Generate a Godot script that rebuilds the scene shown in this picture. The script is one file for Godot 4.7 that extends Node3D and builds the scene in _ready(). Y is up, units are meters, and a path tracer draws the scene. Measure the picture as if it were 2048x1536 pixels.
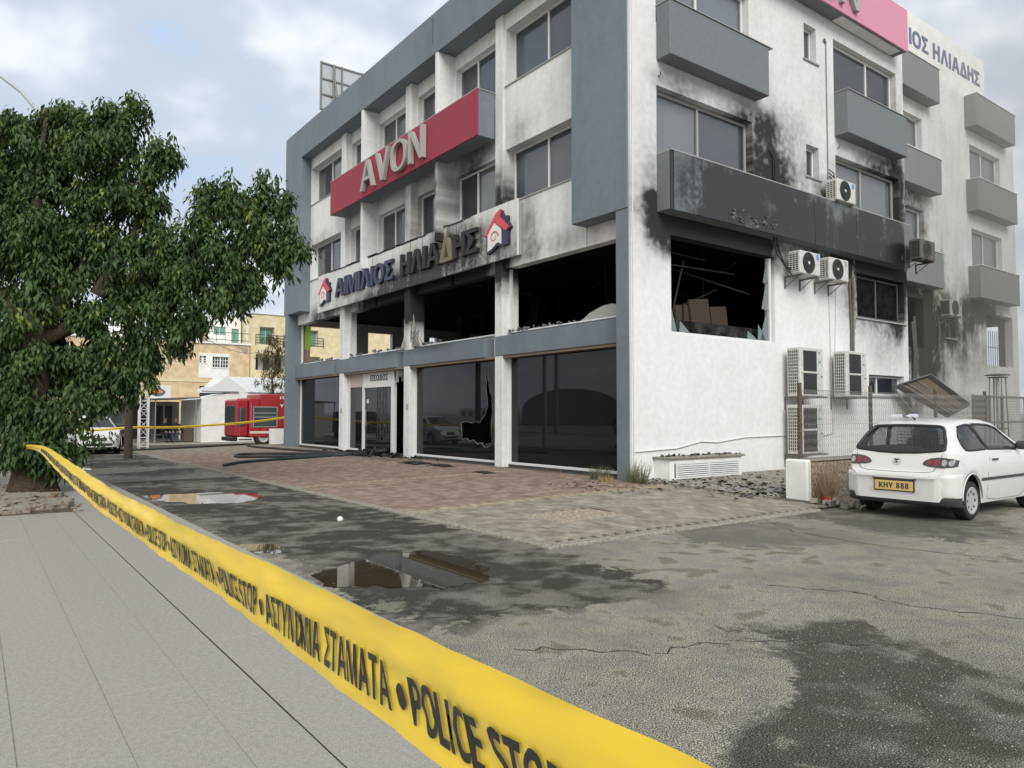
extends Node3D

# ---------------------------------------------------------------- mesh builder
class B:
	var v := PackedVector3Array()
	var n := PackedVector3Array()
	var uv := PackedVector2Array()
	var col := PackedColorArray()
	var ix := PackedInt32Array()
	var mode := ""
	var tint := Color.WHITE

	func _uv(p: Vector3, o: Vector3) -> Vector2:
		if mode == "f": return Vector2(p.x, -p.y)
		if mode == "r": return Vector2(-p.z, -p.y)
		var a := o.abs()
		if a.x >= a.y and a.x >= a.z: return Vector2(-p.z, -p.y)
		if a.y >= a.z: return Vector2(p.x, p.z)
		return Vector2(p.x, -p.y)

	func poly(pts: Array, out: Vector3) -> void:
		var c: Vector3 = (pts[1] - pts[0]).cross(pts[2] - pts[0])
		if pts.size() > 3 and c.length() < 1e-9: c = (pts[2] - pts[0]).cross(pts[3] - pts[0])
		var nn := c.normalized()
		var q := pts
		if nn.dot(out) < 0.0:
			nn = -nn
			q = pts.duplicate()
			q.reverse()
		var s := v.size()
		for p in q:
			v.append(p); n.append(nn); uv.append(_uv(p, nn)); col.append(tint)
		for i in range(1, q.size() - 1):
			ix.append(s); ix.append(s + i + 1); ix.append(s + i)

	func box(a: Vector3, b: Vector3, bev := 0.0) -> void:
		var lo := Vector3(minf(a.x, b.x), minf(a.y, b.y), minf(a.z, b.z))
		var hi := Vector3(maxf(a.x, b.x), maxf(a.y, b.y), maxf(a.z, b.z))
		cbox(Transform3D(Basis(), (lo + hi) * 0.5), hi - lo, bev)

	func cbox(t: Transform3D, size: Vector3, bev := 0.0) -> void:
		var h := size * 0.5
		bev = minf(bev, minf(h.x, minf(h.y, h.z)) * 0.9)
		var P := func(s: Vector3, ax: int) -> Vector3:
			var p := s * h
			for k in 3:
				if k != ax: p[k] -= s[k] * bev
			return t * p
		for ax in 3:
			var a1 := (ax + 1) % 3
			var a2 := (ax + 2) % 3
			for sg in [-1.0, 1.0]:
				var pts := []
				for m in [[-1.0, -1.0], [1.0, -1.0], [1.0, 1.0], [-1.0, 1.0]]:
					var s := Vector3.ZERO
					s[ax] = sg; s[a1] = m[0]; s[a2] = m[1]
					pts.append(P.call(s, ax))
				var o := Vector3.ZERO
				o[ax] = sg
				poly(pts, t.basis * o)
				if bev > 0.0 and sg > 0.0:
					for s1 in [-1.0, 1.0]:
						for s2 in [-1.0, 1.0]:
							var e := []
							for q in [[a1, -1.0], [a1, 1.0], [a2, 1.0], [a2, -1.0]]:
								var s3 := Vector3.ZERO
								s3[ax] = q[1]; s3[a1] = s1; s3[a2] = s2
								e.append(P.call(s3, q[0]))
							var oo := Vector3.ZERO
							oo[a1] = s1; oo[a2] = s2
							poly(e, t.basis * oo)
		if bev > 0.0:
			for sx in [-1.0, 1.0]:
				for sy in [-1.0, 1.0]:
					for sz in [-1.0, 1.0]:
						var s := Vector3(sx, sy, sz)
						poly([P.call(s, 0), P.call(s, 1), P.call(s, 2)], t.basis * s)

	func grid(pts: Array, w: int, flip := false, closed := false) -> void:
		# smooth sheet: pts row-major, w per row
		var s := v.size()
		var rows := pts.size() / w
		var nn := PackedVector3Array()
		nn.resize(pts.size())
		var tris := []
		for r in rows - 1:
			for c in (w if closed else w - 1):
				var c2 := (c + 1) % w
				var a := r * w + c
				var b := r * w + c2
				var d := (r + 1) * w + c
				var e := (r + 1) * w + c2
				for t in [[a, b, e], [a, e, d]]:
					var p0: Vector3 = pts[t[0]]
					var f: Vector3 = (pts[t[1]] - p0).cross(pts[t[2]] - p0)
					if flip: f = -f
					for k in t: nn[k] += f
					tris.append(t)
		for i in pts.size():
			var q := nn[i].normalized()
			v.append(pts[i]); n.append(q); uv.append(_uv(pts[i], q)); col.append(tint)
		for t in tris:
			if flip: ix.append(s + t[0]); ix.append(s + t[1]); ix.append(s + t[2])
			else: ix.append(s + t[0]); ix.append(s + t[2]); ix.append(s + t[1])

	func tube(path: Array, r, seg := 8, caps := true) -> void:
		var pts := []
		var up := Vector3.UP
		var m := path.size()
		for i in m:
			var d: Vector3 = (path[mini(i + 1, m - 1)] - path[maxi(i - 1, 0)]).normalized()
			if absf(d.dot(up)) > 0.95: up = Vector3.RIGHT if absf(d.x) < 0.9 else Vector3.BACK
			var x := d.cross(up).normalized()
			var y := x.cross(d).normalized()
			up = y
			var rr: float = r[i] if r is Array else r
			for k in seg:
				var an := TAU * k / seg
				pts.append(path[i] + x * cos(an) * rr + y * sin(an) * rr)
		grid(pts, seg, true, true)
		if caps:
			var d0: Vector3 = path[0] - path[1]
			var d1: Vector3 = path[m - 1] - path[m - 2]
			poly(pts.slice(0, seg), d0)
			poly(pts.slice(pts.size() - seg), d1)

	func prism(outline: PackedVector2Array, t: Transform3D, depth: float) -> void:
		# outline in t's xy plane, extruded along +z by depth
		var tri := Geometry2D.triangulate_polygon(outline)
		for i in range(0, tri.size(), 3):
			var f := []
			var g := []
			for k in 3:
				var p := outline[tri[i + k]]
				f.append(t * Vector3(p.x, p.y, depth)); g.append(t * Vector3(p.x, p.y, 0))
			poly(f, t.basis.z); poly(g, -t.basis.z)
		var m := outline.size()
		var cw := Geometry2D.is_polygon_clockwise(outline)
		for i in m:
			var a := outline[i]
			var b := outline[(i + 1) % m]
			var o2 := Vector2(b.y - a.y, a.x - b.x)
			if cw: o2 = -o2
			poly([t * Vector3(a.x, a.y, 0), t * Vector3(b.x, b.y, 0), t * Vector3(b.x, b.y, depth), t * Vector3(a.x, a.y, depth)], t.basis * Vector3(o2.x, o2.y, 0))

	func lathe(t: Transform3D, prof: Array, seg := 24) -> void:
		# prof: Vector2(radius, height along t.y)
		var pts := []
		for p in prof:
			for k in seg:
				var an := TAU * k / seg
				pts.append(t * Vector3(cos(an) * p.x, p.y, sin(an) * p.x))
		grid(pts, seg, false, true)

	func append(m: Mesh, t: Transform3D, bend = null) -> void:
		for s in m.get_surface_count():
			var a := m.surface_get_arrays(s)
			var o := v.size()
			var mv: PackedVector3Array = a[Mesh.ARRAY_VERTEX]
			var mn: PackedVector3Array = a[Mesh.ARRAY_NORMAL]
			for i in mv.size():
				if bend != null:
					var r = bend.call(t * mv[i], t.basis * mn[i])
					v.append(r[0]); n.append(r[1])
				else:
					v.append(t * mv[i]); n.append((t.basis * mn[i]).normalized())
				uv.append(_uv(v[-1], n[-1])); col.append(tint)
			var mi = a[Mesh.ARRAY_INDEX]
			if mi == null or mi.size() == 0:
				for i in mv.size(): ix.append(o + i)
			else:
				for i in mi: ix.append(o + i)

	func mesh() -> ArrayMesh:
		var a := []
		a.resize(Mesh.ARRAY_MAX)
		a[Mesh.ARRAY_VERTEX] = v; a[Mesh.ARRAY_NORMAL] = n; a[Mesh.ARRAY_TEX_UV] = uv; a[Mesh.ARRAY_TEX_UV2] = uv
		a[Mesh.ARRAY_COLOR] = col; a[Mesh.ARRAY_INDEX] = ix
		var m := ArrayMesh.new()
		m.add_surface_from_arrays(Mesh.PRIMITIVE_TRIANGLES, a)
		return m

# ---------------------------------------------------------------- naming and adding
var M := {}
var rng := RandomNumberGenerator.new()
var taken := {}

func numbered(parent: Node, called: String) -> String:
	var key := str(parent.get_instance_id()) + called
	var k: int = taken.get(key, 0)
	taken[key] = k + 1
	return called if k == 0 else "%s_%03d" % [called, k]

func thing(called: String, label: String, category: String, at := Vector3.ZERO, turn := 0.0, group := "") -> Node3D:
	var o := Node3D.new()
	o.name = numbered(self, called)
	add_child(o, true)
	o.position = at
	o.rotation.y = turn
	tag(o, label, category, group)
	return o

func tag(o: Node, label: String, category: String, group := "") -> Node:
	o.set_meta("label", label)
	o.set_meta("category", category)
	if group: o.set_meta("group", group)
	return o

func put(called: String, b, m: Material, parent: Node = null) -> MeshInstance3D:
	var p: Node = parent if parent else self
	var o := MeshInstance3D.new()
	o.mesh = b.mesh() if b is B else b
	o.material_override = m
	o.name = numbered(p, called)
	p.add_child(o, true)
	return o

func one(called: String, b, m: Material, label: String, category: String, group := "") -> MeshInstance3D:
	var o := put(called, b, m)
	tag(o, label, category, group)
	return o

func struct(called: String, b, m: Material) -> MeshInstance3D:
	var o := put(called, b, m)
	o.set_meta("kind", "structure")
	return o

func many(called: String, mesh: Mesh, xf: Array, m: Material, parent: Node = null, cols: Array = []) -> MultiMeshInstance3D:
	var p: Node = parent if parent else self
	var mm := MultiMesh.new()
	mm.transform_format = MultiMesh.TRANSFORM_3D
	mm.use_colors = cols.size() > 0
	mm.mesh = mesh
	mm.instance_count = xf.size()
	for i in xf.size():
		mm.set_instance_transform(i, xf[i])
		if cols.size(): mm.set_instance_color(i, cols[i])
	var o := MultiMeshInstance3D.new()
	o.multimesh = mm
	o.material_override = m
	o.name = numbered(p, called)
	o.set_meta("kind", "stuff")
	p.add_child(o, true)
	return o

func copy_of(o: Node3D, at: Vector3, turn: float, label := "", group := "") -> Node3D:
	var c: Node3D = o.duplicate()
	c.name = numbered(self, str(o.name).rstrip("0123456789").trim_suffix("_"))
	add_child(c, true)
	c.position = at
	c.rotation.y = turn
	if label: c.set_meta("label", label)
	if group: c.set_meta("group", group)
	return c

func bx(a: Vector3, b: Vector3, bev := 0.0, mode := "") -> B:
	var m := B.new()
	m.mode = mode
	m.box(a, b, bev)
	return m

func V(x: float, y: float, z: float) -> Vector3: return Vector3(x, y, z)

# ---------------------------------------------------------------- materials
func lin(r: float, g: float, b: float) -> Color: return Color(r, g, b).linear_to_srgb()

func noise_tex(size: int, freq: float, oct: int, c0: Color, c1: Color, seed_: int, kind := FastNoiseLite.TYPE_SIMPLEX_SMOOTH, p0 := 0.2, p1 := 0.8) -> NoiseTexture2D:
	var f := FastNoiseLite.new()
	f.seed = seed_
	f.noise_type = kind
	f.frequency = freq
	f.fractal_octaves = oct
	var g := Gradient.new()
	g.offsets = PackedFloat32Array([p0, p1])
	g.colors = PackedColorArray([c0, c1])
	var t := NoiseTexture2D.new()
	t.width = size; t.height = size
	t.seamless = true
	t.noise = f
	t.color_ramp = g
	return t

func mat(called: String, c: Color, rough := 0.7, metal := 0.0, spec := 0.5) -> StandardMaterial3D:
	var m := StandardMaterial3D.new()
	m.resource_name = called
	m.albedo_color = c
	m.roughness = rough
	m.metallic = metal
	m.metallic_specular = spec
	M[called] = m
	return m

func tri(m: StandardMaterial3D, t: Texture2D, scale: float, bump: Texture2D = null, h := 0.1) -> StandardMaterial3D:
	m.albedo_texture = t
	m.uv1_triplanar = true
	m.uv1_world_triplanar = true
	m.uv1_scale = Vector3.ONE * scale
	if bump:
		m.heightmap_enabled = true
		m.heightmap_texture = bump
		m.heightmap_scale = h
	return m

func bytes_of(freq: float, oct: int, w: int, h: int, seed_: int, stretch := 1.0) -> PackedByteArray:
	var f := FastNoiseLite.new()
	f.seed = seed_
	f.frequency = freq
	f.fractal_octaves = oct
	if stretch == 1.0:
		return f.get_image(w, h).get_data()
	var im := f.get_image(w, int(h / stretch))
	im.resize(w, h, Image.INTERPOLATE_BILINEAR)
	return im.get_data()

func stain_map(W: int, H: int, u0: float, du: float, dv: float, blobs: Array, seed_: int, ragged := 0.55, dirt := 0.10, peel: Array = [], streak := 0.3) -> ImageTexture:
	# darkening of a wall: soot over the openings, ragged and streaked, broad greying, and peeled paint
	var n1 := bytes_of(0.012, 5, W, H, seed_)
	var n2 := bytes_of(0.09, 3, W, H, seed_ + 1)
	var n3 := bytes_of(0.05, 3, W, H, seed_ + 2, 8.0)
	var out := PackedByteArray()
	out.resize(W * H * 3)
	var i := 0
	for y in H:
		var vy := dv * (1.0 - (y + 0.5) / H)
		var near := []
		for b in blobs:
			if absf(vy - b[1]) < b[3]: near.append(b)
		var nearp := []
		for b in peel:
			if absf(vy - b[1]) < b[3]: nearp.append(b)
		for x in W:
			var a := n1[i] / 127.5 - 1.0
			var g := n2[i] / 127.5 - 1.0
			var st := n3[i] / 127.5 - 1.0
			var s := 0.0
			var u := u0 + du * (x + 0.5) / W
			for b in near:
				var ex: float = (u - b[0]) / b[2]
				if absf(ex) < 1.0:
					var ey: float = (vy - b[1]) / b[3]
					var d := 1.0 - sqrt(ex * ex + ey * ey)
					if d > 0.0: s += b[4] * minf(1.0, d * 1.3)
			if s > 0.0: s = clampf(s * (1.0 + 0.8 * ragged * a + 0.26 * g + streak * st) * 1.15, 0.0, 1.0)
			var w := 1.0 - dirt * clampf(0.35 + a * 0.7 + st * 0.6 + g * 0.3, 0.0, 1.0)
			var cr := w
			var cg := w * (0.998 - 0.01 * a)
			var cb := w * (0.995 - 0.02 * maxf(a, 0.0))
			for b in nearp:
				var ex2: float = (u - b[0]) / b[2]
				if absf(ex2) < 1.0:
					var ey2: float = (vy - b[1]) / b[3]
					var d2 := 1.0 - sqrt(ex2 * ex2 + ey2 * ey2)
					if d2 > 0.0 and d2 * 1.2 + a * 0.8 + st * 0.5 + g * 0.5 > 0.75:
						cr = 0.62; cg = 0.58; cb = 0.5
						s = maxf(0.0, s * (0.55 + 0.5 * g))
			var k := lerpf(s, s * s * (3.0 - 2.0 * s), 0.4)
			cr = lerpf(cr, 0.045, k); cg = lerpf(cg, 0.043, k); cb = lerpf(cb, 0.04, k)
			out[i * 3] = int(255.0 * pow(clampf(cr, 0, 1), 0.4545))
			out[i * 3 + 1] = int(255.0 * pow(clampf(cg, 0, 1), 0.4545))
			out[i * 3 + 2] = int(255.0 * pow(clampf(cb, 0, 1), 0.4545))
			i += 1
	return ImageTexture.create_from_image(Image.create_from_data(W, H, false, Image.FORMAT_RGB8, out))

func stained(m: StandardMaterial3D, t: Texture2D, u0: float, du: float, dv: float) -> StandardMaterial3D:
	m.detail_enabled = true
	m.detail_blend_mode = BaseMaterial3D.BLEND_MODE_MUL
	m.detail_uv_layer = BaseMaterial3D.DETAIL_UV_2
	m.detail_albedo = t
	m.uv2_scale = Vector3(1.0 / du, 1.0 / dv, 1)
	m.uv2_offset = Vector3(-u0 / du, 1.0, 0)
	return m

func ground_map(N: int, x0: float, z0: float, span: float) -> ImageTexture:
	# the old road: paler worn aggregate, soaked and oily patches with ragged edges, tracks and repairs
	var n1 := bytes_of(0.010, 5, N, N, 31)
	var n2 := bytes_of(0.05, 4, N, N, 32)
	var n3 := bytes_of(0.3, 2, N, N, 33)
	var soaked := [
		[[-9, 9.2], [-9, 6.0], [1.2, 6.05], [4.7, 6.1], [6.6, 6.35], [6.75, 7.5], [6.5, 8.2], [6.7, 8.75], [5.6, 9.1], [4.4, 8.7], [3.2, 8.8], [2.0, 9.05]],
		[[7.75, 7.1], [8.2, 6.95], [8.42, 6.05], [8.9, 6.4], [9.6, 6.6], [10.3, 6.9], [10.6, 7.9], [9.9, 8.6], [9.3, 9.1], [9.1, 8.1], [8.75, 7.6], [8.6, 7.2]],
		[[3.6, -0.7], [6.6, -0.8], [7.3, 0.2], [7.4, 1.6], [6.0, 1.9], [5.2, 1.2], [4.5, 1.5], [4.0, 0.4]],
		[[4.6, 2.0], [6.2, 2.3], [6.3, 4.0], [5.2, 4.3], [4.6, 3.6]],
	]
	var strength := [0.72, 0.64, 0.55, 0.4]
	var polys := []
	var boxes := []
	for s in soaked:
		var p := PackedVector2Array()
		var r := Rect2(Vector2(s[0][0], s[0][1]), Vector2.ZERO)
		for q in s:
			p.append(Vector2(q[0], q[1]))
			r = r.expand(Vector2(q[0], q[1]))
		polys.append(p)
		boxes.append(r.grow(0.9))
	var out := PackedByteArray()
	out.resize(N * N * 3)
	var i := 0
	for y in N:
		for x in N:
			var a := n1[i] / 127.5 - 1.0
			var b := n2[i] / 127.5 - 1.0
			var g := n3[i] / 127.5 - 1.0
			var p := Vector2(x0 + span * (x + 0.5) / N, z0 + span * (y + 0.5) / N)
			var w := 0.82 + 0.20 * a + 0.16 * b + 0.12 * g
			var wet := 0.0
			for k in polys.size():
				if not boxes[k].has_point(p): continue
				var hit := 0.0
				for j in 3:
					var q := p + Vector2(a, b) * (0.28 + 0.2 * j) + Vector2(b, g) * (0.08 + 0.10 * j)
					if Geometry2D.is_point_in_polygon(q, polys[k]): hit += 0.3333
				wet = maxf(wet, hit * strength[k] * clampf(1.0 + 0.9 * b + 1.0 * a + 0.3 * g, 0.12, 1.15))
			if b + a * 0.8 > 0.5: wet = maxf(wet, clampf((b + a * 0.8 - 0.5) * 1.6, 0.0, 0.42))
			w = w * (1.0 - wet)
			out[i * 3] = int(255.0 * pow(clampf(w, 0, 1), 0.4545))
			out[i * 3 + 1] = int(255.0 * pow(clampf(w * 0.99, 0, 1), 0.4545))
			out[i * 3 + 2] = int(255.0 * pow(clampf(w * (0.94 - 0.10 * b), 0, 1), 0.4545))
			i += 1
	return ImageTexture.create_from_image(Image.create_from_data(N, N, false, Image.FORMAT_RGB8, out))

func sky_picture(W: int, H: int) -> Image:
	var f := FastNoiseLite.new()
	f.seed = 23
	f.frequency = 0.9
	f.fractal_octaves = 6
	f.fractal_gain = 0.62
	var f2 := FastNoiseLite.new()
	f2.seed = 4
	f2.frequency = 0.22
	f2.fractal_octaves = 3
	var sun := V(-0.10, 0.36, -0.93).normalized()
	var im := Image.create(W, H, false, Image.FORMAT_RGBF)
	for y in H:
		var el := PI * (0.5 - (y + 0.5) / H)
		for x in W:
			if el < -0.03:
				im.set_pixel(x, y, Color(0.16, 0.155, 0.145))
				continue
			var ph := TAU * ((x + 0.5) / W - 0.5)
			var d := V(sin(ph) * cos(el), sin(el), -cos(ph) * cos(el))
			var q := V(d.x, 0, d.z) / (maxf(d.y, 0.0) + 0.28) * 2.6
			var c := f.get_noise_3d(q.x, 0.0, q.z)
			var l := f2.get_noise_3d(q.x, 5.0, q.z)
			var warm := pow(maxf(0.0, d.dot(sun)) , 3.0)
			var cover := smoothstep(-0.55, -0.02, c + 0.5 * l + 0.30)
			var bright := smoothstep(-0.25, 0.75, c * 1.7 + 0.4 * l + 0.05 + 0.35 * warm)
			var blue := Color(0.29, 0.40, 0.57)
			var grey := Color(0.36, 0.405, 0.475).lerp(Color(0.56, 0.56, 0.545), warm * 0.9)
			var white := Color(0.56, 0.58, 0.61).lerp(Color(0.86, 0.81, 0.66), warm)
			var k := blue.lerp(grey, cover).lerp(white, bright * cover)
			k = k.lerp(Color(0.44, 0.47, 0.52), clampf(1.0 - d.y * 4.0, 0.0, 1.0) * 0.7)
			im.set_pixel(x, y, k)
	return im

func make_materials() -> void:
	var plaster := noise_tex(512, 0.02, 4, lin(0.93, 0.93, 0.93), lin(1, 1, 1), 3)
	var grain := noise_tex(512, 0.08, 4, Color.BLACK, Color.WHITE, 4)
	var rough_grain := noise_tex(512, 0.35, 2, Color.BLACK, Color.WHITE, 5, FastNoiseLite.TYPE_SIMPLEX, 0.25, 0.85)
	# walls: white paint on plaster, each facade with its own fire marks, the side one also greyed higher up
	var front := stain_map(820, 532, -22.4, 22.4, 14.5, [
		[-11.0, 6.1, 4.6, 1.5, 1.3], [-8.2, 6.0, 3.4, 1.7, 1.2], [-18.8, 5.75, 2.4, 0.85, 0.7], [-13.6, 5.7, 3.2, 1.3, 1.1], [-11.0, 5.2, 0.5, 1.1, 1.0], [-5.5, 7.2, 0.55, 2.1, 0.9], [-5.5, 5.6, 0.6, 1.0, 0.8], [-4.2, 6.6, 0.8, 1.3, 0.5], [-10.2, 8.2, 4.2, 1.9, 0.42], [-7.2, 8.4, 1.6, 1.6, 0.45], [-11.4, 3.9, 0.6, 0.5, 0.6],
		[-3.4, 6.0, 2.6, 0.5, 0.32], [-4.6, 9.4, 1.0, 0.8, 0.3], [-19, 9.2, 1.7, 0.5, 0.35], [-7, 9.6, 1.6, 0.7, 0.4], [-11.9, 2.4, 0.7, 1.2, 0.9], [-12.2, 0.5, 0.7, 0.8, 0.7], [-8.9, 9.2, 0.6, 1.8, 0.4]], 11, 0.6, 0.13)
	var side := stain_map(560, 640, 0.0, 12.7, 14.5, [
		[4.0, 7.4, 5.5, 3.0, 0.30], [10.6, 7.2, 3.6, 3.4, 0.42], [12.3, 9.4, 2.2, 4.6, 0.34], [6.0, 10.5, 9.0, 5.0, 0.14], [11.3, 4.6, 2.2, 2.2, 0.5], [9.2, 5.0, 1.2, 1.6, 0.35], [0.7, 6.2, 1.4, 2.0, 0.28],  # soot blobs, plus one wide faint blob that greys the upper wall
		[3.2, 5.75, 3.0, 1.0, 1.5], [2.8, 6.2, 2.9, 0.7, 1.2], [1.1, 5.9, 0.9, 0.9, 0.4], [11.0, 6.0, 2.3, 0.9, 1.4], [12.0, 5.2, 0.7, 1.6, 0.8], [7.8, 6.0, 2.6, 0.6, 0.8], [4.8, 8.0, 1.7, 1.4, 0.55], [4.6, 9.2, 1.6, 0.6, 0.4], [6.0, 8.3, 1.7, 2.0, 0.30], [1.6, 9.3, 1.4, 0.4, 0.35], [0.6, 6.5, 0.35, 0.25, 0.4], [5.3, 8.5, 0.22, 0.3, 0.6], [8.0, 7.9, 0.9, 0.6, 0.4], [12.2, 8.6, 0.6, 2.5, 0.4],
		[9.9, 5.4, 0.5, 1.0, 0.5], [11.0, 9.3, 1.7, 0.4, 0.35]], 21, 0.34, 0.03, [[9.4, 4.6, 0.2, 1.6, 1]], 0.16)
	var wing := stain_map(480, 540, 12.4, 13.0, 14.5, [
		[14.4, 8.0, 4.0, 6.0, 0.42], [17.5, 4.6, 4.2, 4.4, 0.5], [21.5, 4.8, 3.5, 2.4, 0.35],
		[13.4, 4.6, 2.0, 2.6, 1.1], [14.2, 2.4, 2.4, 2.6, 1.0], [15.4, 5.0, 2.6, 1.9, 0.9], [17.2, 5.4, 1.7, 1.6, 0.75], [18.6, 5.2, 1.6, 1.2, 0.6], [13.6, 7.0, 2.5, 1.8, 0.8], [15.0, 9.2, 2.6, 2.2, 0.45], [16.6, 3.4, 1.7, 1.6, 0.5], [20.8, 5.6, 1.8, 0.9, 0.7], [21.8, 5.8, 2.4, 0.6, 0.6]], 41, 0.7, 0.12, [[14.4, 3.0, 2.0, 2.2, 1], [17.9, 6.4, 1.1, 2.2, 1]])
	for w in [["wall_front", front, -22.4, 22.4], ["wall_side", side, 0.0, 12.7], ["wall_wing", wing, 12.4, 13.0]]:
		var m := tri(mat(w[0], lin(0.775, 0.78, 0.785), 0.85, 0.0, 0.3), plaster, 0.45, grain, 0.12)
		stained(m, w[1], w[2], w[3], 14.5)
	var g1 := tri(mat("grey_paint", lin(0.18, 0.212, 0.245), 0.6, 0.0, 0.4), plaster, 0.4, grain, 0.08)
	stained(g1, stain_map(512, 340, -22.4, 22.4, 14.5, [[-11, 3.9, 5, 0.4, 0.5]], 51, 0.5, 0.12), -22.4, 22.4, 14.5)
	tri(mat("grey_balcony", lin(0.17, 0.19, 0.20), 0.6, 0.0, 0.4), plaster, 0.5, grain, 0.08)
	tri(mat("grey_wing", lin(0.24, 0.25, 0.25), 0.7, 0.0, 0.4), plaster, 0.5, grain, 0.08)
	var fas := mat("burnt_fascia", lin(0.17, 0.195, 0.21), 0.33, 0.0, 0.6)
	stained(fas, stain_map(900, 110, 0.0, 11.6, 1.35, [[4.3, 0.5, 3.2, 1.9, 1.5], [2.6, 0.6, 2.6, 1.6, 0.55], [6.0, 0.6, 2.2, 1.7, 0.7], [10.3, 0.4, 2.6, 1.7, 1.4], [8.4, 0.2, 2.6, 1.0, 0.5], [6.0, 0.7, 7.0, 2.2, 0.3]], 61, 0.8, 0.25, [[3.9, 0.12, 0.9, 0.34, 1], [4.7, 0.7, 0.6, 0.4, 1], [10.6, 0.7, 0.3, 0.4, 1]]), 0.0, 11.6, 1.35)
	fas.uv2_offset.y = 1.0 + 6.15 / 1.35
	var pan := mat("sign_panel", lin(0.72, 0.72, 0.71), 0.45, 0.0, 0.4)
	stained(pan, stain_map(960, 110, -18.9, 14.4, 1.6, [[-8.4, 0.2, 5.4, 1.4, 0.62], [-11.5, -0.1, 4.2, 0.9, 0.55], [-7.6, 1.0, 2.6, 0.9, 0.36], [-14.8, -0.2, 4.2, 0.7, 0.45], [-5.6, -0.2, 2.2, 0.8, 0.3], [-10, 0.7, 8, 1.6, 0.14]], 71, 0.4, 0.14), -18.9, 14.4, 1.6)
	pan.uv2_offset.y = 1.0 + 5.9 / 1.6
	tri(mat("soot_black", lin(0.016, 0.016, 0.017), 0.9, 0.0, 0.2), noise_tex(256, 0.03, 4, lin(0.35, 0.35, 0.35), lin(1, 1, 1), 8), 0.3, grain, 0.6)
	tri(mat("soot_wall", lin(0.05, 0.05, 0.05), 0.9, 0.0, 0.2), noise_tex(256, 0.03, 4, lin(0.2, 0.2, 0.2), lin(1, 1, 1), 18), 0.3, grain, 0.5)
	mat("board_back", lin(0.40, 0.43, 0.45), 0.7)
	mat("burnt_wood", lin(0.055, 0.038, 0.028), 0.85)
	mat("char", lin(0.022, 0.021, 0.02), 0.75, 0.0, 0.4)
	mat("ash_metal", lin(0.16, 0.16, 0.165), 0.6, 0.3)
	mat("brown_soffit", lin(0.20, 0.15, 0.11), 0.8)
	mat("aluminium_white", lin(0.70, 0.71, 0.71), 0.4, 0.0, 0.5)
	mat("aluminium_dirty", lin(0.34, 0.34, 0.33), 0.5)
	mat("dark_glass", lin(0.010, 0.011, 0.012), 0.02, 0.0, 0.40)
	tri(mat("broken_edge", lin(0.28, 0.29, 0.28), 0.5), plaster, 2.0)
	var pane := mat("pane", Color(lin(0.05, 0.06, 0.075), 0.30), 0.03, 0.0, 0.5)
	pane.transparency = BaseMaterial3D.TRANSPARENCY_ALPHA
	var shard := mat("shard_glass", Color(lin(0.25, 0.31, 0.31), 0.55), 0.15, 0.0, 0.5)
	shard.transparency = BaseMaterial3D.TRANSPARENCY_ALPHA
	mat("blind_grey", lin(0.20, 0.225, 0.27), 0.8)
	mat("blind_pale", lin(0.60, 0.65, 0.68), 0.8)
	mat("red_sign", lin(0.31, 0.042, 0.075), 0.6, 0.0, 0.35)
	mat("red_sign_faded", lin(0.62, 0.26, 0.36), 0.5)
	mat("letter_grey", lin(0.36, 0.36, 0.345), 0.5)
	mat("letter_side", lin(0.24, 0.24, 0.24), 0.5)
	mat("navy", lin(0.02, 0.024, 0.058), 0.4)
	mat("burnt_letter", lin(0.014, 0.014, 0.017), 0.6)
	mat("letter_core", lin(0.20, 0.165, 0.12), 0.8)
	mat("logo_red", lin(0.62, 0.06, 0.07), 0.4)
	mat("logo_white", lin(0.74, 0.74, 0.74), 0.5)
	mat("print_navy", lin(0.12, 0.14, 0.24), 0.6)
	tri(mat("ac_white", lin(0.62, 0.62, 0.60), 0.5), noise_tex(256, 0.02, 4, lin(0.8, 0.8, 0.78), lin(1, 1, 1), 81), 1.5)
	mat("ac_burnt", lin(0.11, 0.10, 0.09), 0.85)
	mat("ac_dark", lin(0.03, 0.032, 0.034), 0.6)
	mat("ac_grille", lin(0.055, 0.057, 0.06), 0.5)
	mat("sticker_blue", lin(0.08, 0.27, 0.55), 0.5)
	mat("sticker_green", lin(0.12, 0.36, 0.25), 0.5)
	mat("black_rubber", lin(0.016, 0.016, 0.017), 0.7)
	mat("pipe_white", lin(0.70, 0.70, 0.68), 0.5)
	mat("pipe_grey", lin(0.22, 0.22, 0.21), 0.6)
	tri(mat("lagging", lin(0.30, 0.28, 0.25), 0.9), noise_tex(256, 0.12, 3, lin(0.1, 0.1, 0.1), lin(1, 1, 1), 82), 3.0)
	tri(mat("steel_dull", lin(0.26, 0.26, 0.25), 0.55, 0.5), noise_tex(256, 0.05, 4, lin(0.55, 0.5, 0.45), lin(1, 1, 1), 83), 2.0)
	tri(mat("wire", lin(0.24, 0.23, 0.22), 0.6, 0.3), null, 1.0)
	tri(mat("rust", lin(0.17, 0.135, 0.105), 0.85), noise_tex(256, 0.06, 5, lin(0.3, 0.28, 0.25), lin(1, 1, 1), 84), 1.2, grain, 0.2)
	# ground
	var agg := noise_tex(1024, 0.085, 4, lin(0.12, 0.118, 0.11), lin(1.0, 0.98, 0.94), 12, FastNoiseLite.TYPE_SIMPLEX, 0.25, 0.75)
	var aggb := noise_tex(1024, 0.085, 4, Color.BLACK, Color.WHITE, 12, FastNoiseLite.TYPE_SIMPLEX, 0.2, 0.8)
	var road := tri(mat("asphalt", lin(0.80, 0.775, 0.715), 0.82, 0.0, 0.35), agg, 0.85, aggb, 0.9)
	road.detail_enabled = true
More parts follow.
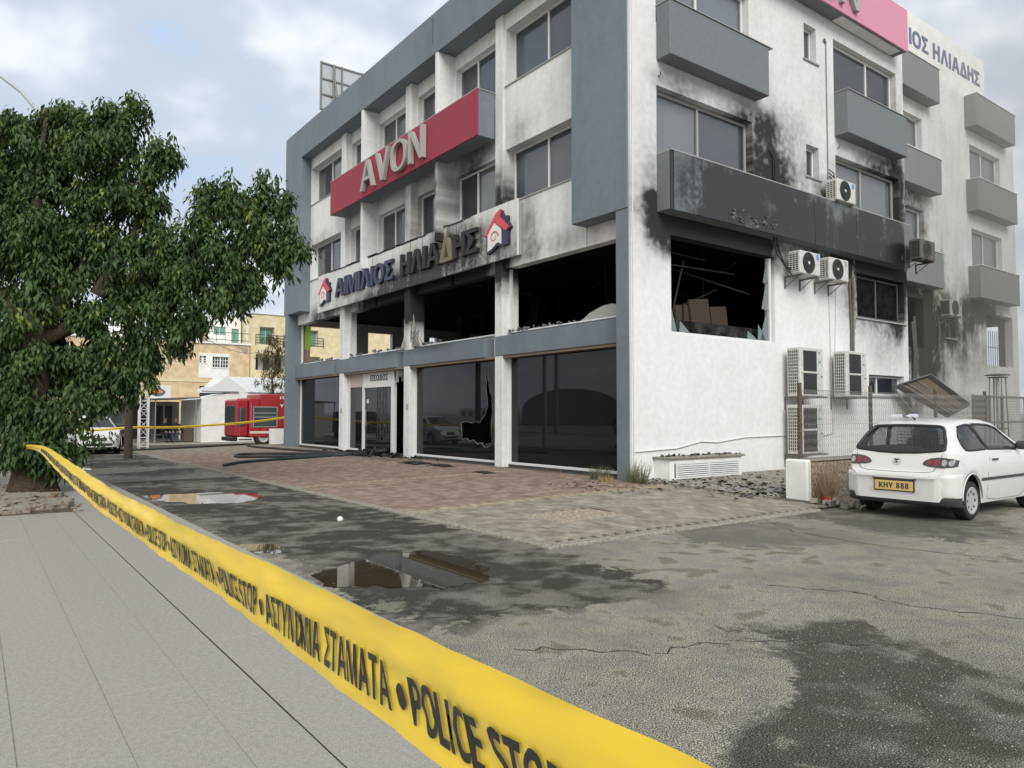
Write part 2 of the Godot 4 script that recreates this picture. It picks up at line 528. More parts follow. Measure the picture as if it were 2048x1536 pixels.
	road.detail_blend_mode = BaseMaterial3D.BLEND_MODE_MUL
	road.detail_uv_layer = BaseMaterial3D.DETAIL_UV_2
	road.detail_albedo = ground_map(880, -8.0, -8.0, 20.0)
	road.uv2_triplanar = true
	road.uv2_world_triplanar = true
	road.uv2_scale = Vector3.ONE / 20.0
	road.uv2_offset = Vector3(0.4, 0, 0.4)
	var conc := tri(mat("concrete_slab", lin(0.415, 0.40, 0.36), 0.85, 0.0, 0.3), noise_tex(1024, 0.05, 5, lin(0.86, 0.85, 0.84), lin(1, 1, 1), 14), 0.45, noise_tex(1024, 0.2, 4, Color.BLACK, Color.WHITE, 15), 0.08)
	conc.detail_enabled = true
	conc.detail_blend_mode = BaseMaterial3D.BLEND_MODE_MUL
	conc.detail_uv_layer = BaseMaterial3D.DETAIL_UV_2
	conc.detail_albedo = noise_tex(1024, 0.14, 3, lin(0.56, 0.55, 0.53), lin(1, 1, 1), 16, FastNoiseLite.TYPE_SIMPLEX, 0.15, 0.70)
	conc.uv2_triplanar = true
	conc.uv2_world_triplanar = true
	conc.uv2_scale = V(0.55, 0.55, 1.0)
	tri(mat("kerb_concrete", lin(0.36, 0.34, 0.30), 0.9, 0.0, 0.3), noise_tex(512, 0.03, 5, lin(0.55, 0.54, 0.5), lin(1, 1, 1), 17), 0.8, rough_grain, 0.3)
	tri(mat("pale_ground", lin(0.42, 0.40, 0.36), 0.9, 0.0, 0.3), noise_tex(512, 0.02, 5, lin(0.7, 0.68, 0.64), lin(1, 1, 1), 19), 0.25)
	tri(mat("bed_sand", lin(0.16, 0.14, 0.115), 0.95, 0.0, 0.2), noise_tex(256, 0.05, 4, lin(0.5, 0.48, 0.45), lin(1, 1, 1), 20), 0.5)
	var pav := tri(mat("paver", lin(1, 1, 1), 0.85, 0.0, 0.3), noise_tex(512, 0.02, 5, lin(0.62, 0.60, 0.58), lin(1, 1, 1), 22), 0.22, rough_grain, 0.15)
	pav.vertex_color_use_as_albedo = true
	mat("water", lin(0.05, 0.04, 0.026), 0.015, 0.0, 0.62)
	mat("crack_fill", lin(0.035, 0.033, 0.03), 0.95)
	tri(mat("old_concrete", lin(0.50, 0.435, 0.35), 0.9, 0.0, 0.3), noise_tex(512, 0.03, 5, lin(0.45, 0.42, 0.38), lin(1, 1, 1), 23), 0.8, rough_grain, 0.5)
	# plants
	var leaf := mat("leaf", lin(1, 1, 1), 0.5, 0.0, 0.35)
	leaf.vertex_color_use_as_albedo = true
	leaf.backlight_enabled = true
	leaf.backlight = lin(0.35, 0.4, 0.2)
	tri(mat("bark", lin(0.12, 0.095, 0.075), 0.95, 0.0, 0.2), noise_tex(256, 0.06, 5, lin(0.35, 0.33, 0.3), lin(1, 1, 1), 24), 1.2, grain, 1.5)
	mat("dry_grass", lin(0.34, 0.23, 0.13), 0.8)
	mat("green_grass", lin(0.12, 0.13, 0.06), 0.8)
	tri(mat("timber_pole", lin(0.085, 0.065, 0.052), 0.9), noise_tex(256, 0.05, 4, lin(0.5, 0.48, 0.45), lin(1, 1, 1), 25), 1.0)
	tri(mat("pit_stone", lin(0.36, 0.33, 0.28), 0.95), noise_tex(256, 0.04, 5, lin(0.6, 0.58, 0.55), lin(1, 1, 1), 26), 1.5, grain, 0.6)
	mat("dead_leaf", lin(0.16, 0.085, 0.045), 0.9)
	# tape, vehicles, far things
	var tape := mat("tape_yellow", lin(0.95, 0.66, 0.03), 0.32, 0.0, 0.5)
	tape.backlight_enabled = true
	tape.backlight = lin(0.30, 0.26, 0.10)
	mat("tape_print", lin(0.018, 0.017, 0.012), 0.45)
	var car := mat("car_white", lin(0.66, 0.66, 0.65), 0.28, 0.0, 0.5)
	car.clearcoat_enabled = true
	car.clearcoat = 0.6
	car.clearcoat_roughness = 0.06
	var cg := mat("car_glass", Color(lin(0.02, 0.025, 0.025), 0.42), 0.02, 0.0, 0.5)
	cg.transparency = BaseMaterial3D.TRANSPARENCY_ALPHA
	mat("car_black", lin(0.02, 0.02, 0.021), 0.55)
	mat("car_trim", lin(0.045, 0.045, 0.046), 0.6)
	mat("chrome", lin(0.55, 0.55, 0.56), 0.18, 0.9)
	mat("lamp_red", lin(0.22, 0.03, 0.038), 0.15)
	mat("lamp_smoke", lin(0.05, 0.05, 0.052), 0.12)
	mat("lamp_clear", lin(0.36, 0.36, 0.36), 0.12, 0.3)
	mat("alloy", lin(0.50, 0.50, 0.49), 0.35, 0.35)
	mat("plate_yellow", lin(0.62, 0.44, 0.17), 0.5)
	var bot := mat("bottle", Color(lin(0.7, 0.72, 0.8), 0.45), 0.1)
	bot.transparency = BaseMaterial3D.TRANSPARENCY_ALPHA
	mat("fire_red", lin(0.33, 0.022, 0.03), 0.35)
	mat("stripe_cream", lin(0.62, 0.55, 0.45), 0.5)
	tri(mat("stucco_beige", lin(0.66, 0.53, 0.34), 0.9, 0.0, 0.3), noise_tex(512, 0.02, 5, lin(0.78, 0.76, 0.73), lin(1, 1, 1), 27), 0.12)
	tri(mat("stucco_yellow", lin(0.70, 0.62, 0.40), 0.9, 0.0, 0.3), noise_tex(512, 0.02, 5, lin(0.82, 0.80, 0.77), lin(1, 1, 1), 28), 0.12)
	tri(mat("stucco_white", lin(0.80, 0.80, 0.79), 0.9, 0.0, 0.3), noise_tex(512, 0.02, 5, lin(0.88, 0.88, 0.87), lin(1, 1, 1), 29), 0.15)
	mat("shutter_green", lin(0.16, 0.30, 0.25), 0.6)
	mat("glass_far", lin(0.05, 0.065, 0.07), 0.08)
	mat("rail_dark", lin(0.05, 0.05, 0.05), 0.5)
	tri(mat("roof_sheet", lin(0.66, 0.67, 0.67), 0.45, 0.1), plaster, 0.3)
	mat("lattice_white", lin(0.68, 0.68, 0.67), 0.5)
	mat("skin", lin(0.42, 0.25, 0.18), 0.6)
	mat("cloth_black", lin(0.018, 0.018, 0.02), 0.9)
	mat("cloth_navy", lin(0.025, 0.035, 0.07), 0.9)
	mat("cloth_blue", lin(0.05, 0.075, 0.13), 0.9)
	mat("hair", lin(0.015, 0.012, 0.01), 0.7)
	mat("shoe_white", lin(0.55, 0.55, 0.53), 0.6)
	mat("orange_sign", lin(0.70, 0.25, 0.06), 0.6)
	mat("banner_green", lin(0.22, 0.32, 0.04), 0.7)
	mat("foliage_brown", lin(0.10, 0.075, 0.05), 0.8)
	mat("hose_black", lin(0.02, 0.021, 0.022), 0.55)
	mat("hose_teal", lin(0.018, 0.045, 0.05), 0.6)
	mat("litter_red", lin(0.50, 0.12, 0.05), 0.6)
	mat("lamp_post_grey", lin(0.42, 0.46, 0.45), 0.5)
	mat("hall_grey", lin(0.13, 0.14, 0.15), 0.8)

# ---------------------------------------------------------------- lettering
func letter_mesh(ch: String, depth: float, weight := 700) -> Dictionary:
	var key := ch + str(depth) + str(weight)
	if M.has(key): return M[key]
	if ch == "I" or ch == "Ι":
		var ib := B.new()
		var hb: AABB = letter_mesh("H", depth).box
		ib.box(V(0.0, hb.position.y, -0.2), V(hb.size.y * 0.215, hb.end.y, 0.2))
		var im := ib.mesh()
		M[key] = {"mesh": im, "box": im.get_aabb()}
		return M[key]
	if ch == "•":
		var ring := PackedVector2Array()
		for i in 20: ring.append(Vector2(cos(i * TAU / 20), sin(i * TAU / 20)) * 0.13)
		var rb := B.new()
		rb.prism(ring, Transform3D(Basis(), V(0, -0.02, -0.2)), 0.4)
		var rm := rb.mesh()
		M[key] = {"mesh": rm, "box": rm.get_aabb()}
		return M[key]
	var f := SystemFont.new()
	f.font_names = PackedStringArray(["Droid Sans"])
	f.font_weight = weight
	var t := TextMesh.new()
	t.text = ch
	t.font = f
	t.font_size = 64
	t.pixel_size = 0.01
	t.depth = depth * 0.4
	t.curve_step = 2.0
	var am := ArrayMesh.new()
	am.add_surface_from_arrays(Mesh.PRIMITIVE_TRIANGLES, t.surface_get_arrays(0))
	for s in range(1, t.get_surface_count()):
		am.add_surface_from_arrays(Mesh.PRIMITIVE_TRIANGLES, t.surface_get_arrays(s))
	var r := {"mesh": am, "box": am.get_aabb()}
	M[key] = r
	return r

# lays text along basis.x from `at` (lower left, baseline), caps cap_h high, total_w wide; returns meshes as parts
func write(text: String, parent: Node, m, at: Vector3, b: Basis, cap_h: float, total_w: float, depth: float, called := "letter", gap := 0.10, weight := 700) -> void:
	var cap: float = letter_mesh("H", 1.0, weight).box.size.y
	var w := 0.0
	for i in text.length():
		var c := text[i]
		w += cap * 0.42 if c == " " else letter_mesh(c, 1.0, weight).box.size.x + cap * gap
	w -= cap * gap
	var sy := cap_h / cap
	var sx := total_w / w
	var pen := 0.0
	var base: float = letter_mesh("H", 1.0, weight).box.position.y
	var k := 0
	for i in text.length():
		var c := text[i]
		if c == " ":
			pen += cap * 0.42
			continue
		var L := letter_mesh(c, 1.0, weight)
		var bb: AABB = L.box
		var sz := depth / bb.size.z
		var o := MeshInstance3D.new()
		o.mesh = L.mesh
		o.material_override = m[k % m.size()] if m is Array else m
		o.name = numbered(parent, called)
		var bs := Basis(b.x * sx, b.y * sy, b.z * sz)
		o.transform = Transform3D(bs, at + bs * V(pen - bb.position.x / 1.0, -base, -bb.position.z))
		parent.add_child(o, true)
		pen += bb.size.x + cap * gap
		k += 1

# ---------------------------------------------------------------- wall with openings (boxes butted round the holes)
func holes_wall(b: B, axis: int, at0: float, at1: float, u0: float, u1: float, y0: float, y1: float, holes: Array) -> void:
	# axis 0: wall across x (u = z); axis 2: wall across z (u = x). holes: [ua, ub, ya, yb]
	var ys := [y0, y1]
	for h in holes:
		for q in [h[2], h[3]]:
			if q > y0 and q < y1 and not ys.has(q): ys.append(q)
	ys.sort()
	for i in ys.size() - 1:
		var ya: float = ys[i]
		var yb: float = ys[i + 1]
		var cuts := []
		for h in holes:
			if h[2] <= ya + 1e-4 and h[3] >= yb - 1e-4: cuts.append([minf(h[0], h[1]), maxf(h[0], h[1])])
		cuts.sort_custom(func(p, q): return p[0] < q[0])
		var u := u0
		cuts.append([u1, u1])
		for c in cuts:
			if c[0] > u + 1e-4:
				if axis == 0: b.box(V(at0, ya, u), V(at1, yb, c[0]))
				else: b.box(V(u, ya, at0), V(c[0], yb, at1))
			u = maxf(u, c[1])

# window in an opening. face: 2 = looks along +z (u = x), 0 = looks along +x (u = z, running to -z)
func window(parent: Node, face: int, u0: float, u1: float, y0: float, y1: float, at: float, mull: float, blinds: Array, fm: Material, backed := true, fw := 0.055, pm: Material = M.pane) -> void:
	var P := func(u: float, y: float, d: float) -> Vector3: return V(u, y, at + d) if face == 2 else V(at + d, y, u)
	var f := B.new()
	f.box(P.call(u0, y0, -0.03), P.call(u1, y0 + fw, 0.03))
	f.box(P.call(u0, y1 - fw, -0.03), P.call(u1, y1, 0.03))
	var s := signf(u1 - u0)
	f.box(P.call(u0, y0 + fw, -0.03), P.call(u0 + s * fw, y1 - fw, 0.03))
	f.box(P.call(u1 - s * fw, y0 + fw, -0.03), P.call(u1, y1 - fw, 0.03))
	var edges := [u0 + s * fw, u1 - s * fw]
	if not is_nan(mull):
		f.box(P.call(mull - 0.03, y0 + fw, -0.028), P.call(mull + 0.03, y1 - fw, 0.034))
		edges = [u0 + s * fw, mull - s * 0.03, mull + s * 0.03, u1 - s * fw]
	var w := put("window", f, fm, parent)
	for i in range(0, edges.size(), 2):
		put("pane", bx(P.call(edges[i], y0 + fw, -0.004), P.call(edges[i + 1], y1 - fw, 0.004)), pm, w)
		var bm = blinds[(i / 2) % blinds.size()]
		if backed and bm != null:
			put("blind", bx(P.call(edges[i] - s * 0.02, y0 + fw * 0.5, -0.07), P.call(edges[i + 1] + s * 0.02, y1 - fw * 0.5, -0.075)), bm, w)

func make_building() -> void:
	var o := thing("office_building", "burnt four-storey commercial building with grey frame and sooty white walls", "building")
	var W: Material = M.wall_front
	var G: Material = M.grey_paint
	# grey frame
	var fr := B.new(); fr.mode = "f"
	fr.box(V(-22.2, 6.13, -1.05), V(-20.2, 14.4, 0.0), 0.012)
	put("frame_pier", fr, G, o)
	fr = B.new(); fr.mode = "f"
	fr.box(V(-22.05, -0.05, -0.9), V(-21.68, 6.13, -0.01), 0.01)
	put("frame_pier", fr, G, o)
	put("frame_beam", bx(V(-20.2, 13.04, -0.66), V(-1.95, 14.4, -0.002), 0.012, "f"), G, o)
	put("frame_box", bx(V(-1.95, 6.15, -1.0), V(-0.07, 14.4, 0.004), 0.012, "f"), G, o)
	put("frame_pier", bx(V(-0.46, -0.1, -0.55), V(-0.065, 6.15, -0.012), 0.01, "f"), G, o)
	put("beam_joint", bx(V(-8.66, 13.42, -0.01), V(-8.63, 14.3, 0.003)), M.ac_dark, o)
	# columns
	for c in [[-5.74, -5.36], [-11.2, -10.8], [-16.7, -16.3]]:
		put("column", bx(V(c[0], -0.05, -0.97), V(c[1], 13.04, -0.40), 0.012, "f"), W, o)
	# fins between the half bays
	for x in [-8.5, -13.97]:
		put("fin", bx(V(x, 7.0, -0.72), V(x + 0.17, 13.04, -0.005), 0.008, "f"), W, o)
	# spandrels and lintels in each bay
	var win := []
	var walls := [[-5.36, -1.93, -0.47, -5.3, -1.98], [-20.21, -16.7, -0.47, -20.15, -16.76], [-16.3, -13.97, -0.65, -16.24, -14.03], [-13.8, -11.2, -0.65, -13.76, -11.26], [-10.8, -8.5, -0.65, -10.74, -8.56], [-8.33, -5.74, -0.65, -8.28, -5.8]]
	for w in walls:
		var b := B.new(); b.mode = "f"
		holes_wall(b, 2, w[2] - 0.3, w[2], w[0], w[1], 5.68, 13.3, [[w[3], w[4], 7.52, 9.08], [w[3], w[4], 10.93, 12.58]])
		put("spandrel", b, W, o)
		for y in [7.52, 10.93]:
			put("sill", bx(V(w[3] - 0.04, y - 0.035, w[2] - 0.3), V(w[4] + 0.04, y + 0.004, w[2] + 0.035), 0.006), M.aluminium_dirty, o)
	put("lintel", bx(V(-1.9, 5.68, -0.77), V(-0.3, 6.4, -0.472), 0.0, "f"), W, o)
	put("lintel", bx(V(-21.68, 5.68, -0.77), V(-20.25, 6.4, -0.472), 0.0, "f"), W, o)
	var R = null
	var Gb: Material = M.blind_grey
	for y in [[7.52, 9.08], [10.93, 12.58]]:
		var hi: bool = y[0] > 10
		window(o, 2, -5.3, -1.98, y[0], y[1], -0.8, -3.75, [Gb, Gb], M.aluminium_white)
		window(o, 2, -8.28, -5.8, y[0], y[1], -0.85, -7.25, [R, Gb if hi else M.blind_pale], M.aluminium_white)
		window(o, 2, -10.74, -8.56, y[0], y[1], -0.85, -9.6, [R, Gb] if hi else [R, Gb], M.aluminium_white)
		window(o, 2, -13.76, -11.26, y[0], y[1], -0.85, -12.7, [R, Gb], M.aluminium_white)
		window(o, 2, -16.24, -14.03, y[0], y[1], -0.85, -15.1, [R, R], M.aluminium_white)
		window(o, 2, -20.15, -16.76, y[0], y[1], -0.8, -18.5, [R, Gb], M.aluminium_white)
	# grey bands between the ground floor and the first floor, brown soffits under them
	for s in [[-21.68, -17.34], [-16.96, -11.8], [-11.22, -6.24], [-5.71, -0.46]]:
		put("band", bx(V(s[0], 3.22, -0.72), V(s[1], 3.78, -0.385), 0.01, "f"), G, o)
	for s in [[-21.68, -16.7], [-16.3, -11.2], [-10.8, -5.74], [-5.36, -0.46]]:
		put("soffit", bx(V(s[0], 3.15, -0.76), V(s[1], 3.222, -0.42)), M.brown_soffit, o)
		put("slab_edge", bx(V(s[0], 3.16, -1.1), V(s[1], 3.86, -0.73), 0.0, "f"), W, o)
		put("sill", bx(V(s[0], 3.86, -0.85), V(s[1], 3.90, -0.62), 0.006), M.aluminium_white, o)
		put("plinth", bx(V(s[0], -0.1, -0.9), V(s[1], 0.17, -0.60), 0.008), M.car_trim, o)
	# broken first-floor frames: the uprights that are left standing
	for s in [[-5.36, -5.3], [-16.3, -16.24], [-21.66, -21.6]]:
		put("window_jamb", bx(V(s[0], 3.9, -0.72), V(s[1], 5.68, -0.64)), M.aluminium_white, o)
	# shop windows on the ground floor
	for s in [[-5.36, -0.46, true], [-21.66, -16.7, true], [-10.8, -5.74, false]]:
		var f := B.new()
		f.box(V(s[0], 0.17, -0.73), V(s[1], 0.235, -0.60), 0.006)
		f.box(V(s[0], 0.235, -0.72), V(s[0] + 0.055, 3.15, -0.62), 0.005)
		f.box(V(s[1] - 0.03, 0.235, -0.72), V(s[1], 3.15, -0.64))
		var w := put("shop_window", f, M.aluminium_white, o)
		if s[2]:
			put("pane", bx(V(s[0] + 0.055, 0.235, -0.684), V(s[1] - 0.03, 3.15, -0.676)), M.dark_glass, w)
		else:
			var hole := PackedVector2Array()
			for q in [[-7.94, 1.3], [-7.6, 1.35], [-7.31, 1.30], [-7.1, 1.36], [-6.9, 1.31], [-6.75, 1.46], [-6.64, 1.51], [-6.55, 1.7], [-6.47, 1.84], [-6.52, 2.1], [-6.57, 2.36], [-6.56, 2.55], [-6.61, 2.75], [-6.51, 2.76], [-6.47, 2.6], [-6.41, 2.43], [-6.35, 2.2], [-6.28, 2.13], [-6.27, 1.9], [-6.23, 1.7], [-6.3, 1.4], [-6.3, 1.04], [-6.25, 0.75], [-6.4, 0.62], [-6.63, 0.58], [-6.8, 0.72], [-7.03, 0.66], [-7.2, 0.8], [-7.44, 0.75], [-7.6, 0.84], [-7.87, 0.79], [-7.9, 1.05]]:
				hole.append(Vector2(q[0], q[1]))
			for half in [[-10.745, -6.9], [-6.9, -5.77]]:
				var rect := PackedVector2Array([Vector2(half[0], 0.235), Vector2(half[1], 0.235), Vector2(half[1], 3.15), Vector2(half[0], 3.15)])
				for p in Geometry2D.clip_polygons(rect, hole):
					var b := B.new()
					b.prism(p, Transform3D(Basis(), V(0, 0, -0.684)), 0.008)
					put("pane", b, M.dark_glass, w)
			# pale crazed rim of the break
			var rim := B.new()
			for i in hole.size():
				var a := hole[i]
				var c := hole[(i + 1) % hole.size()]
				rim.tube([V(a.x, a.y, -0.673), V(c.x, c.y, -0.673)], rng.randf_range(0.002, 0.008), 4)
			put("broken_edge", rim, M.broken_edge, w)
			var back := B.new()
			for i in 22:
				back.cbox(Transform3D(Basis.from_euler(V(rng.randf() * 2, rng.randf() * 3, rng.randf() * 2)), V(rng.randf_range(-7.9, -6.2), rng.randf_range(0.3, 0.75), rng.randf_range(-1.3, -0.9))), V(rng.randf_range(0.1, 0.4), 0.03, rng.randf_range(0.1, 0.3)))
			put("burnt_contents", back, M.rust, o)
	# entrance
	var ef := B.new()
	ef.box(V(-15.0, 0.17, -0.76), V(-14.86, 2.70, -0.62), 0.008)
	ef.box(V(-12.58, 0.17, -0.76), V(-12.38, 2.70, -0.62), 0.008)
	ef.box(V(-15.0, 2.58, -0.755), V(-12.38, 2.72, -0.625), 0.006)
	ef.box(V(-16.27, 0.17, -0.73), V(-15.0, 0.235, -0.63))
	ef.box(V(-16.27, 0.235, -0.73), V(-16.2, 3.15, -0.63))
	var ent := put("entrance", ef, M.aluminium_white, o)
	put("pane", bx(V(-16.2, 0.235, -0.684), V(-15.0, 2.64, -0.676)), M.dark_glass, ent)
	put("header_panel", bx(V(-16.2, 2.64, -0.70), V(-15.0, 3.15, -0.66)), mat("header_pale", lin(0.50, 0.44, 0.42), 0.7), ent)
	var hp := put("header_panel", bx(V(-14.98, 2.72, -0.72), V(-12.4, 3.15, -0.645), 0.006), M.logo_white, ent)
	write("ΕΙΣΟΔΟΣ", hp, M.navy, V(-14.32, 2.83, -0.643), Basis(), 0.23, 1.45, 0.008, "letter", 0.16)
	var dr := put("door", bx(V(-14.86, 0.19, -0.70), V(-12.62, 2.58, -0.685)), M.dark_glass, o)
	put("door_frame", bx(V(-12.66, 0.19, -0.71), V(-12.59, 2.58, -0.675)), M.car_trim, dr)
	var hd := B.new()
	hd.tube([V(-14.62, 1.15, -0.60), V(-14.62, 1.75, -0.60)], 0.016)
	hd.tube([V(-14.62, 1.2, -0.60), V(-14.62, 1.2, -0.69)], 0.011)
	hd.tube([V(-14.62, 1.7, -0.60), V(-14.62, 1.7, -0.69)], 0.011)
	put("handle", hd, M.chrome, dr)
	put("notice", bx(V(-14.7, 2.0, -0.684), V(-14.55, 2.14, -0.680)), M.logo_white, dr)
	var bh := B.new()
	for i in 9:
		var x := -12.3 + i * 0.13
		bh.box(V(x, 2.72 + rng.randf_range(0.0, 0.3), -0.72), V(x + 0.13, 3.15, -0.68))
	put("charred_header", bh, M.wall_front, ent)
	for c in [[-16.62, 1.62], [-11.1, 1.72]]:
		put("notice", bx(V(c[0] + 0.09, c[1], -0.402), V(c[0] + 0.24, c[1] + 0.2, -0.394)), M.letter_grey, o)
	# side wall and its openings
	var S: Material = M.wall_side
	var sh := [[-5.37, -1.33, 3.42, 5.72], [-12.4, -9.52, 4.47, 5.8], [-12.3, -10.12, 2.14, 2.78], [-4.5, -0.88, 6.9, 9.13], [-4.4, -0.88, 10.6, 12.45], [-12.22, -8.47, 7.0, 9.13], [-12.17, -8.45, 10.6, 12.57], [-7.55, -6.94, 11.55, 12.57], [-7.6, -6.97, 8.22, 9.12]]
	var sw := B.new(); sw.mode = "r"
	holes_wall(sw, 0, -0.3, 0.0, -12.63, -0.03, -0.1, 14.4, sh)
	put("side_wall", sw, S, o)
	window(o, 0, -0.9, -4.48, 6.9, 9.11, -0.22, -2.55, [M.blind_pale, Gb], M.aluminium_dirty, true, 0.07)
	window(o, 0, -0.9, -4.38, 10.6, 12.43, -0.2, -2.5, [M.blind_pale, M.blind_pale], M.aluminium_white, true, 0.07)
	window(o, 0, -8.49, -12.2, 7.0, 9.11, -0.22, -10.2, [M.blind_pale, M.blind_pale], M.aluminium_dirty, true, 0.07)
	window(o, 0, -8.47, -12.15, 10.6, 12.55, -0.2, -10.6, [R, R], M.aluminium_white, true, 0.07)
	window(o, 0, -6.96, -7.53, 11.57, 12.55, -0.2, NAN, [Gb], M.aluminium_white)
	window(o, 0, -6.99, -7.58, 8.24, 9.10, -0.2, NAN, [R], M.aluminium_white)
	window(o, 0, -9.56, -12.36, 4.5, 5.76, -0.2, -10.95, [M.soot_black, M.soot_black], M.ac_burnt, true, 0.055, M.soot_black)
	window(o, 0, -10.14, -12.28, 2.16, 2.76, -0.2, -10.9, [R, R], M.aluminium_white)
	for h in [[-12.5, -9.45, 4.44], [-12.4, -10.05, 2.11], [-7.66, -6.86, 11.52], [-7.7, -6.9, 8.19]]:
		put("sill", bx(V(-0.3, h[2] - 0.02, h[0]), V(0.05, h[2] + 0.025, h[1]), 0.006), M.aluminium_dirty, o)
	var bf := B.new()
	bf.box(V(-0.2, 3.42, -5.35), V(-0.06, 3.49, -1.35), 0.006)
	bf.box(V(-0.2, 3.49, -5.35), V(-0.08, 5.70, -5.27), 0.006)
	put("window_frame", bf, M.aluminium_white, o)
	var jag := [[-1.36, 3.49, 0.30, 0.75], [-1.75, 3.49, 0.35, 0.28], [-4.35, 3.49, 0.4, 0.22], [-4.8, 3.49, 0.35, 0.42], [-5.26, 3.49, -0.35, 0.9], [-5.26, 4.3, -0.28, 0.9], [-5.26, 5.0, -0.22, 0.66]]
	for j in jag:
		var b := B.new()
		b.prism(PackedVector2Array([Vector2(-j[0], j[1]), Vector2(-j[0] + j[2], j[1] + 0.03), Vector2(-j[0] + j[2] * 0.55, j[1] + j[3] * 0.55), Vector2(-j[0] + 0.02, j[1] + j[3])]), Transform3D(Basis(V(0, 0, -1), V(0, 1, 0), V(1, 0, 0)), V(-0.13, 0, 0)), 0.006)
		put("glass_shard", b, M.shard_glass, o)
	# balconies of the side wall
	for bb in [[-0.89, -4.65, 9.71], [-8.45, -11.95, 9.67]]:
		var b := B.new()
		b.box(V(0.0, bb[2], bb[0]), V(0.42, bb[2] + 1.26, bb[1]), 0.01)
		var bal := put("balcony", b, M.grey_balcony, o)
		put("coping", bx(V(-0.02, bb[2] + 1.26, bb[0] + 0.02), V(0.45, bb[2] + 1.285, bb[1] - 0.15), 0.005), M.aluminium_dirty, bal)
	# long fascia with its three burnt panels
	var fb := put("balcony", bx(V(0.0, 6.17, -0.87), V(0.38, 7.50, -11.95), 0.01), M.grey_balcony, o)
	for s in [[-0.98, -6.62], [-6.65, -8.78], [-8.81, -11.95]]:
		put("fascia_panel", bx(V(0.395, 6.15, s[0]), V(0.435, 7.50, s[1]), 0.006, "r"), M.burnt_fascia, fb)
	put("corner_strip", bx(V(0.38, 6.15, -0.875), V(0.42, 7.54, -0.955)), M.ac_dark, fb)
	put("coping", bx(V(0.0, 7.50, -0.87), V(0.44, 7.525, -11.98)), M.aluminium_dirty, fb)
	var blis := B.new()
	for i in 46:
		var z := rng.randf_range(-3.0, -4.9)
		var y := 6.2 + absf(rng.randfn(0.0, 0.16)) + absf(z + 3.9) * 0.06
		blis.cbox(Transform3D(Basis.from_euler(V(rng.randf() * 3, rng.randf() * 3, rng.randf() * 3)), V(0.445, y, z)), V(rng.randf_range(0.03, 0.12), rng.randf_range(0.02, 0.07), 0.012))
	put("peeled_coating", blis, M.ash_metal, fb)
	# rear wing, set back
	var wh := [[-24.6, -21.9, 3.6, 5.75], [-16.6, -13.2, 7.3, 9.1], [-16.6, -13.2, 10.8, 12.55], [-23.7, -20.7, 7.3, 9.1], [-23.7, -20.7, 10.8, 12.55], [-16.4, -13.4, 4.0, 5.8], [-19.0, -18.2, 4.5, 5.7]]
	var ww := B.new(); ww.mode = "r"
	holes_wall(ww, 0, -1.5, -1.2, -25.2, -12.63, -0.1, 14.45, wh)
	put("wing_wall", ww, M.wall_wing, o)
	for h in [[-13.22, -16.58, 7.3, 9.1], [-13.22, -16.58, 10.8, 12.55], [-20.72, -23.68, 7.3, 9.1], [-20.72, -23.68, 10.8, 12.55]]:
		window(o, 0, h[0], h[1], h[2], h[3], -1.4, (h[0] + h[1]) * 0.5, [M.blind_pale, M.blind_pale], M.aluminium_white, true, 0.07)
	window(o, 0, -18.22, -18.98, 4.5, 5.68, -1.4, NAN, [M.soot_black], M.ac_burnt)
	put("sill", bx(V(-1.3, 4.46, -19.1), V(-1.14, 4.5, -18.1)), M.aluminium_dirty, o)
	for y in [6.2, 9.7, 13.12]:
		for s in [[-12.7, -17.1], [-20.3, -24.2]]:
			var bal := put("balcony", bx(V(-1.2, y, s[0]), V(-0.75, y + 1.28, s[1]), 0.01), M.grey_wing, o)
			put("coping", bx(V(-1.2, y + 1.28, s[0]), V(-0.72, y + 1.31, s[1] - 0.05)), M.aluminium_white, bal)
	var gr := B.new()
	for i in 8:
		gr.tube([V(-1.38, 3.6, -22.1 - i * 0.22), V(-1.38, 5.1, -22.1 - i * 0.22)], 0.012, 5)
	gr.tube([V(-1.38, 4.4, -21.95), V(-1.38, 4.4, -23.8)], 0.012, 5)
	put("window_grille", gr, M.rail_dark, o)
	# floors, back walls, roof; the first floor is burnt out
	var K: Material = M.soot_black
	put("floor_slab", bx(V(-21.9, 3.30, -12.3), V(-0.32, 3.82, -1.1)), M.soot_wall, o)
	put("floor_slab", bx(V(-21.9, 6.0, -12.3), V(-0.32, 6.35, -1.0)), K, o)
	put("floor_slab", bx(V(-21.9, 9.3, -12.3), V(-0.32, 9.6, -1.05)), M.stucco_white, o)
	put("roof_slab", bx(V(-22.1, 13.3, -12.5), V(-0.32, 13.6, -0.70)), M.stucco_white, o)
	put("roof_slab", bx(V(-12.0, 13.3, -25.1), V(-1.52, 13.6, -12.7)), M.stucco_white, o)
	var lw := B.new()
	holes_wall(lw, 0, -22.18, -21.9, -12.6, -0.92, -0.1, 14.3, [[-2.95, -0.95, 3.9, 5.72], [-5.45, -4.12, 4.15, 5.62], [-8.05, -7.6, 4.3, 5.6]])
	put("end_wall", lw, M.stucco_white, o)
	var bw := B.new()
	holes_wall(bw, 2, -12.62, -12.35, -21.9, -0.3, -0.1, 14.3, [])
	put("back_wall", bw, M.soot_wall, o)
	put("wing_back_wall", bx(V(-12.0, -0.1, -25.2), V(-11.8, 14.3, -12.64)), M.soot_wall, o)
	var ew := B.new()
	holes_wall(ew, 2, -25.2, -25.0, -11.8, -1.5, -0.1, 14.3, [[-5.2, -1.9, 3.5, 5.5]])
	put("wing_end_wall", ew, M.stucco_white, o)
	put("floor_slab", bx(V(-11.8, 3.2, -25.0), V(-1.52, 3.58, -12.7)), K, o)
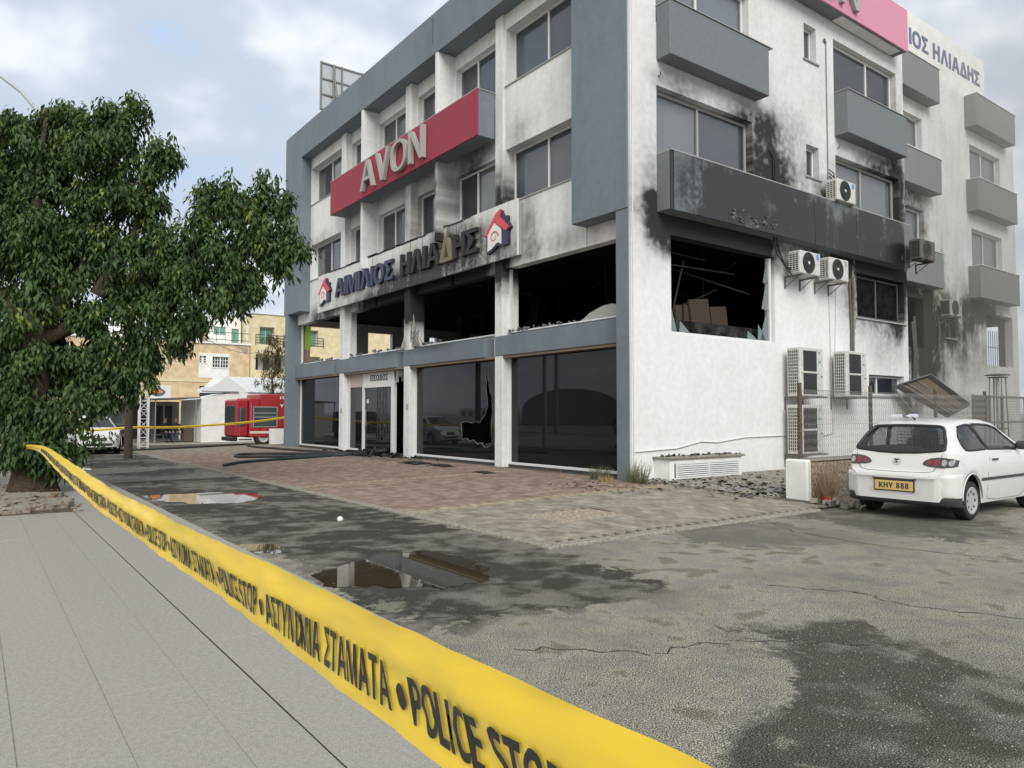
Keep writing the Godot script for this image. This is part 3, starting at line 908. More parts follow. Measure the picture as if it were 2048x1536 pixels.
	put("floor_slab", bx(V(-11.8, 5.9, -25.0), V(-1.52, 6.2, -12.7)), K, o)
	for x in [-6.5, -14.0]:
		put("inner_wall", bx(V(x, 3.82, -12.3), V(x + 0.2, 6.0, -5.5)), K, o)
	for x in [-5.5, -11.0, -16.5]:
		put("inner_column", bx(V(x - 0.2, 3.82, -6.4), V(x + 0.2, 6.0, -6.0)), M.soot_wall, o)
	# what hangs and leans in the burnt rooms
	for q in [[-0.6, 5.2, -1.6, -0.7, 5.28, -4.6], [-0.5, 4.75, -5.0, -1.6, 5.5, -2.3], [-0.7, 5.4, -2.6, -0.5, 3.9, -1.9], [-0.5, 3.9, -1.9, -0.6, 3.5, -2.2], [-0.8, 3.85, -2.7, -0.8, 4.35, -2.7], [-0.7, 5.55, -1.8, -0.7, 5.5, -3.4], [-1.1, 4.9, -4.4, -2.0, 4.0, -2.6]]:
		var hung := B.new()
		hung.tube([V(q[0], q[1], q[2]), V(q[3], q[4], q[5])], 0.022, 5)
		put("hanging_rail", hung, M.char, o)
	for i in 26:
		var x := rng.randf_range(-16.0, -0.8)
		var z := rng.randf_range(-4.5, -1.2)
		var y := rng.randf_range(5.1, 5.9)
		var hung := B.new()
		hung.tube([V(x, y, z), V(x + rng.randf_range(-1.2, 1.2), y + rng.randf_range(-0.5, 0.2), z + rng.randf_range(-0.8, 0.8))], 0.014, 4)
		put("hanging_rail", hung, M.char, o)
		if i % 3 == 0:
			hung = B.new()
			hung.tube([V(x, 5.98, z), V(x + rng.randf_range(-0.1, 0.1), rng.randf_range(3.9, 5.2), z)], 0.012, 4)
			put("hanging_wire", hung, M.char, o)
	var ins := B.new()
	for q in [[-0.45, -2.75, 0.62, 0.85], [-0.45, -3.4, 0.85, 1.05], [-0.55, -4.3, 0.75, 0.95]]:
		ins.cbox(Transform3D(Basis.from_euler(V(0.12, 0.1, 0.05)), V(q[0] - 0.4, 3.82 + q[3] * 0.5 - 0.35, q[1])), V(0.05, q[3], q[2]))
	put("scorched_cabinet", ins, M.burnt_wood, o)
	# remains on the first-floor sills: torn lining board and ash
	var rem := B.new()
	var pile := PackedVector2Array([Vector2(-2.55, 3.88), Vector2(-2.3, 3.97), Vector2(-2.1, 4.08), Vector2(-1.85, 4.15), Vector2(-1.6, 4.21), Vector2(-1.3, 4.22), Vector2(-1.0, 4.15), Vector2(-0.8, 4.18), Vector2(-0.5, 4.13), Vector2(-0.48, 3.88)])
	rem.prism(pile, Transform3D(Basis(), V(0, 0, -0.76)), 0.05)
	put("fallen_lining", rem, M.letter_grey, o)
	var crumbs := B.new()
	for i in 90:
		var s = [[-5.3, -2.6], [-11.1, -9.0], [-16.1, -11.5], [-21.5, -17]][i % 4]
		crumbs.cbox(Transform3D(Basis.from_euler(V(rng.randf() * 3, rng.randf() * 3, rng.randf() * 3)), V(rng.randf_range(s[0], s[1]), 3.90 + rng.randf() * 0.05, rng.randf_range(-0.78, -0.58))), V(rng.randf_range(0.04, 0.22), 0.03, rng.randf_range(0.03, 0.1)))
	put("sill_debris", crumbs, M.ash_metal, o)
	var strands := B.new()
	for i in 12:
		var x := -11.2 + rng.randf_range(-0.3, 0.9)
		strands.tube([V(x, 5.0 - rng.randf(), -0.45), V(x + rng.randf_range(-0.2, 0.2), 4.4, -0.42), V(x + rng.randf_range(-0.4, 0.5), 3.9, -0.44)], 0.008, 4)
	put("burnt_cables", strands, M.black_rubber, o)
	for q in [[-11.75, -11.15], [-10.85, -10.1]]:
		var b := B.new()
		var s := 1.0 if q[0] < -11.5 else -1.0
		var x0: float = q[1] if s > 0 else q[0]
		b.prism(PackedVector2Array([Vector2(x0, 3.9), Vector2(x0 - s * 0.55, 3.9), Vector2(x0 - s * 0.4, 4.1), Vector2(x0 - s * 0.2, 4.5), Vector2(x0 - s * 0.02, 5.1)]), Transform3D(Basis(), V(0, 0, -0.55)), 0.02)
		put("torn_sheet", b, M.letter_grey, o)
	# banner left behind the end window
	put("banner", bx(V(-21.62, 4.55, -0.80), V(-20.9, 5.6, -0.78)), M.banner_green, o)
	put("banner_foot", bx(V(-21.62, 3.9, -0.80), V(-20.95, 4.54, -0.78)), mat("banner_brown", lin(0.2, 0.13, 0.1), 0.8), o)
	# conduits and pipes fixed to the side wall
	var c := B.new()
	c.tube([V(0.02, 0.75, -0.05), V(0.02, 0.79, -1.45), V(0.02, 0.93, -2.3), V(0.02, 0.90, -2.9), V(0.02, 1.0, -4.0), V(0.02, 1.02, -6.0)], 0.018, 6)
	c.tube([V(0.02, 0.1, -0.07), V(0.02, 6.2, -0.07), V(0.02, 13.4, -0.09)], 0.013, 6)
	put("conduit", c, M.pipe_white, o)
	c = B.new()
	c.tube([V(0.03, 12.3, -8.02), V(0.03, 8.1, -8.02)], 0.014, 6)
	c.tube([V(0.03, 12.3, -8.02), V(0.05, 12.38, -7.9)], 0.03, 6)
	put("conduit", c, M.pipe_grey, o)
	c = B.new()
	c.tube([V(0.03, 5.2, -7.96), V(0.03, 1.05, -8.05), V(0.06, 1.0, -7.5)], 0.014, 6)
	c.tube([V(0.03, 5.2, -8.35), V(0.03, 3.3, -8.22), V(0.03, 1.05, -8.1)], 0.012, 6)
	put("drain_pipe", c, M.pipe_white, o)
	c = B.new()
	c.tube([V(0.06, 5.6, -9.15), V(0.06, 5.2, -9.22), V(0.05, 4.4, -9.18), V(0.05, 3.4, -9.16)], 0.045, 7)
	c.tube([V(0.04, 5.55, -9.05), V(0.04, 4.0, -9.1), V(0.04, 3.4, -9.08)], 0.03, 6)
	put("lagged_pipe", c, M.lagging, o)
	c = B.new()
	c.tube([V(0.02, 8.55, -5.2), V(0.05, 8.4, -5.32), V(0.04, 7.5, -5.36)], 0.02, 5)
	c.tube([V(0.02, 8.5, -5.3), V(0.04, 8.3, -5.42), V(0.04, 7.5, -5.44)], 0.014, 5)
	for k in 3: c.tube([V(0.04, 8.6 - k * 0.1, -8.05), V(0.1, 8.5 - k * 0.14, -8.2 - k * 0.06), V(0.1, 7.7, -8.3 - k * 0.08)], 0.015, 5)
	put("burnt_cables", c, M.black_rubber, o)
	c = B.new()
	for k in 2: c.tube([V(0.25, 6.15, -5.0 - k * 0.1), V(0.2, 5.75, -5.2 - k * 0.15), V(0.2, 5.45, -5.6), V(0.3, 5.4 - k * 0.15, -5.72)], 0.02, 6)
	put("refrigerant_pipe", c, M.black_rubber, o)
	for q in [[-13.4, 5.4, 3.7], [-15.4, 4.9, 2.6], [-15.55, 5.1, 2.2], [-17.4, 5.5, 3.9]]:
		c = B.new()
		c.tube([V(-1.15, q[1], q[0]), V(-1.12, (q[1] + q[2]) * 0.5, q[0] - 0.08), V(-1.14, q[2], q[0] + 0.02)], 0.05, 6)
		put("charred_pipe", c, M.ac_burnt, o)
	# low vent housing against the side wall
	var vh := B.new()
	vh.box(V(0.0, 0.02, -0.72), V(0.46, 0.58, -0.87), 0.008)
	vh.box(V(0.0, 0.02, -3.12), V(0.46, 0.58, -3.25), 0.008)
	vh.box(V(0.0, 0.02, -0.871), V(0.459, 0.16, -3.119))
	vh.box(V(0.0, 0.48, -0.871), V(0.459, 0.579, -3.119))
	var vb := put("vent_housing", vh, M.stucco_white, o)
	put("ledge", bx(V(0.0, 0.58, -0.66), V(0.52, 0.625, -3.32), 0.008), M.kerb_concrete, vb)
	var vf := B.new()
	for s in [[0.14, 0.18, -0.9, -3.12], [0.46, 0.50, -0.9, -3.12]]: vf.box(V(0.46, s[0], s[2]), V(0.485, s[1], s[3]))
	for z in [-0.9, -2.0, -3.09]: vf.box(V(0.461, 0.18, z), V(0.486, 0.46, z - 0.035))
	put("louvre_frame", vf, M.aluminium_white, vb)
	for k in 6:
		for s in [[-0.935, -2.0], [-2.035, -3.09]]:
			var b := B.new()
			b.cbox(Transform3D(Basis.from_euler(V(0, 0, -0.7)), V(0.476, 0.205 + k * 0.046, (s[0] + s[1]) * 0.5)), V(0.042, 0.006, absf(s[1] - s[0]) - 0.004))
			put("slat", b, M.aluminium_white, vb)
	# rooftop handling: hooks above windows
	for q in [[9.35, -0.95], [9.3, -4.4], [9.35, -8.6], [9.35, -12.2]]:
		var hk := B.new()
		hk.tube([V(0.0, q[0], q[1]), V(0.07, q[0], q[1]), V(0.07, q[0] + 0.08, q[1])], 0.012, 5)
		put("hook", hk, M.rail_dark, o)

func house_logo(parent: Node, x: float, y: float, w: float, h: float, z: float) -> void:
	var sc := func(pts: Array) -> PackedVector2Array:
		var r := PackedVector2Array()
		for p in pts: r.append(Vector2(x + p[0] * w, y + p[1] * h))
		return r
	var b := B.new()
	b.prism(sc.call([[0.08, 0.0], [0.22, 0.02], [0.5, 0.14], [0.72, 0.10], [0.90, 0.12], [0.90, 0.45], [1.0, 0.5], [0.88, 0.66], [0.88, 0.80], [0.74, 0.80], [0.62, 1.0], [0.5, 0.92], [0.0, 0.45], [0.08, 0.43]]), Transform3D(Basis(), V(0, 0, z)), 0.10)
	var lg := put("house_emblem", b, M.navy, parent)
	b = B.new()
	b.prism(sc.call([[0.14, 0.06], [0.30, 0.10], [0.52, 0.22], [0.66, 0.16], [0.66, 0.52], [0.40, 0.72], [0.14, 0.47]]), Transform3D(Basis(), V(0, 0, z + 0.10)), 0.02)
	put("house_front", b, M.logo_white, lg)
	b = B.new()
	b.prism(sc.call([[0.02, 0.46], [0.12, 0.44], [0.40, 0.74], [0.84, 0.44], [0.98, 0.50], [0.62, 0.82], [0.66, 1.0], [0.50, 0.95], [0.40, 0.86]]), Transform3D(Basis(), V(0, 0, z + 0.10)), 0.03)
	put("house_roof", b, M.logo_red, lg)
	b = B.new()
	var arc := []
	for i in 16:
		var a := i * 0.48
		var r := 0.17 - i * 0.008
		arc.append(V(x + (0.40 + cos(a) * r) * w, y + (0.37 + sin(a) * r * 0.9) * h, z + 0.122))
	var rad := []
	for i in 16: rad.append(0.02 - 0.0009 * i)
	b.tube(arc, rad, 5)
	put("swirl", b, M.logo_red, lg)

func make_signs() -> void:
	var t := thing("red_sign", "long red sign box with grey raised letters across the upper front", "sign", V(-16.3, 9.5, 0.0))
	put("panel", bx(V(0, 0, 0.17), V(10.55, 1.36, 0.23), 0.006), M.red_sign, t)
	put("casing", bx(V(0.01, 0.01, -0.40), V(10.54, 1.35, 0.168), 0.008), M.grey_paint, t)
	put("edge_trim", bx(V(0.0, 1.35, -0.40), V(10.56, 1.375, 0.232)), M.aluminium_dirty, t)
	write("AVON", t, M.letter_grey, V(3.1, 0.16, 0.25), Basis(), 1.05, 4.6, 0.14, "letter", 0.12, 400)
	t = thing("shop_sign", "smoke-blackened white sign with navy letters between two house emblems", "sign", V(-18.7, 5.9, 0.0))
	var segs := [0.0, 2.9, 5.8, 8.7, 11.6, 14.25]
	for i in 5:
		var b := B.new(); b.mode = "f"
		b.box(V(segs[i] - 18.7, 5.9, -0.30), V(segs[i + 1] - 0.012 - 18.7, 7.46 - (0.05 if i in [1, 2] else 0.0), -0.25), 0.004)
		var pm := put("panel", b, M.sign_panel, t)
		pm.position = V(18.7, -5.9, 0)
	put("backing", bx(V(0.05, 0.04, -0.44), V(14.18, 1.5, -0.302)), M.aluminium_dirty, t)
	var nv: Material = M.navy
	var bl: Material = M.burnt_letter
	write("ΑΙΜΙΛΙΟΣ", t, nv, V(2.06, 0.40, -0.25), Basis(), 0.72, 5.05, 0.12, "letter", 0.06)
	write("ΗΛΙΑΔΗΣ", t, [bl, bl, bl, bl, M.letter_core, bl, bl], V(7.66, 0.40, -0.25), Basis(), 0.74, 4.75, 0.12, "letter", 0.06)
	house_logo(t, 0.32, 0.22, 1.25, 1.12, -0.25)
	house_logo(t, 12.8, 0.22, 1.25, 1.16, -0.25)
	var dr := B.new()
	for q in [[5.3, 0.9], [8.2, 0.5], [9.0, 0.55], [9.7, 0.45], [10.6, 0.6], [11.1, 0.35]]:
		dr.tube([V(q[0], 1.56, -0.246), V(q[0] + 0.02, 1.56 - q[1], -0.246)], 0.008, 4)
	put("hanging_strip", dr, M.burnt_letter, t)
	var cap := B.new()
	for i in 24:
		cap.cbox(Transform3D(Basis.from_euler(V(0, 0, rng.randf_range(-0.03, 0.03))), V(1.4 + i * 0.45, 1.53 + rng.randf() * 0.05, -0.30)), V(0.42, 0.03, 0.16))
	put("burnt_edge", cap, M.burnt_letter, t)
	# red sign on the side wall
	t = thing("side_red_sign", "faded red sign box with grey raised letters high on the side wall", "sign", V(0.0, 13.06, -12.05))
	put("panel", bx(V(0.42, 0, 0), V(0.47, 1.36, 8.6), 0.006), M.red_sign_faded, t)
	put("casing", bx(V(0.0, 0.01, 0.02), V(0.418, 1.34, 8.58), 0.008), M.grey_balcony, t)
	put("soffit_panel", bx(V(0.04, -0.01, 0.3), V(0.36, 0.012, 3.7)), M.stucco_white, t)
	write("AVON", t, M.letter_grey, V(0.475, 0.20, 7.7), Basis(V(0, 0, -1), V(0, 1, 0), V(1, 0, 0)), 1.0, 4.55, 0.12, "letter", 0.12, 400)
	# white roof sign over the wing
	t = thing("roof_sign", "white roof board with blue-grey Greek lettering above the rear wing", "sign", V(-1.22, 14.46, -22.4))
	put("board", bx(V(-0.12, 0, 0), V(0, 2.0, 10.4), 0.008), M.stucco_white, t)
	write("ΑΙΜΙΛΙΟΣ ΗΛΙΑΔΗΣ", t, M.print_navy, V(0.0, 0.76, 9.4), Basis(V(0, 0, -1), V(0, 1, 0), V(1, 0, 0)), 0.60, 8.9, 0.02, "letter", 0.12)
	# billboard seen from behind on the roof
	t = thing("billboard", "back of a braced white billboard standing on the roof edge", "billboard", V(-19.0, 13.6, -0.35))
	put("board", bx(V(-0.06, 1.3, -4.2), V(0, 3.45, 0), 0.006), M.board_back, t)
	var b := B.new()
	for y in [1.34, 2.0, 2.7, 3.4]: b.box(V(0.0, y - 0.03, -4.2), V(0.05, y + 0.03, 0))
	for z in [-0.04, -1.0, -2.0, -3.0, -4.16]: b.box(V(0.001, 1.3, z - 0.03), V(0.052, 3.45, z + 0.03))
	put("frame", b, M.steel_dull, t)
	for z in [-0.6, -2.4]:
		b = B.new()
		b.tube([V(0.10, 0, z), V(0.10, 3.4, z)], 0.06, 6)
		b.tube([V(0.12, 2.9, z), V(1.1, 0, z)], 0.04, 6)
		put("post", b, M.steel_dull, t)

# ---------------------------------------------------------------- ground
func apron_y(x: float, z: float) -> float:
	return 0.11 * clampf(minf((6.05 - z) / 6.05, (4.45 - x) / 4.45), 0.0, 1.0)

func sheet(pts: Array) -> B:
	var b := B.new()
	b.poly(pts, Vector3.UP)
	return b

func ragged(c: Vector2, pts: Array, jit: float, y: float) -> B:
	var b := B.new()
	var fine := PackedVector2Array()
	var m := pts.size()
	var tr := PackedInt32Array()
	while tr.size() == 0:
		fine = PackedVector2Array()
		for i in m:
			var p := Vector2(pts[i][0], pts[i][1])
			var q := Vector2(pts[(i + 1) % m][0], pts[(i + 1) % m][1])
			for k in 7:
				var t := p.lerp(q, k / 7.0)
				fine.append(t + (q - p).orthogonal().normalized() * clampf(rng.randfn(0, jit), -2.0 * jit, 2.0 * jit))
		tr = Geometry2D.triangulate_polygon(fine)
		jit *= 0.6
	for i in range(0, tr.size(), 3):
		b.poly([V(fine[tr[i]].x, y, fine[tr[i]].y), V(fine[tr[i + 1]].x, y, fine[tr[i + 1]].y), V(fine[tr[i + 2]].x, y, fine[tr[i + 2]].y)], Vector3.UP)
	return b

func make_ground() -> void:
	var road := struct("road", sheet([V(-400, -0.03, -400), V(400, -0.03, -400), V(400, -0.03, 400), V(-400, -0.03, 400)]), M.asphalt)
	# cracks in the road
	for q in [[[6.2, 8.9], [6.45, 8.3], [6.4, 7.9], [6.7, 7.6]], [[7.3, 8.6], [7.9, 7.9], [8.0, 7.3], [8.6, 6.6]], [[3.0, 8.4], [3.6, 7.6], [4.6, 7.2], [5.2, 6.7]], [[7.2, 5.6], [7.8, 5.2], [8.3, 5.3], [9.2, 4.9]], [[4.5, 1.8], [5.6, 2.6], [6.9, 2.7], [8.6, 2.2]], [[-1.5, 8.0], [-0.4, 7.2], [0.8, 6.9]], [[1.4, 8.0], [2.2, 7.3], [2.0, 6.7]]]:
		var b := B.new()
		var prev := Vector2(q[0][0], q[0][1])
		for i in range(1, q.size()):
			var nx := Vector2(q[i][0], q[i][1])
			var p := prev
			for k in 9:
				var t := prev.lerp(nx, (k + 1) / 9.0) + Vector2(rng.randfn(0, 0.03), rng.randfn(0, 0.03))
				var s := (t - p).orthogonal().normalized() * rng.randf_range(0.003, 0.008)
				b.poly([V(p.x - s.x, -0.027, p.y - s.y), V(p.x + s.x, -0.027, p.y + s.y), V(t.x + s.x, -0.027, t.y + s.y), V(t.x - s.x, -0.027, t.y - s.y)], Vector3.UP)
				p = t
			prev = nx
		put("crack", b, M.crack_fill, road)
	# loose chippings
	var chip := B.new()
	chip.cbox(Transform3D(), V(1, 0.6, 0.8), 0.2)
	var xf := []
	var cols := []
	for i in 5200:
		var p := Vector2(rng.randf_range(1.5, 11.0), rng.randf_range(0.0, 9.0))
		if p.x < 4.7 and p.y < 6.2: continue
		if rng.randf() > 0.35: p = Vector2(rng.randfn(8.8, 1.0), rng.randfn(7.2, 0.9))
		if p.y > 8.95 or p.distance_to(Vector2(11.3, 11.6)) < 1.5 or (p.x < 4.8 and p.y < 6.2): continue
		var s := rng.randf_range(0.003, 0.010)
		xf.append(Transform3D(Basis.from_euler(V(rng.randf() * 6, rng.randf() * 6, 0)).scaled(V(s, s, s)), V(p.x, -0.026, p.y)))
		var g := rng.randf_range(0.12, 0.5)
		cols.append(Color(g, g * 0.97, g * 0.9))
	many("loose_chippings", chip.mesh(), xf, M.paver, road, cols)
	# puddles
	for q in [[[[-4.5, 8.9], [-4.4, 8.2], [-4.3, 7.6], [-3.7, 6.95], [-2.9, 7.0], [-2.2, 7.7], [-2.5, 8.4], [-3.4, 8.8]], 0.05], [[[2.1, 8.95], [2.35, 8.5], [2.9, 8.55], [3.0, 8.8], [2.6, 9.0]], 0.03], [[[4.2, 8.8], [4.0, 8.3], [3.75, 7.9], [3.8, 7.35], [4.4, 7.1], [5.1, 7.3], [5.5, 7.65], [5.5, 8.05], [5.1, 8.5], [4.9, 8.92]], 0.045], [[[-14.0, 9.0], [-13.6, 8.7], [-12.6, 8.75], [-12.9, 9.0]], 0.04]]:
		struct("puddle", ragged(Vector2.ZERO, q[0], q[1], -0.025), M.water)
	# forecourt: bedding, pavers, kerbs
	var ap := B.new()
	ap.poly([V(-25, -0.01, 6.05), V(4.45, -0.01, 6.05), V(0.0, apron_y(0, 0) - 0.012, 0.0), V(-25, apron_y(-1, 0) - 0.012, 0.0)], Vector3.UP)
	ap.poly([V(4.45, -0.01, 6.05), V(4.45, -0.01, -0.6), V(0.0, apron_y(0, 0) - 0.012, -0.6), V(0.0, apron_y(0, 0) - 0.012, 0.0)], Vector3.UP)
	ap.poly([V(-25, apron_y(-1, 0) - 0.012, 0.0), V(0.0, apron_y(0, 0) - 0.012, 0.0), V(0, apron_y(0, 0) - 0.012, -1.2), V(-25, apron_y(-1, 0) - 0.012, -1.2)], Vector3.UP)
	ap.poly([V(3.4, apron_y(3.4, -2), -0.6), V(3.4, apron_y(3.4, -2), -30), V(-1.3, apron_y(0, 0), -30), V(-1.3, apron_y(0, 0), -0.6)], Vector3.UP)
	ap.poly([V(-25, -0.01, 6.05), V(-25, apron_y(-1, 0) - 0.012, -1.2), V(-30, -0.016, -1.2), V(-30, -0.016, 6.05)], Vector3.UP)
	var fc := struct("forecourt", ap, M.bed_sand)
	var brick := B.new()
	brick.cbox(Transform3D(), V(0.196, 0.05, 0.096), 0.006)
	xf = []
	cols = []
	var rows := 61
	for r in rows:
		var z := 5.86 - r * 0.1
		var off := 0.1 if r % 2 else 0.0
		for c in 148:
			var x := 4.30 - c * 0.2 - off
			if x < -24.9: continue
			if x > 2.35 and x < 3.35 and z < 4.85 and z > 3.4: continue
			var y := apron_y(x, z) - 0.022 + rng.randf_range(-0.002, 0.0025)
			xf.append(Transform3D(Basis.from_euler(V(rng.randfn(0, 0.006), rng.randfn(0, 0.01), rng.randfn(0, 0.004))), V(x, y, z)))
			var k := rng.randf_range(0.82, 1.12)
			var col := Color(0.32, 0.245, 0.205)
			if x > 0.98: col = Color(0.33, 0.305, 0.255)
			elif x < -18.5: col = Color(0.31, 0.27, 0.225)
			for lx in [0.92, -4.1, -9.2, -14.3]:
				if absf(x - lx) < 0.10: col = Color(0.42, 0.36, 0.255)
			if z < 0.9 and x < -9 and x > -16: col = col.lerp(Color(0.08, 0.075, 0.07), rng.randf_range(0.2, 0.7))
			cols.append(col * k)
	for r in 40:
		var x2 := 3.2 - r * 0.1
		for c in 34:
			var z2 := -0.35 - c * 0.2 - (0.1 if r % 2 else 0.0)
			if x2 < 0.05: continue
			xf.append(Transform3D(Basis.from_euler(V(0, PI / 2 + rng.randfn(0, 0.01), 0)), V(x2, apron_y(x2, z2) + 0.004 + rng.randf_range(-0.002, 0.002), z2)))
			var k2 := rng.randf_range(0.8, 1.1)
			cols.append(Color(0.34, 0.32, 0.275) * k2)
	many("paving_bricks", brick.mesh(), xf, M.paver, fc, cols)
	for i in 42:
		put("kerb_stone", bx(V(4.6 - i * 0.7, -0.12, 5.92), V(4.6 - i * 0.7 - 0.693, 0.004 + rng.randf_range(-0.004, 0.004), 6.08), 0.012), M.kerb_concrete, fc)
	for i in 8:
		put("kerb_stone", bx(V(4.42, -0.12, 5.9 - i * 0.7), V(4.6, 0.003 + rng.randf_range(-0.004, 0.004), 5.9 - i * 0.7 - 0.693), 0.012), M.kerb_concrete, fc)
	# drain cover let into the pavers
	var dc := thing("drain_cover", "rectangular concrete drain cover set in the grey pavers near the kerb corner", "drain cover", V(2.86, 0.012, 4.13))
	dc.rotation.z = -0.012
	put("frame", bx(V(-0.5, -0.05, -0.72), V(0.5, 0.016, 0.72), 0.008), M.kerb_concrete, dc)
	put("lid", bx(V(-0.43, -0.03, -0.65), V(0.43, 0.020, 0.65), 0.01), M.old_concrete, dc)
	# pavement in the foreground: cast slabs
	var pv := struct("pavement", bx(V(-30, -0.12, 9.02), V(30, -0.005, 22)), M.concrete_slab)
	var zs := [9.0, 10.216, 10.53, 10.95, 11.38, 11.82, 12.3, 14.0, 18.0]
	for r in zs.size() - 1:
		var x := 14.0 - r * 0.9
		var step := 5.5 if r > 0 else 4.0
		while x > -2.3 if (r > 0 and r < 6) else x > -26.0:
			var xe := maxf(x - step, -2.36) if (r > 0 and r < 6) else x - step
			put("slab", bx(V(xe + 0.002, -0.08, zs[r] + (0.004 if r == 1 else 0.0015)), V(x - 0.002, 0.0 + rng.randf_range(-0.0015, 0.0015), zs[r + 1] - (0.004 if r == 0 else 0.0015)), 0.004), M.concrete_slab, pv)
			x = xe
	put("joint", bx(V(-2.3, -0.006, 10.212), V(14.0, -0.002, 10.220)), M.crack_fill, pv)
	# far side of the crossing street
	struct("far_ground", sheet([V(-120, -0.022, -60), V(-23, -0.022, -60), V(-23, -0.022, 6.2), V(-120, -0.022, 6.2)]), M.pale_ground)
	struct("far_path", sheet([V(-60, -0.018, 9.4), V(-17.0, -0.018, 9.4), V(-17.0, -0.018, 11.2), V(-60, -0.018, 11.2)]), M.pale_ground)
	# tree pit
	var pit := struct("tree_pit", bx(V(-8.6, -0.1, 10.22), V(-2.38, 0.002, 12.3)), M.bed_sand)
	for q in [[-3.2, 10.6, 0.5], [-3.9, 11.1, 0.6], [-4.8, 10.75, 0.55], [-3.0, 11.5, 0.5], [-4.4, 11.7, 0.6], [-5.4, 11.3, 0.5], [-6.9, 10.8, 0.6], [-2.8, 11.05, 0.35], [-5.0, 10.38, 0.3], [-3.6, 10.35, 0.3]]:
		var b := B.new()
		var p := PackedVector2Array()
		for k in 7:
			var a := k * TAU / 7
			p.append(Vector2(cos(a), sin(a)) * q[2] * rng.randf_range(0.6, 1.05))
		b.prism(p, Transform3D(Basis(V(1, 0, 0), V(0, 0, 1), V(0, -1, 0)).rotated(V(0, 0, 1), rng.randf_range(-0.1, 0.1)), V(q[0], 0.09, q[1])), 0.16)
		put("broken_slab", b, M.pit_stone, pit)
	var lf := B.new()
	lf.poly([V(-0.5, 0, 0), V(0, 0.1, 0.25), V(0.5, 0, 0), V(0, 0.05, -0.25)], Vector3.UP)
	xf = []
	for i in 900:
		var p := V(rng.randf_range(-8.3, -2.1), 0.01 + rng.randf() * 0.1, rng.randf_range(10.1, 12.2))
		var s := rng.randf_range(0.05, 0.11)
		xf.append(Transform3D(Basis.from_euler(V(rng.randf_range(-0.6, 0.6), rng.randf() * 6, rng.randf_range(-0.6, 0.6))).scaled(V(s, s, s)), p))
	many("fallen_leaves", lf.mesh(), xf, M.dead_leaf, pit)

# ---------------------------------------------------------------- things on the walls
func make_small_ac() -> Node3D:
	var t := thing("air_conditioner", "", "air conditioner")
	put("casing", bx(V(0.2, 0.05, -0.48), V(0.55, 0.66, 0.48), 0.02), M.ac_white, t)
	var b := B.new()
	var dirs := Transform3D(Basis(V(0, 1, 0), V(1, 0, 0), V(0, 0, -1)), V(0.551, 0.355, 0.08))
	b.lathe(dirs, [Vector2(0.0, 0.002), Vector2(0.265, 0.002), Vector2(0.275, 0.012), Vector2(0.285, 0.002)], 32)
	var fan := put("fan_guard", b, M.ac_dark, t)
	b = B.new()
	for k in 9:
		var rr := 0.05 + k * 0.026
		var ring := []
		for i in 25: ring.append(V(0.562, 0.355 + sin(i * TAU / 24) * rr, 0.08 + cos(i * TAU / 24) * rr))
		b.tube(ring, 0.003, 4, false)
	for i in 12:
		var a := i * TAU / 12
		b.tube([V(0.565, 0.355, 0.08), V(0.562, 0.355 + sin(a) * 0.27, 0.08 + cos(a) * 0.27)], 0.003, 4)
	put("wires", b, M.ac_grille, fan)
	b = B.new()
	b.lathe(Transform3D(dirs.basis, V(0.56, 0.355, 0.08)), [Vector2(0.0, 0.012), Vector2(0.04, 0.01), Vector2(0.045, 0.0)], 16)
	put("hub", b, M.ac_white, fan)
	b = B.new()
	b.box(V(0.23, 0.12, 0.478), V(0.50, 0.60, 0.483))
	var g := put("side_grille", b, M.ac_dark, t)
	b = B.new()
	for k in 9: b.box(V(0.235, 0.13 + k * 0.055, 0.483), V(0.50, 0.15 + k * 0.055, 0.492))
	for k in 4: b.box(V(0.23 + k * 0.088, 0.12, 0.482), V(0.245 + k * 0.088, 0.60, 0.494))
	put("bars", b, M.ac_white, g)
	put("sticker", bx(V(0.5505, 0.48, -0.40), V(0.553, 0.62, -0.28)), M.sticker_blue, t)
	b = B.new()
	for z in [-0.35, 0.35]:
		b.box(V(0.0, 0.0, z - 0.02), V(0.56, 0.04, z + 0.02))
		b.box(V(0.0, -0.28, z - 0.02), V(0.03, 0.04, z + 0.02))
		b.tube([V(0.02, -0.25, z), V(0.4, 0.0, z)], 0.012, 4)
	put("bracket", b, M.steel_dull, t)
	return t

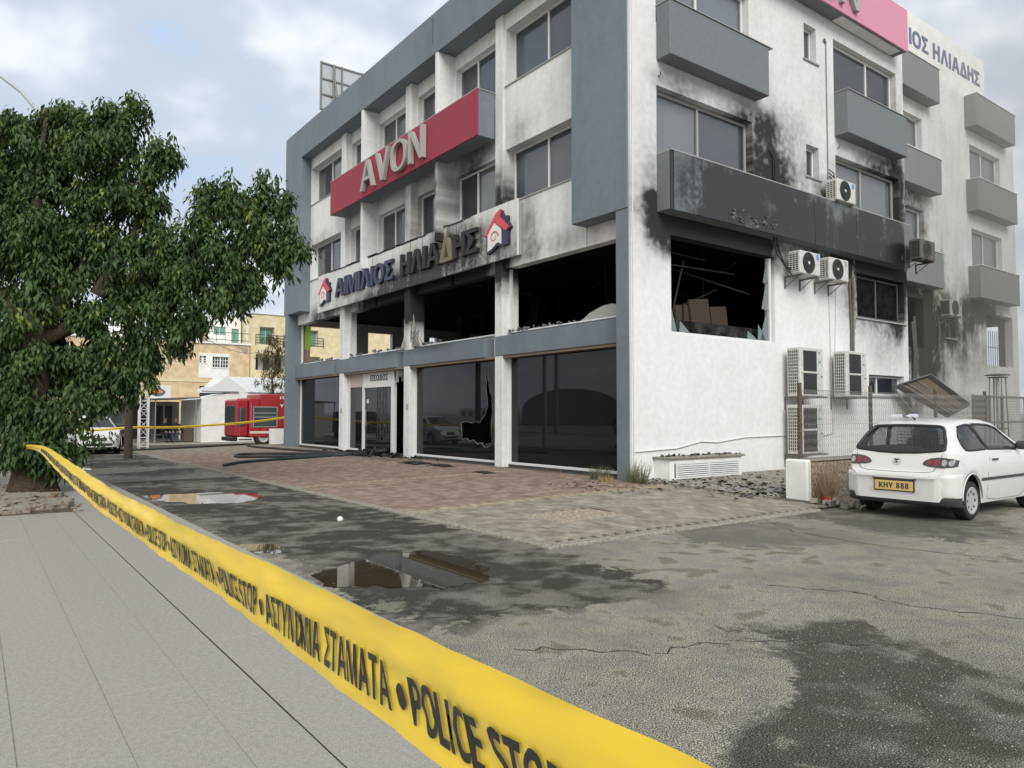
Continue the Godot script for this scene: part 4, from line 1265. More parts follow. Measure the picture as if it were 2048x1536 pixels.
func make_tall_ac() -> Node3D:
	var t := thing("condenser_unit", "", "condenser")
	put("casing", bx(V(0.16, 0.04, -0.54), V(0.55, 1.32, 0.54), 0.02), M.ac_white, t)
	for y in [[0.1, 0.64], [0.70, 1.24]]:
		var b := B.new()
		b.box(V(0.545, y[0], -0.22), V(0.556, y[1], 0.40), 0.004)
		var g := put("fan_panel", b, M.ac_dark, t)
		b = B.new()
		for k in 16: b.box(V(0.556, y[0] + 0.01, -0.205 + k * 0.04), V(0.562, y[1] - 0.01, -0.198 + k * 0.04))
		for k in 4: b.box(V(0.556, y[0] + 0.03 + k * 0.16, -0.21), V(0.564, y[0] + 0.038 + k * 0.16, 0.40))
		put("bars", b, M.ac_grille, g)
	put("cross_rail", bx(V(0.55, 0.645, -0.26), V(0.575, 0.695, 0.44), 0.006), M.ac_white, t)
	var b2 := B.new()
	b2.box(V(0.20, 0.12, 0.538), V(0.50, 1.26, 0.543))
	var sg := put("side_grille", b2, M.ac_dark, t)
	b2 = B.new()
	for k in 14: b2.box(V(0.2, 0.12 + k * 0.086, 0.543), V(0.50, 0.137 + k * 0.086, 0.553))
	for k in 6: b2.box(V(0.195 + k * 0.058, 0.12, 0.542), V(0.208 + k * 0.058, 1.26, 0.555))
	put("bars", b2, M.ac_white, sg)
	put("sticker", bx(V(0.551, 0.93, -0.42), V(0.554, 0.98, -0.30)), M.sticker_green, t)
	put("sticker", bx(V(0.551, 1.18, -0.39), V(0.554, 1.23, -0.33)), M.letter_side, t)
	put("badge", bx(V(0.551, 0.55, -0.48), V(0.556, 0.59, -0.42)), M.car_black, t)
	b2 = B.new()
	for z in [-0.42, 0.42]:
		b2.box(V(0.0, 0.0, z - 0.02), V(0.62, 0.04, z + 0.02))
		b2.box(V(0.0, -0.3, z - 0.02), V(0.03, 0.04, z + 0.02))
	b2.box(V(0.58, 0.001, -0.6), V(0.62, 0.041, 0.58))
	put("bracket", b2, M.steel_dull, t)
	return t

func make_wall_units() -> void:
	var a := make_small_ac()
	a.position = V(0, 5.21, -6.18)
	a.set_meta("label", "small white air conditioner with bright blue sticker, left of the pair under the burnt fascia")
	a.set_meta("group", "small air conditioners on the side wall")
	var b := copy_of(a, V(0, 5.21, -7.6), 0, "small white air conditioner right of its twin, above the white drain pipes")
	(b.get_node("sticker") as MeshInstance3D).material_override = M.aluminium_dirty
	copy_of(a, V(0, 7.48, -8.06), 0, "small white air conditioner standing on the fascia in front of an upper window")
	var c := copy_of(a, V(0.40, 6.28, -12.0), 0, "charred air conditioner at the far end of the burnt fascia")
	var d := copy_of(a, V(-1.2, 5.18, -17.8), 0, "scorched air conditioner on the rear wing beside a small window")
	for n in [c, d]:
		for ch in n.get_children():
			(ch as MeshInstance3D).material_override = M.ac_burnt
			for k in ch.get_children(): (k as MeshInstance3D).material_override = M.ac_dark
	for k in ["casing", "bracket"]: (d.get_node(k) as MeshInstance3D).material_override = M.aluminium_dirty
	var t := make_tall_ac()
	t.position = V(0, 2.0, -6.17)
	t.set_meta("label", "tall white twin-fan condenser, upper one of the two stacked behind the fence")
	t.set_meta("group", "tall condenser units on the side wall")
	copy_of(t, V(0, 2.02, -8.42), 0, "tall white twin-fan condenser right of the stack, beside the low window")
	copy_of(t, V(0, 0.50, -6.14), 0, "tall white twin-fan condenser, lower one of the stack behind the mesh")

# ---------------------------------------------------------------- yard
func make_yard() -> void:
	var w := thing("low_wall", "weathered low concrete wall with whitewashed end post under the fence", "wall", V(3.58, 0, -0.6))
	put("end_post", bx(V(-0.24, -0.1, -0.14), V(0.22, 0.74, 0.0), 0.03), M.stucco_white, w)
	put("body", bx(V(-0.2, -0.1, -14.0), V(0.20, 0.70, -0.141), 0.02), M.old_concrete, w)
	put("capping", bx(V(-0.23, 0.70, -14.0), V(0.225, 0.735, -0.142), 0.012), M.kerb_concrete, w)
	var marks := B.new()
	for y in [0.14, 0.3, 0.46, 0.6]: marks.box(V(0.195, y, -5.0), V(0.206, y + 0.012, -0.2))
	put("shutter_mark", marks, M.old_concrete, w)
	var f := thing("chain_link_fence", "chain-link fence on rusty posts along the top of the low wall", "fence", V(3.58, 0.73, -0.74))
	for z in [0.0, -2.55, -5.45, -8.15]:
		var b := B.new()
		b.box(V(-0.03, 0, z - 0.03), V(0.03, 1.42, z + 0.03), 0.004)
		put("post", b, M.rust, f)
	var wire := B.new()
	var s := 0.075
	var cols := int(8.1 / s)
	for i in cols:
		var path := []
		for k in 18: path.append(V(0.035 + (0.004 if k % 2 else -0.004), 0.02 + k * s, -0.02 - (i + (0.5 if k % 2 else 0.0)) * s - (0.5 * s if i % 1 else 0.0)))
		wire.tube(path, 0.0036, 3, false)
		path = []
		for k in 18: path.append(V(0.035 + (0.004 if k % 2 == 0 else -0.004), 0.02 + k * s, -0.02 - (i + (0.5 if k % 2 == 0 else 1.0)) * s))
		wire.tube(path, 0.0036, 3, false)
	for y in [0.02, 0.65, 1.29]: wire.tube([V(0.036, y, 0), V(0.036, y, -8.1)], 0.003, 4)
	var wm := put("wire_mesh", wire, M.wire, f)
	wm.set_meta("kind", "stuff")
	# gate beyond the fence
	var g := thing("yard_gate", "grey mesh yard gate with a solid metal panel at the end of the fence", "gate", V(3.58, 0, -8.2))
	var b := B.new()
	for q in [[0, -0.02], [0, -0.95], [0, -1.75], [0, -3.3]]: b.box(V(-0.03, 0, q[1] - 0.03), V(0.03, 2.06, q[1] + 0.03), 0.004)
	for y in [0.2, 1.35, 2.0]: b.box(V(-0.025, y, -3.3), V(0.025, y + 0.05, -0.05))
	put("frame", b, M.steel_dull, g)
	put("sheet_panel", bx(V(-0.012, 1.38, -0.92), V(0.012, 2.0, -0.05)), M.steel_dull, g)
	b = B.new()
	for i in 34: b.tube([V(0, 0.25, -1.0 - i * 0.068), V(0, 2.0, -1.0 - i * 0.068)], 0.003, 3, false)
	for i in 26: b.tube([V(0.004, 0.28 + i * 0.068, -0.95), V(0.004, 0.28 + i * 0.068, -3.3)], 0.003, 3, false)
	put("weld_mesh", b, M.wire, g)
	# patio heater
	var h := thing("patio_heater", "tall slim patio heater with flat round cap standing beyond the fence", "patio heater", V(2.6, 0.06, -12.4))
	b = B.new()
	b.lathe(Transform3D(Basis(), V(0, 2.66, 0)), [Vector2(0, 0.05), Vector2(0.2, 0.035), Vector2(0.34, 0.0), Vector2(0.33, -0.01), Vector2(0.06, 0.0)], 24)
	put("cap", b, M.steel_dull, h)
	b = B.new()
	for q in [[-1, -1], [1, -1], [1, 1], [-1, 1]]: b.tube([V(q[0] * 0.19, 0.6, q[1] * 0.19), V(q[0] * 0.15, 2.6, q[1] * 0.15)], 0.018, 5)
	for y in [0.6, 1.1, 2.58]: b.box(V(-0.2, y, -0.2), V(0.2, y + 0.03, 0.2))
	put("frame", b, M.steel_dull, h)
	b = B.new()
	b.tube([V(0, 0.62, 0), V(0, 2.58, 0)], 0.05, 12)
	put("tube", b, M.lamp_clear, h)
	put("base", bx(V(-0.22, 0, -0.22), V(0.22, 0.6, 0.22), 0.02), M.steel_dull, h)
	# fallen scorched frame
	var q4 := [V(0.25, 2.42, -11.3), V(0.3, 2.78, -13.2), V(1.0, 1.84, -14.3), V(1.15, 1.5, -12.6)]
	var nn: Vector3 = (q4[1] - q4[0]).cross(q4[3] - q4[0]).normalized()
	if nn.x < 0: nn = -nn
	b = B.new()
	var mid := V(0.68, 2.1, -12.9)
	var loc := []
	for p in q4: loc.append(p - mid)
	b.poly(loc, nn); b.poly([loc[0] - nn * 0.03, loc[1] - nn * 0.03, loc[2] - nn * 0.03, loc[3] - nn * 0.03], -nn)
	for i in 4:
		var p0: Vector3 = loc[i]
		var p1: Vector3 = loc[(i + 1) % 4]
		b.poly([p0, p1, p1 - nn * 0.03, p0 - nn * 0.03], (p0 + p1))
	var pl := thing("scorched_tray", "rusty scorched metal tray hanging askew against the burnt rear wing", "metal tray", mid)
	put("sheet", b, M.rust, pl)
	b = B.new()
	for i in 4:
		var p0: Vector3 = loc[i]
		var p1: Vector3 = loc[(i + 1) % 4]
		var dd := (p1 - p0).normalized()
		b.cbox(Transform3D(Basis(dd, nn, dd.cross(nn)), (p0 + p1) * 0.5 + nn * 0.06), V((p1 - p0).length() + 0.05, 0.2, 0.035), 0.006)
	put("rim", b, M.ash_metal, pl)
	b = B.new()
	for u in [0.3, 0.6]:
		var a0: Vector3 = loc[0].lerp(loc[1], u)
		var a1: Vector3 = loc[3].lerp(loc[2], u)
		b.tube([a0 + nn * 0.03, a1 + nn * 0.03], 0.025, 5)
	b.tube([loc[0] - nn * 0.1, loc[3] + V(-0.2, -0.9, 0.1)], 0.03, 5)
	b.tube([loc[3], V(0.2, -2.0, 0.1)], 0.03, 5)
	put("rail", b, M.ash_metal, pl)
	# dry grass, weeds, litter
	grass("grass_clump", "tall dry reddish grass clump against the end of the low wall", V(3.92, -0.02, -0.95), 190, 0.85, 0.16, M.dry_grass)
	grass("weed_tuft", "grey-green weed tuft left of the grey corner pier", V(-0.75, 0.08, 0.22), 240, 0.42, 0.26, M.green_grass)
	grass("weed_tuft", "tall weed tuft with dry seed stalks right of the grey corner pier", V(0.28, 0.08, 0.12), 240, 0.62, 0.24, M.green_grass)
	grass("weed_tuft", "low dry weed in the paving joint before the corner pier", V(-0.35, 0.08, 0.42), 110, 0.2, 0.18, M.dry_grass)
	grass("weed_tuft", "thin lone weed stalk on the red paving near the corner", V(-1.5, 0.09, 0.75), 8, 0.3, 0.04, M.dry_grass)
	b = B.new()
	for i in 8: b.cbox(Transform3D(Basis.from_euler(V(rng.randf() * 3, rng.randf() * 3, rng.randf() * 3)), V(rng.randfn(0, 0.07), 0.04 + rng.randf() * 0.05, rng.randfn(0, 0.06))), V(0.11, 0.008, 0.07))
	var lt := one("litter", b, M.litter_red, "crumpled orange-red wrapper lying by the dry grass clump", "litter")
	lt.position = V(4.15, -0.02, -0.72)
	b = B.new()
	for i in 26: b.cbox(Transform3D(Basis.from_euler(V(rng.randf() * 3, rng.randf() * 3, rng.randf() * 3)), V(rng.randfn(0, 0.22), 0.03 + rng.randf() * 0.06, rng.randfn(0, 0.14))), V(0.12, 0.04, 0.09))
	lt = one("rubble", b, M.pit_stone, "small heap of pale rubble and litter beside the rear car tyre", "rubble")
	lt.position = V(4.5, -0.02, -0.55)
	lt.set_meta("kind", "stuff")
	# charred fragments fallen along the side wall
	var shard := B.new()
	shard.poly([V(-0.5, 0, -0.2), V(0.3, 0.05, -0.4), V(0.5, 0.02, 0.25), V(-0.2, 0.0, 0.4)], Vector3.UP)
	shard.poly([V(-0.5, -0.04, -0.2), V(-0.5, 0, -0.2), V(-0.2, 0, 0.4), V(-0.2, -0.04, 0.4)], V(-1, 0, 0.3))
	shard.poly([V(-0.2, -0.04, 0.4), V(-0.2, 0, 0.4), V(0.5, 0.02, 0.25), V(0.5, -0.02, 0.25)], V(0, 0, 1))
	var xf := []
	var cc := []
	for i in 620:
		var p := V(absf(rng.randfn(0.0, 1.5)) + 0.1, 0, -absf(rng.randfn(0, 2.4)) - 0.1 + rng.randf() * 0.4)
		if i % 4 == 0: p = V(rng.randfn(2.4, 0.7), 0, rng.randfn(-0.9, 0.7))
		if p.x > 3.3 or (p.x < 0.5 and p.z < -0.7 and p.z > -3.3): continue
		var sz := rng.randf_range(0.03, 0.2) * (0.45 if i % 4 else 1.0)
		xf.append(Transform3D(Basis.from_euler(V(rng.randfn(0, 0.35), rng.randf() * 6, rng.randfn(0, 0.35))).scaled(V(sz, sz, sz)), V(p.x, apron_y(p.x, p.z) + 0.03 + rng.randf() * 0.015, p.z)))
		var gg := rng.randf_range(0.012, 0.09) if rng.randf() > 0.3 else 0.3
		cc.append(Color(gg, gg, gg * 1.05))
	for i in 130:
		var p := V(rng.randf_range(-0.8, 1.6), 0, rng.randf_range(0.5, 1.8))
		var sz := rng.randf_range(0.02, 0.08)
		xf.append(Transform3D(Basis.from_euler(V(0, rng.randf() * 6, 0)).scaled(V(sz, sz, sz)), V(p.x, apron_y(p.x, p.z) + 0.012, p.z)))
		cc.append(Color(0.06, 0.05, 0.045))
	many("charred_debris", shard.mesh(), xf, M.paver, null, cc)
	xf = []; cc = []
	for i in 60:
		var p := V(rng.randf_range(0.03, 0.5), 0.64, rng.randf_range(-3.25, -0.75))
		var sz := rng.randf_range(0.04, 0.14)
		xf.append(Transform3D(Basis.from_euler(V(rng.randfn(0, 0.4), rng.randf() * 6, rng.randfn(0, 0.4))).scaled(V(sz, sz, sz)), p))
		cc.append(Color(0.09, 0.085, 0.08))
	many("ledge_debris", shard.mesh(), xf, M.paver, null, cc)
	# in front of the shop
	xf = []; cc = []
	for i in 420:
		var p := V(rng.randfn(-13.2, 1.5), 0.11, absf(rng.randfn(0, 0.45)) - 0.5)
		var sz := rng.randf_range(0.05, 0.28)
		xf.append(Transform3D(Basis.from_euler(V(rng.randfn(0, 0.5), rng.randf() * 6, rng.randfn(0, 0.5))).scaled(V(sz, sz, sz)), p + V(0, rng.randf() * 0.22 * exp(-absf(p.x + 13.0)), 0)))
		var gg := rng.randf_range(0.015, 0.06)
		cc.append(Color(gg, gg, gg))
	many("charred_heap", shard.mesh(), xf, M.paver, null, cc)
	var tk := B.new()
	for i in 9: tk.cbox(Transform3D(Basis.from_euler(V(0.05 * i, 0.4 + 0.1 * i, 0.12)), V(-0.5 + i * 0.12, 0.03 + i * 0.012, rng.randfn(0, 0.08))), V(1.1, 0.03, 0.22), 0.006)
	var tp := one("charred_planks", tk, M.char, "heap of flat charred boards lying before the shop entrance", "debris")
	tp.position = V(-13.1, 0.12, 0.15)
	var rag := [["black_cloth", "crumpled black cloth lying on the red paving before the broken pane", V(-8.1, 0.1, 0.85), 0.55], ["burnt_sheet", "flat scrap of burnt sheet on the paving nearer the corner bay", V(-6.7, 0.1, 0.75), 0.45], ["burnt_sheet", "small dark burnt scrap nearest the white column base", V(-4.0, 0.1, 1.15), 0.3]]
	for r in rag:
		var pts := []
		for i in 9:
			for k in 9:
				var e := Vector2(i - 4, k - 4) / 4.0
				pts.append(V(e.x * r[3] * (1 + 0.2 * sin(k * 2.0)), (0.10 * r[3] * (1.0 - e.length() * 0.7) + rng.randf() * 0.06 * r[3]) if e.length() < 1.15 else 0.0, e.y * r[3] * 0.5 * (1 + 0.25 * cos(i * 1.7))))
		b = B.new()
		b.grid(pts, 9, true)
		var o := one(r[0], b, M.cloth_black, r[1], "debris")
		o.position = r[2]
	# fire hoses
	var hz := [["fire_hose", "black fire hose looping from the entrance across the forecourt to the street", M.hose_black, [[-12.6, 0.3], [-13.8, 0.9], [-15.2, 1.9], [-16.4, 3.0], [-16.2, 3.7], [-15.0, 3.9], [-13.6, 2.2], [-12.9, 0.9]]], ["fire_hose", "teal-black flattened hose end lying farthest out on the forecourt", M.hose_teal, [[-11.3, 5.5], [-12.2, 4.7], [-12.6, 3.6], [-12.9, 2.2], [-13.2, 0.8], [-13.0, 0.2]]], ["fire_hose", "dark hose running along the shopfront past the grey pier toward the fire engine", M.hose_black, [[-13.6, 0.4], [-16.5, 0.9], [-19.5, 1.2], [-22.0, 1.4], [-24.2, 1.0], [-25.2, 0.7]]], ["fire_hose", "long dark hose lying across the far edge of the forecourt", M.hose_black, [[-24.8, 0.9], [-24.0, 3.0], [-23.6, 5.6], [-24.5, 8.5], [-26, 11]]]]
	for hh in hz:
		var path := []
		var pts: Array = hh[3]
		for i in pts.size() - 1:
			var p0 := Vector2(pts[maxi(i - 1, 0)][0], pts[maxi(i - 1, 0)][1])
			var p1 := Vector2(pts[i][0], pts[i][1])
			var p2 := Vector2(pts[i + 1][0], pts[i + 1][1])
			var p3 := Vector2(pts[mini(i + 2, pts.size() - 1)][0], pts[mini(i + 2, pts.size() - 1)][1])
			for k in 8:
				var p := p1.cubic_interpolate(p2, p0, p3, k / 8.0)
				path.append(V(p.x, apron_y(p.x, p.y) + 0.045, p.y))
		b = B.new()
		b.tube(path, 0.05, 8)
		one(hh[0], b, hh[2], hh[1], "fire hose", "fire hoses on the forecourt")
	b = B.new()
	b.lathe(Transform3D(Basis.from_euler(V(0.4, 0, 1.2)), V(0, 0.03, 0)), [Vector2(0, -0.04), Vector2(0.035, -0.03), Vector2(0.045, 0), Vector2(0.03, 0.035), Vector2(0, 0.04)], 12)
	var cup := one("paper_cup", b, M.logo_white, "small crushed white cup lying on the dark asphalt", "litter")
	cup.position = V(1.05, -0.02, 7.16)

func grass(called: String, label: String, at: Vector3, count: int, high: float, spread: float, m: Material) -> void:
	var b := B.new()
	for i in count:
		var a := rng.randf() * TAU
		var r := sqrt(rng.randf()) * spread
		var p := V(cos(a) * r, 0, sin(a) * r * 0.7)
		var lean := V(rng.randfn(0, 0.22), 1, rng.randfn(0, 0.22)) + p * 0.8
		var h := high * rng.randf_range(0.35, 1.0)
		var side := V(cos(a * 3), 0, sin(a * 3)) * rng.randf_range(0.003, 0.007)
		var m1 := p + lean.normalized() * h * 0.6
		var tip := m1 + (lean + V(rng.randfn(0, 0.3), -0.2, rng.randfn(0, 0.3))).normalized() * h * 0.4
		b.poly([p - side, p + side, m1 + side * 0.7, m1 - side * 0.7], V(-side.z, 0, side.x))
		b.poly([m1 - side * 0.7, m1 + side * 0.7, tip], V(-side.z, 0, side.x))
	var o := one(called, b, m, label, "weeds" if called != "grass_clump" else "grass")
	o.position = at

# ---------------------------------------------------------------- hatchback (rear at z = 0, front at z = -L)
const CL := 3.9
const REAR_GLASS := [[-0.665, 1.0], [-0.62, 0.985], [-0.30, 0.955], [0, 0.945], [0.30, 0.955], [0.62, 0.985], [0.665, 1.0], [0.63, 1.12], [0.565, 1.25], [0.52, 1.30], [0.46, 1.318], [0.2, 1.328], [0, 1.33], [-0.2, 1.328], [-0.46, 1.318], [-0.52, 1.30], [-0.565, 1.25], [-0.63, 1.12]]
const QUARTER_GLASS := [[0.62, 1.0], [0.58, 1.06], [0.60, 1.16], [0.68, 1.25], [0.80, 1.315], [0.95, 1.335], [1.12, 1.34], [1.34, 0.985], [0.9, 0.975], [0.70, 0.975]]
const DOOR_GLASS := [[1.39, 0.985], [1.18, 1.34], [1.5, 1.345], [1.85, 1.33], [2.12, 1.28], [2.4, 1.14], [2.66, 0.975], [2.2, 0.97]]
func pw(x: float, pts: Array) -> float:
	if x <= pts[0][0]: return pts[0][1]
	for i in pts.size() - 1:
		if x <= pts[i + 1][0]:
			var t: float = (x - pts[i][0]) / (pts[i + 1][0] - pts[i][0])
			return lerpf(pts[i][1], pts[i + 1][1], t)
	return pts[-1][1]

func car_top(s: float) -> float:
	return pw(s, [[0.0, 0.62], [0.02, 0.66], [0.06, 0.70], [0.085, 0.78], [0.13, 0.93], [0.18, 1.03], [0.30, 1.17], [0.44, 1.30], [0.52, 1.355], [0.64, 1.395], [0.9, 1.43], [1.3, 1.45], [1.75, 1.44], [2.1, 1.40], [2.35, 1.32], [2.65, 1.17], [2.95, 1.01], [3.05, 0.975], [3.4, 0.90], [3.65, 0.80], [3.78, 0.70], [3.86, 0.60], [3.9, 0.52]])
func car_plan(s: float) -> float:
	return pw(s, [[0.0, 0.70], [0.02, 0.77], [0.06, 0.84], [0.12, 0.90], [0.22, 0.95], [0.4, 0.985], [0.7, 1.0], [2.9, 1.0], [3.3, 0.97], [3.6, 0.90], [3.78, 0.80], [3.86, 0.70], [3.9, 0.60]])
func car_section(s: float) -> Array:
	var T := car_top(s)
	var W := 0.835 * car_plan(s)
	var bot := 0.21 if s > 0.1 and s < 3.8 else 0.27
	for c in [0.70, 3.16]:
		var d := absf(s - c)
		if d < 0.355: bot = maxf(bot, 0.29 + sqrt(0.355 * 0.355 - d * d))
	var belt := minf(pw(s, [[0.0, 0.93], [1.2, 0.94], [2.6, 0.915], [3.1, 0.90]]), T - 0.02)
	var ys := [bot, maxf(0.36, bot + 0.02), maxf(0.52, bot + 0.05), maxf(0.68, bot + 0.08), maxf(0.80, bot + 0.1), belt]
	var ws := [0.945, 0.985, 1.0, 1.0, 0.99, 0.965]
	var r := []
	for i in 6:
		var y: float = minf(ys[i], T - 0.015 + i * 0.002)
		r.append(Vector2(W * ws[i], y))
	var g := clampf((T - belt) / 0.4, 0.0, 1.0)
	var wb: float = W * 0.955
	var wt := lerpf(W * 0.90, 0.60 * car_plan(maxf(s, 0.25)), g)
	var ysh := T - lerpf(0.014, 0.085, g)
	r.append(Vector2(lerpf(wb, wt, 0.10), lerpf(belt, ysh, 0.08) + 0.004))
	r.append(Vector2(lerpf(wb, wt, 0.55), lerpf(belt, ysh, 0.55) + 0.003))
	r.append(Vector2(wt, ysh))
	r.append(Vector2(wt * 0.955, T - lerpf(0.010, 0.045, g)))
	r.append(Vector2(wt * 0.84, T - lerpf(0.006, 0.022, g)))
	r.append(Vector2(wt * 0.5, T - lerpf(0.002, 0.006, g)))
	r.append(Vector2(0, T))
	return r
# outer half-width of the body at station s and height y
var sec_cache := {}
func car_x(s: float, y: float) -> float:
	var key := int(s * 400.0 + 0.5)
	if not sec_cache.has(key): sec_cache[key] = car_section(key / 400.0)
	var q: Array = sec_cache[key]
	for i in q.size() - 1:
		if y >= q[i].y and y <= q[i + 1].y:
			return lerpf(q[i].x, q[i + 1].x, (y - q[i].y) / maxf(1e-5, q[i + 1].y - q[i].y))
	return q[0].x if y < q[0].y else -1.0
# station of the rear skin at (x, y)
func car_s(x: float, y: float) -> float:
	var a := 0.0
	var b := 0.9
	if car_x(0.0, y) >= absf(x) and y <= car_top(0.0): return 0.0
	for i in 26:
		var m := (a + b) * 0.5
		var ok := car_top(m) >= y and car_x(m, y) >= absf(x)
		if ok: b = m
		else: a = m
	return b

# patch over the rear skin: outline in (x, y), filled by a triangulated grid, proud by off
func rear_patch(outline: Array, off: float, step := 0.03) -> B:
	var pg := PackedVector2Array()
	for p in outline: pg.append(Vector2(p[0], p[1]))
	var r := Rect2(pg[0], Vector2.ZERO)
	for p in pg: r = r.expand(p)
	var b := B.new()
	var y := r.position.y
	while y < r.end.y:
		var x := r.position.x
		while x < r.end.x:
			var cell := PackedVector2Array([Vector2(x, y), Vector2(x + step, y), Vector2(x + step, y + step), Vector2(x, y + step)])
			for c in Geometry2D.intersect_polygons(cell, pg):
				var t := Geometry2D.triangulate_polygon(c)
				for i in range(0, t.size(), 3):
					var f := []
					for k in 3:
						var p: Vector2 = c[t[i + k]]
						f.append(V(p.x, p.y + off * 0.3, -car_s(p.x, p.y) + off))
					b.poly(f, V(0, 0.2, 1))
			x += step
		y += step
	return b

# patch over a side: outline in (s, y)
func side_patch(outline: Array, off: float, sg: float, step := 0.06) -> B:
	var pg := PackedVector2Array()
	for p in outline: pg.append(Vector2(p[0], p[1]))
	var r := Rect2(pg[0], Vector2.ZERO)
	for p in pg: r = r.expand(p)
	var b := B.new()
	var y := r.position.y
	while y < r.end.y:
		var x := r.position.x
		while x < r.end.x:
			var cell := PackedVector2Array([Vector2(x, y), Vector2(x + step, y), Vector2(x + step, y + step), Vector2(x, y + step)])
			for c in Geometry2D.intersect_polygons(cell, pg):
				var t := Geometry2D.triangulate_polygon(c)
				for i in range(0, t.size(), 3):
					var f := []
					for k in 3:
						var p: Vector2 = c[t[i + k]]
						f.append(V(sg * (car_x(p.x, p.y) + off), p.y + off * 0.3, -p.x))
					b.poly(f, V(sg, 0.2, 0))
			x += step
		y += step
	return b

func smooth_ring(c: Vector2, rx: float, ry: float, n := 18, pow_ := 1.0) -> Array:
	var r := []
	for i in n:
		var a := i * TAU / n
		var cx := cos(a)
		var sx := sin(a)
		r.append([c.x + rx * signf(cx) * pow(absf(cx), pow_), c.y + ry * signf(sx) * pow(absf(sx), pow_)])
	return r

func make_wheel(parent: Node, x: float, z: float, sg: float) -> void:
	var t := Transform3D(Basis(V(0, 1, 0), V(sg, 0, 0), V(0, 0, 1)), V(x, 0.285, z))
	var b := B.new()
	b.lathe(t, [Vector2(0.19, -0.10), Vector2(0.26, -0.105), Vector2(0.285, -0.085), Vector2(0.292, -0.04), Vector2(0.292, 0.04), Vector2(0.285, 0.08), Vector2(0.262, 0.098), Vector2(0.215, 0.10), Vector2(0.195, 0.085)], 36)
	var w := put("wheel", b, M.black_rubber, parent)
	b = B.new()
	b.lathe(t, [Vector2(0.0, 0.075), Vector2(0.05, 0.082), Vector2(0.09, 0.075), Vector2(0.15, 0.085), Vector2(0.19, 0.098), Vector2(0.205, 0.096), Vector2(0.21, 0.085), Vector2(0.19, 0.02), Vector2(0.0, 0.0)], 36)
	var rim := put("wheel_cover", b, M.alloy, w)
	b = B.new()
	for k in 8:
		var a := k * TAU / 8
		b.lathe(Transform3D(t.basis, t * V(cos(a) * 0.135, 0.0785, sin(a) * 0.135)), [Vector2(0, 0.008), Vector2(0.022, 0.006), Vector2(0.026, 0.0)], 10)
	put("cover_hole", b, M.car_black, w)

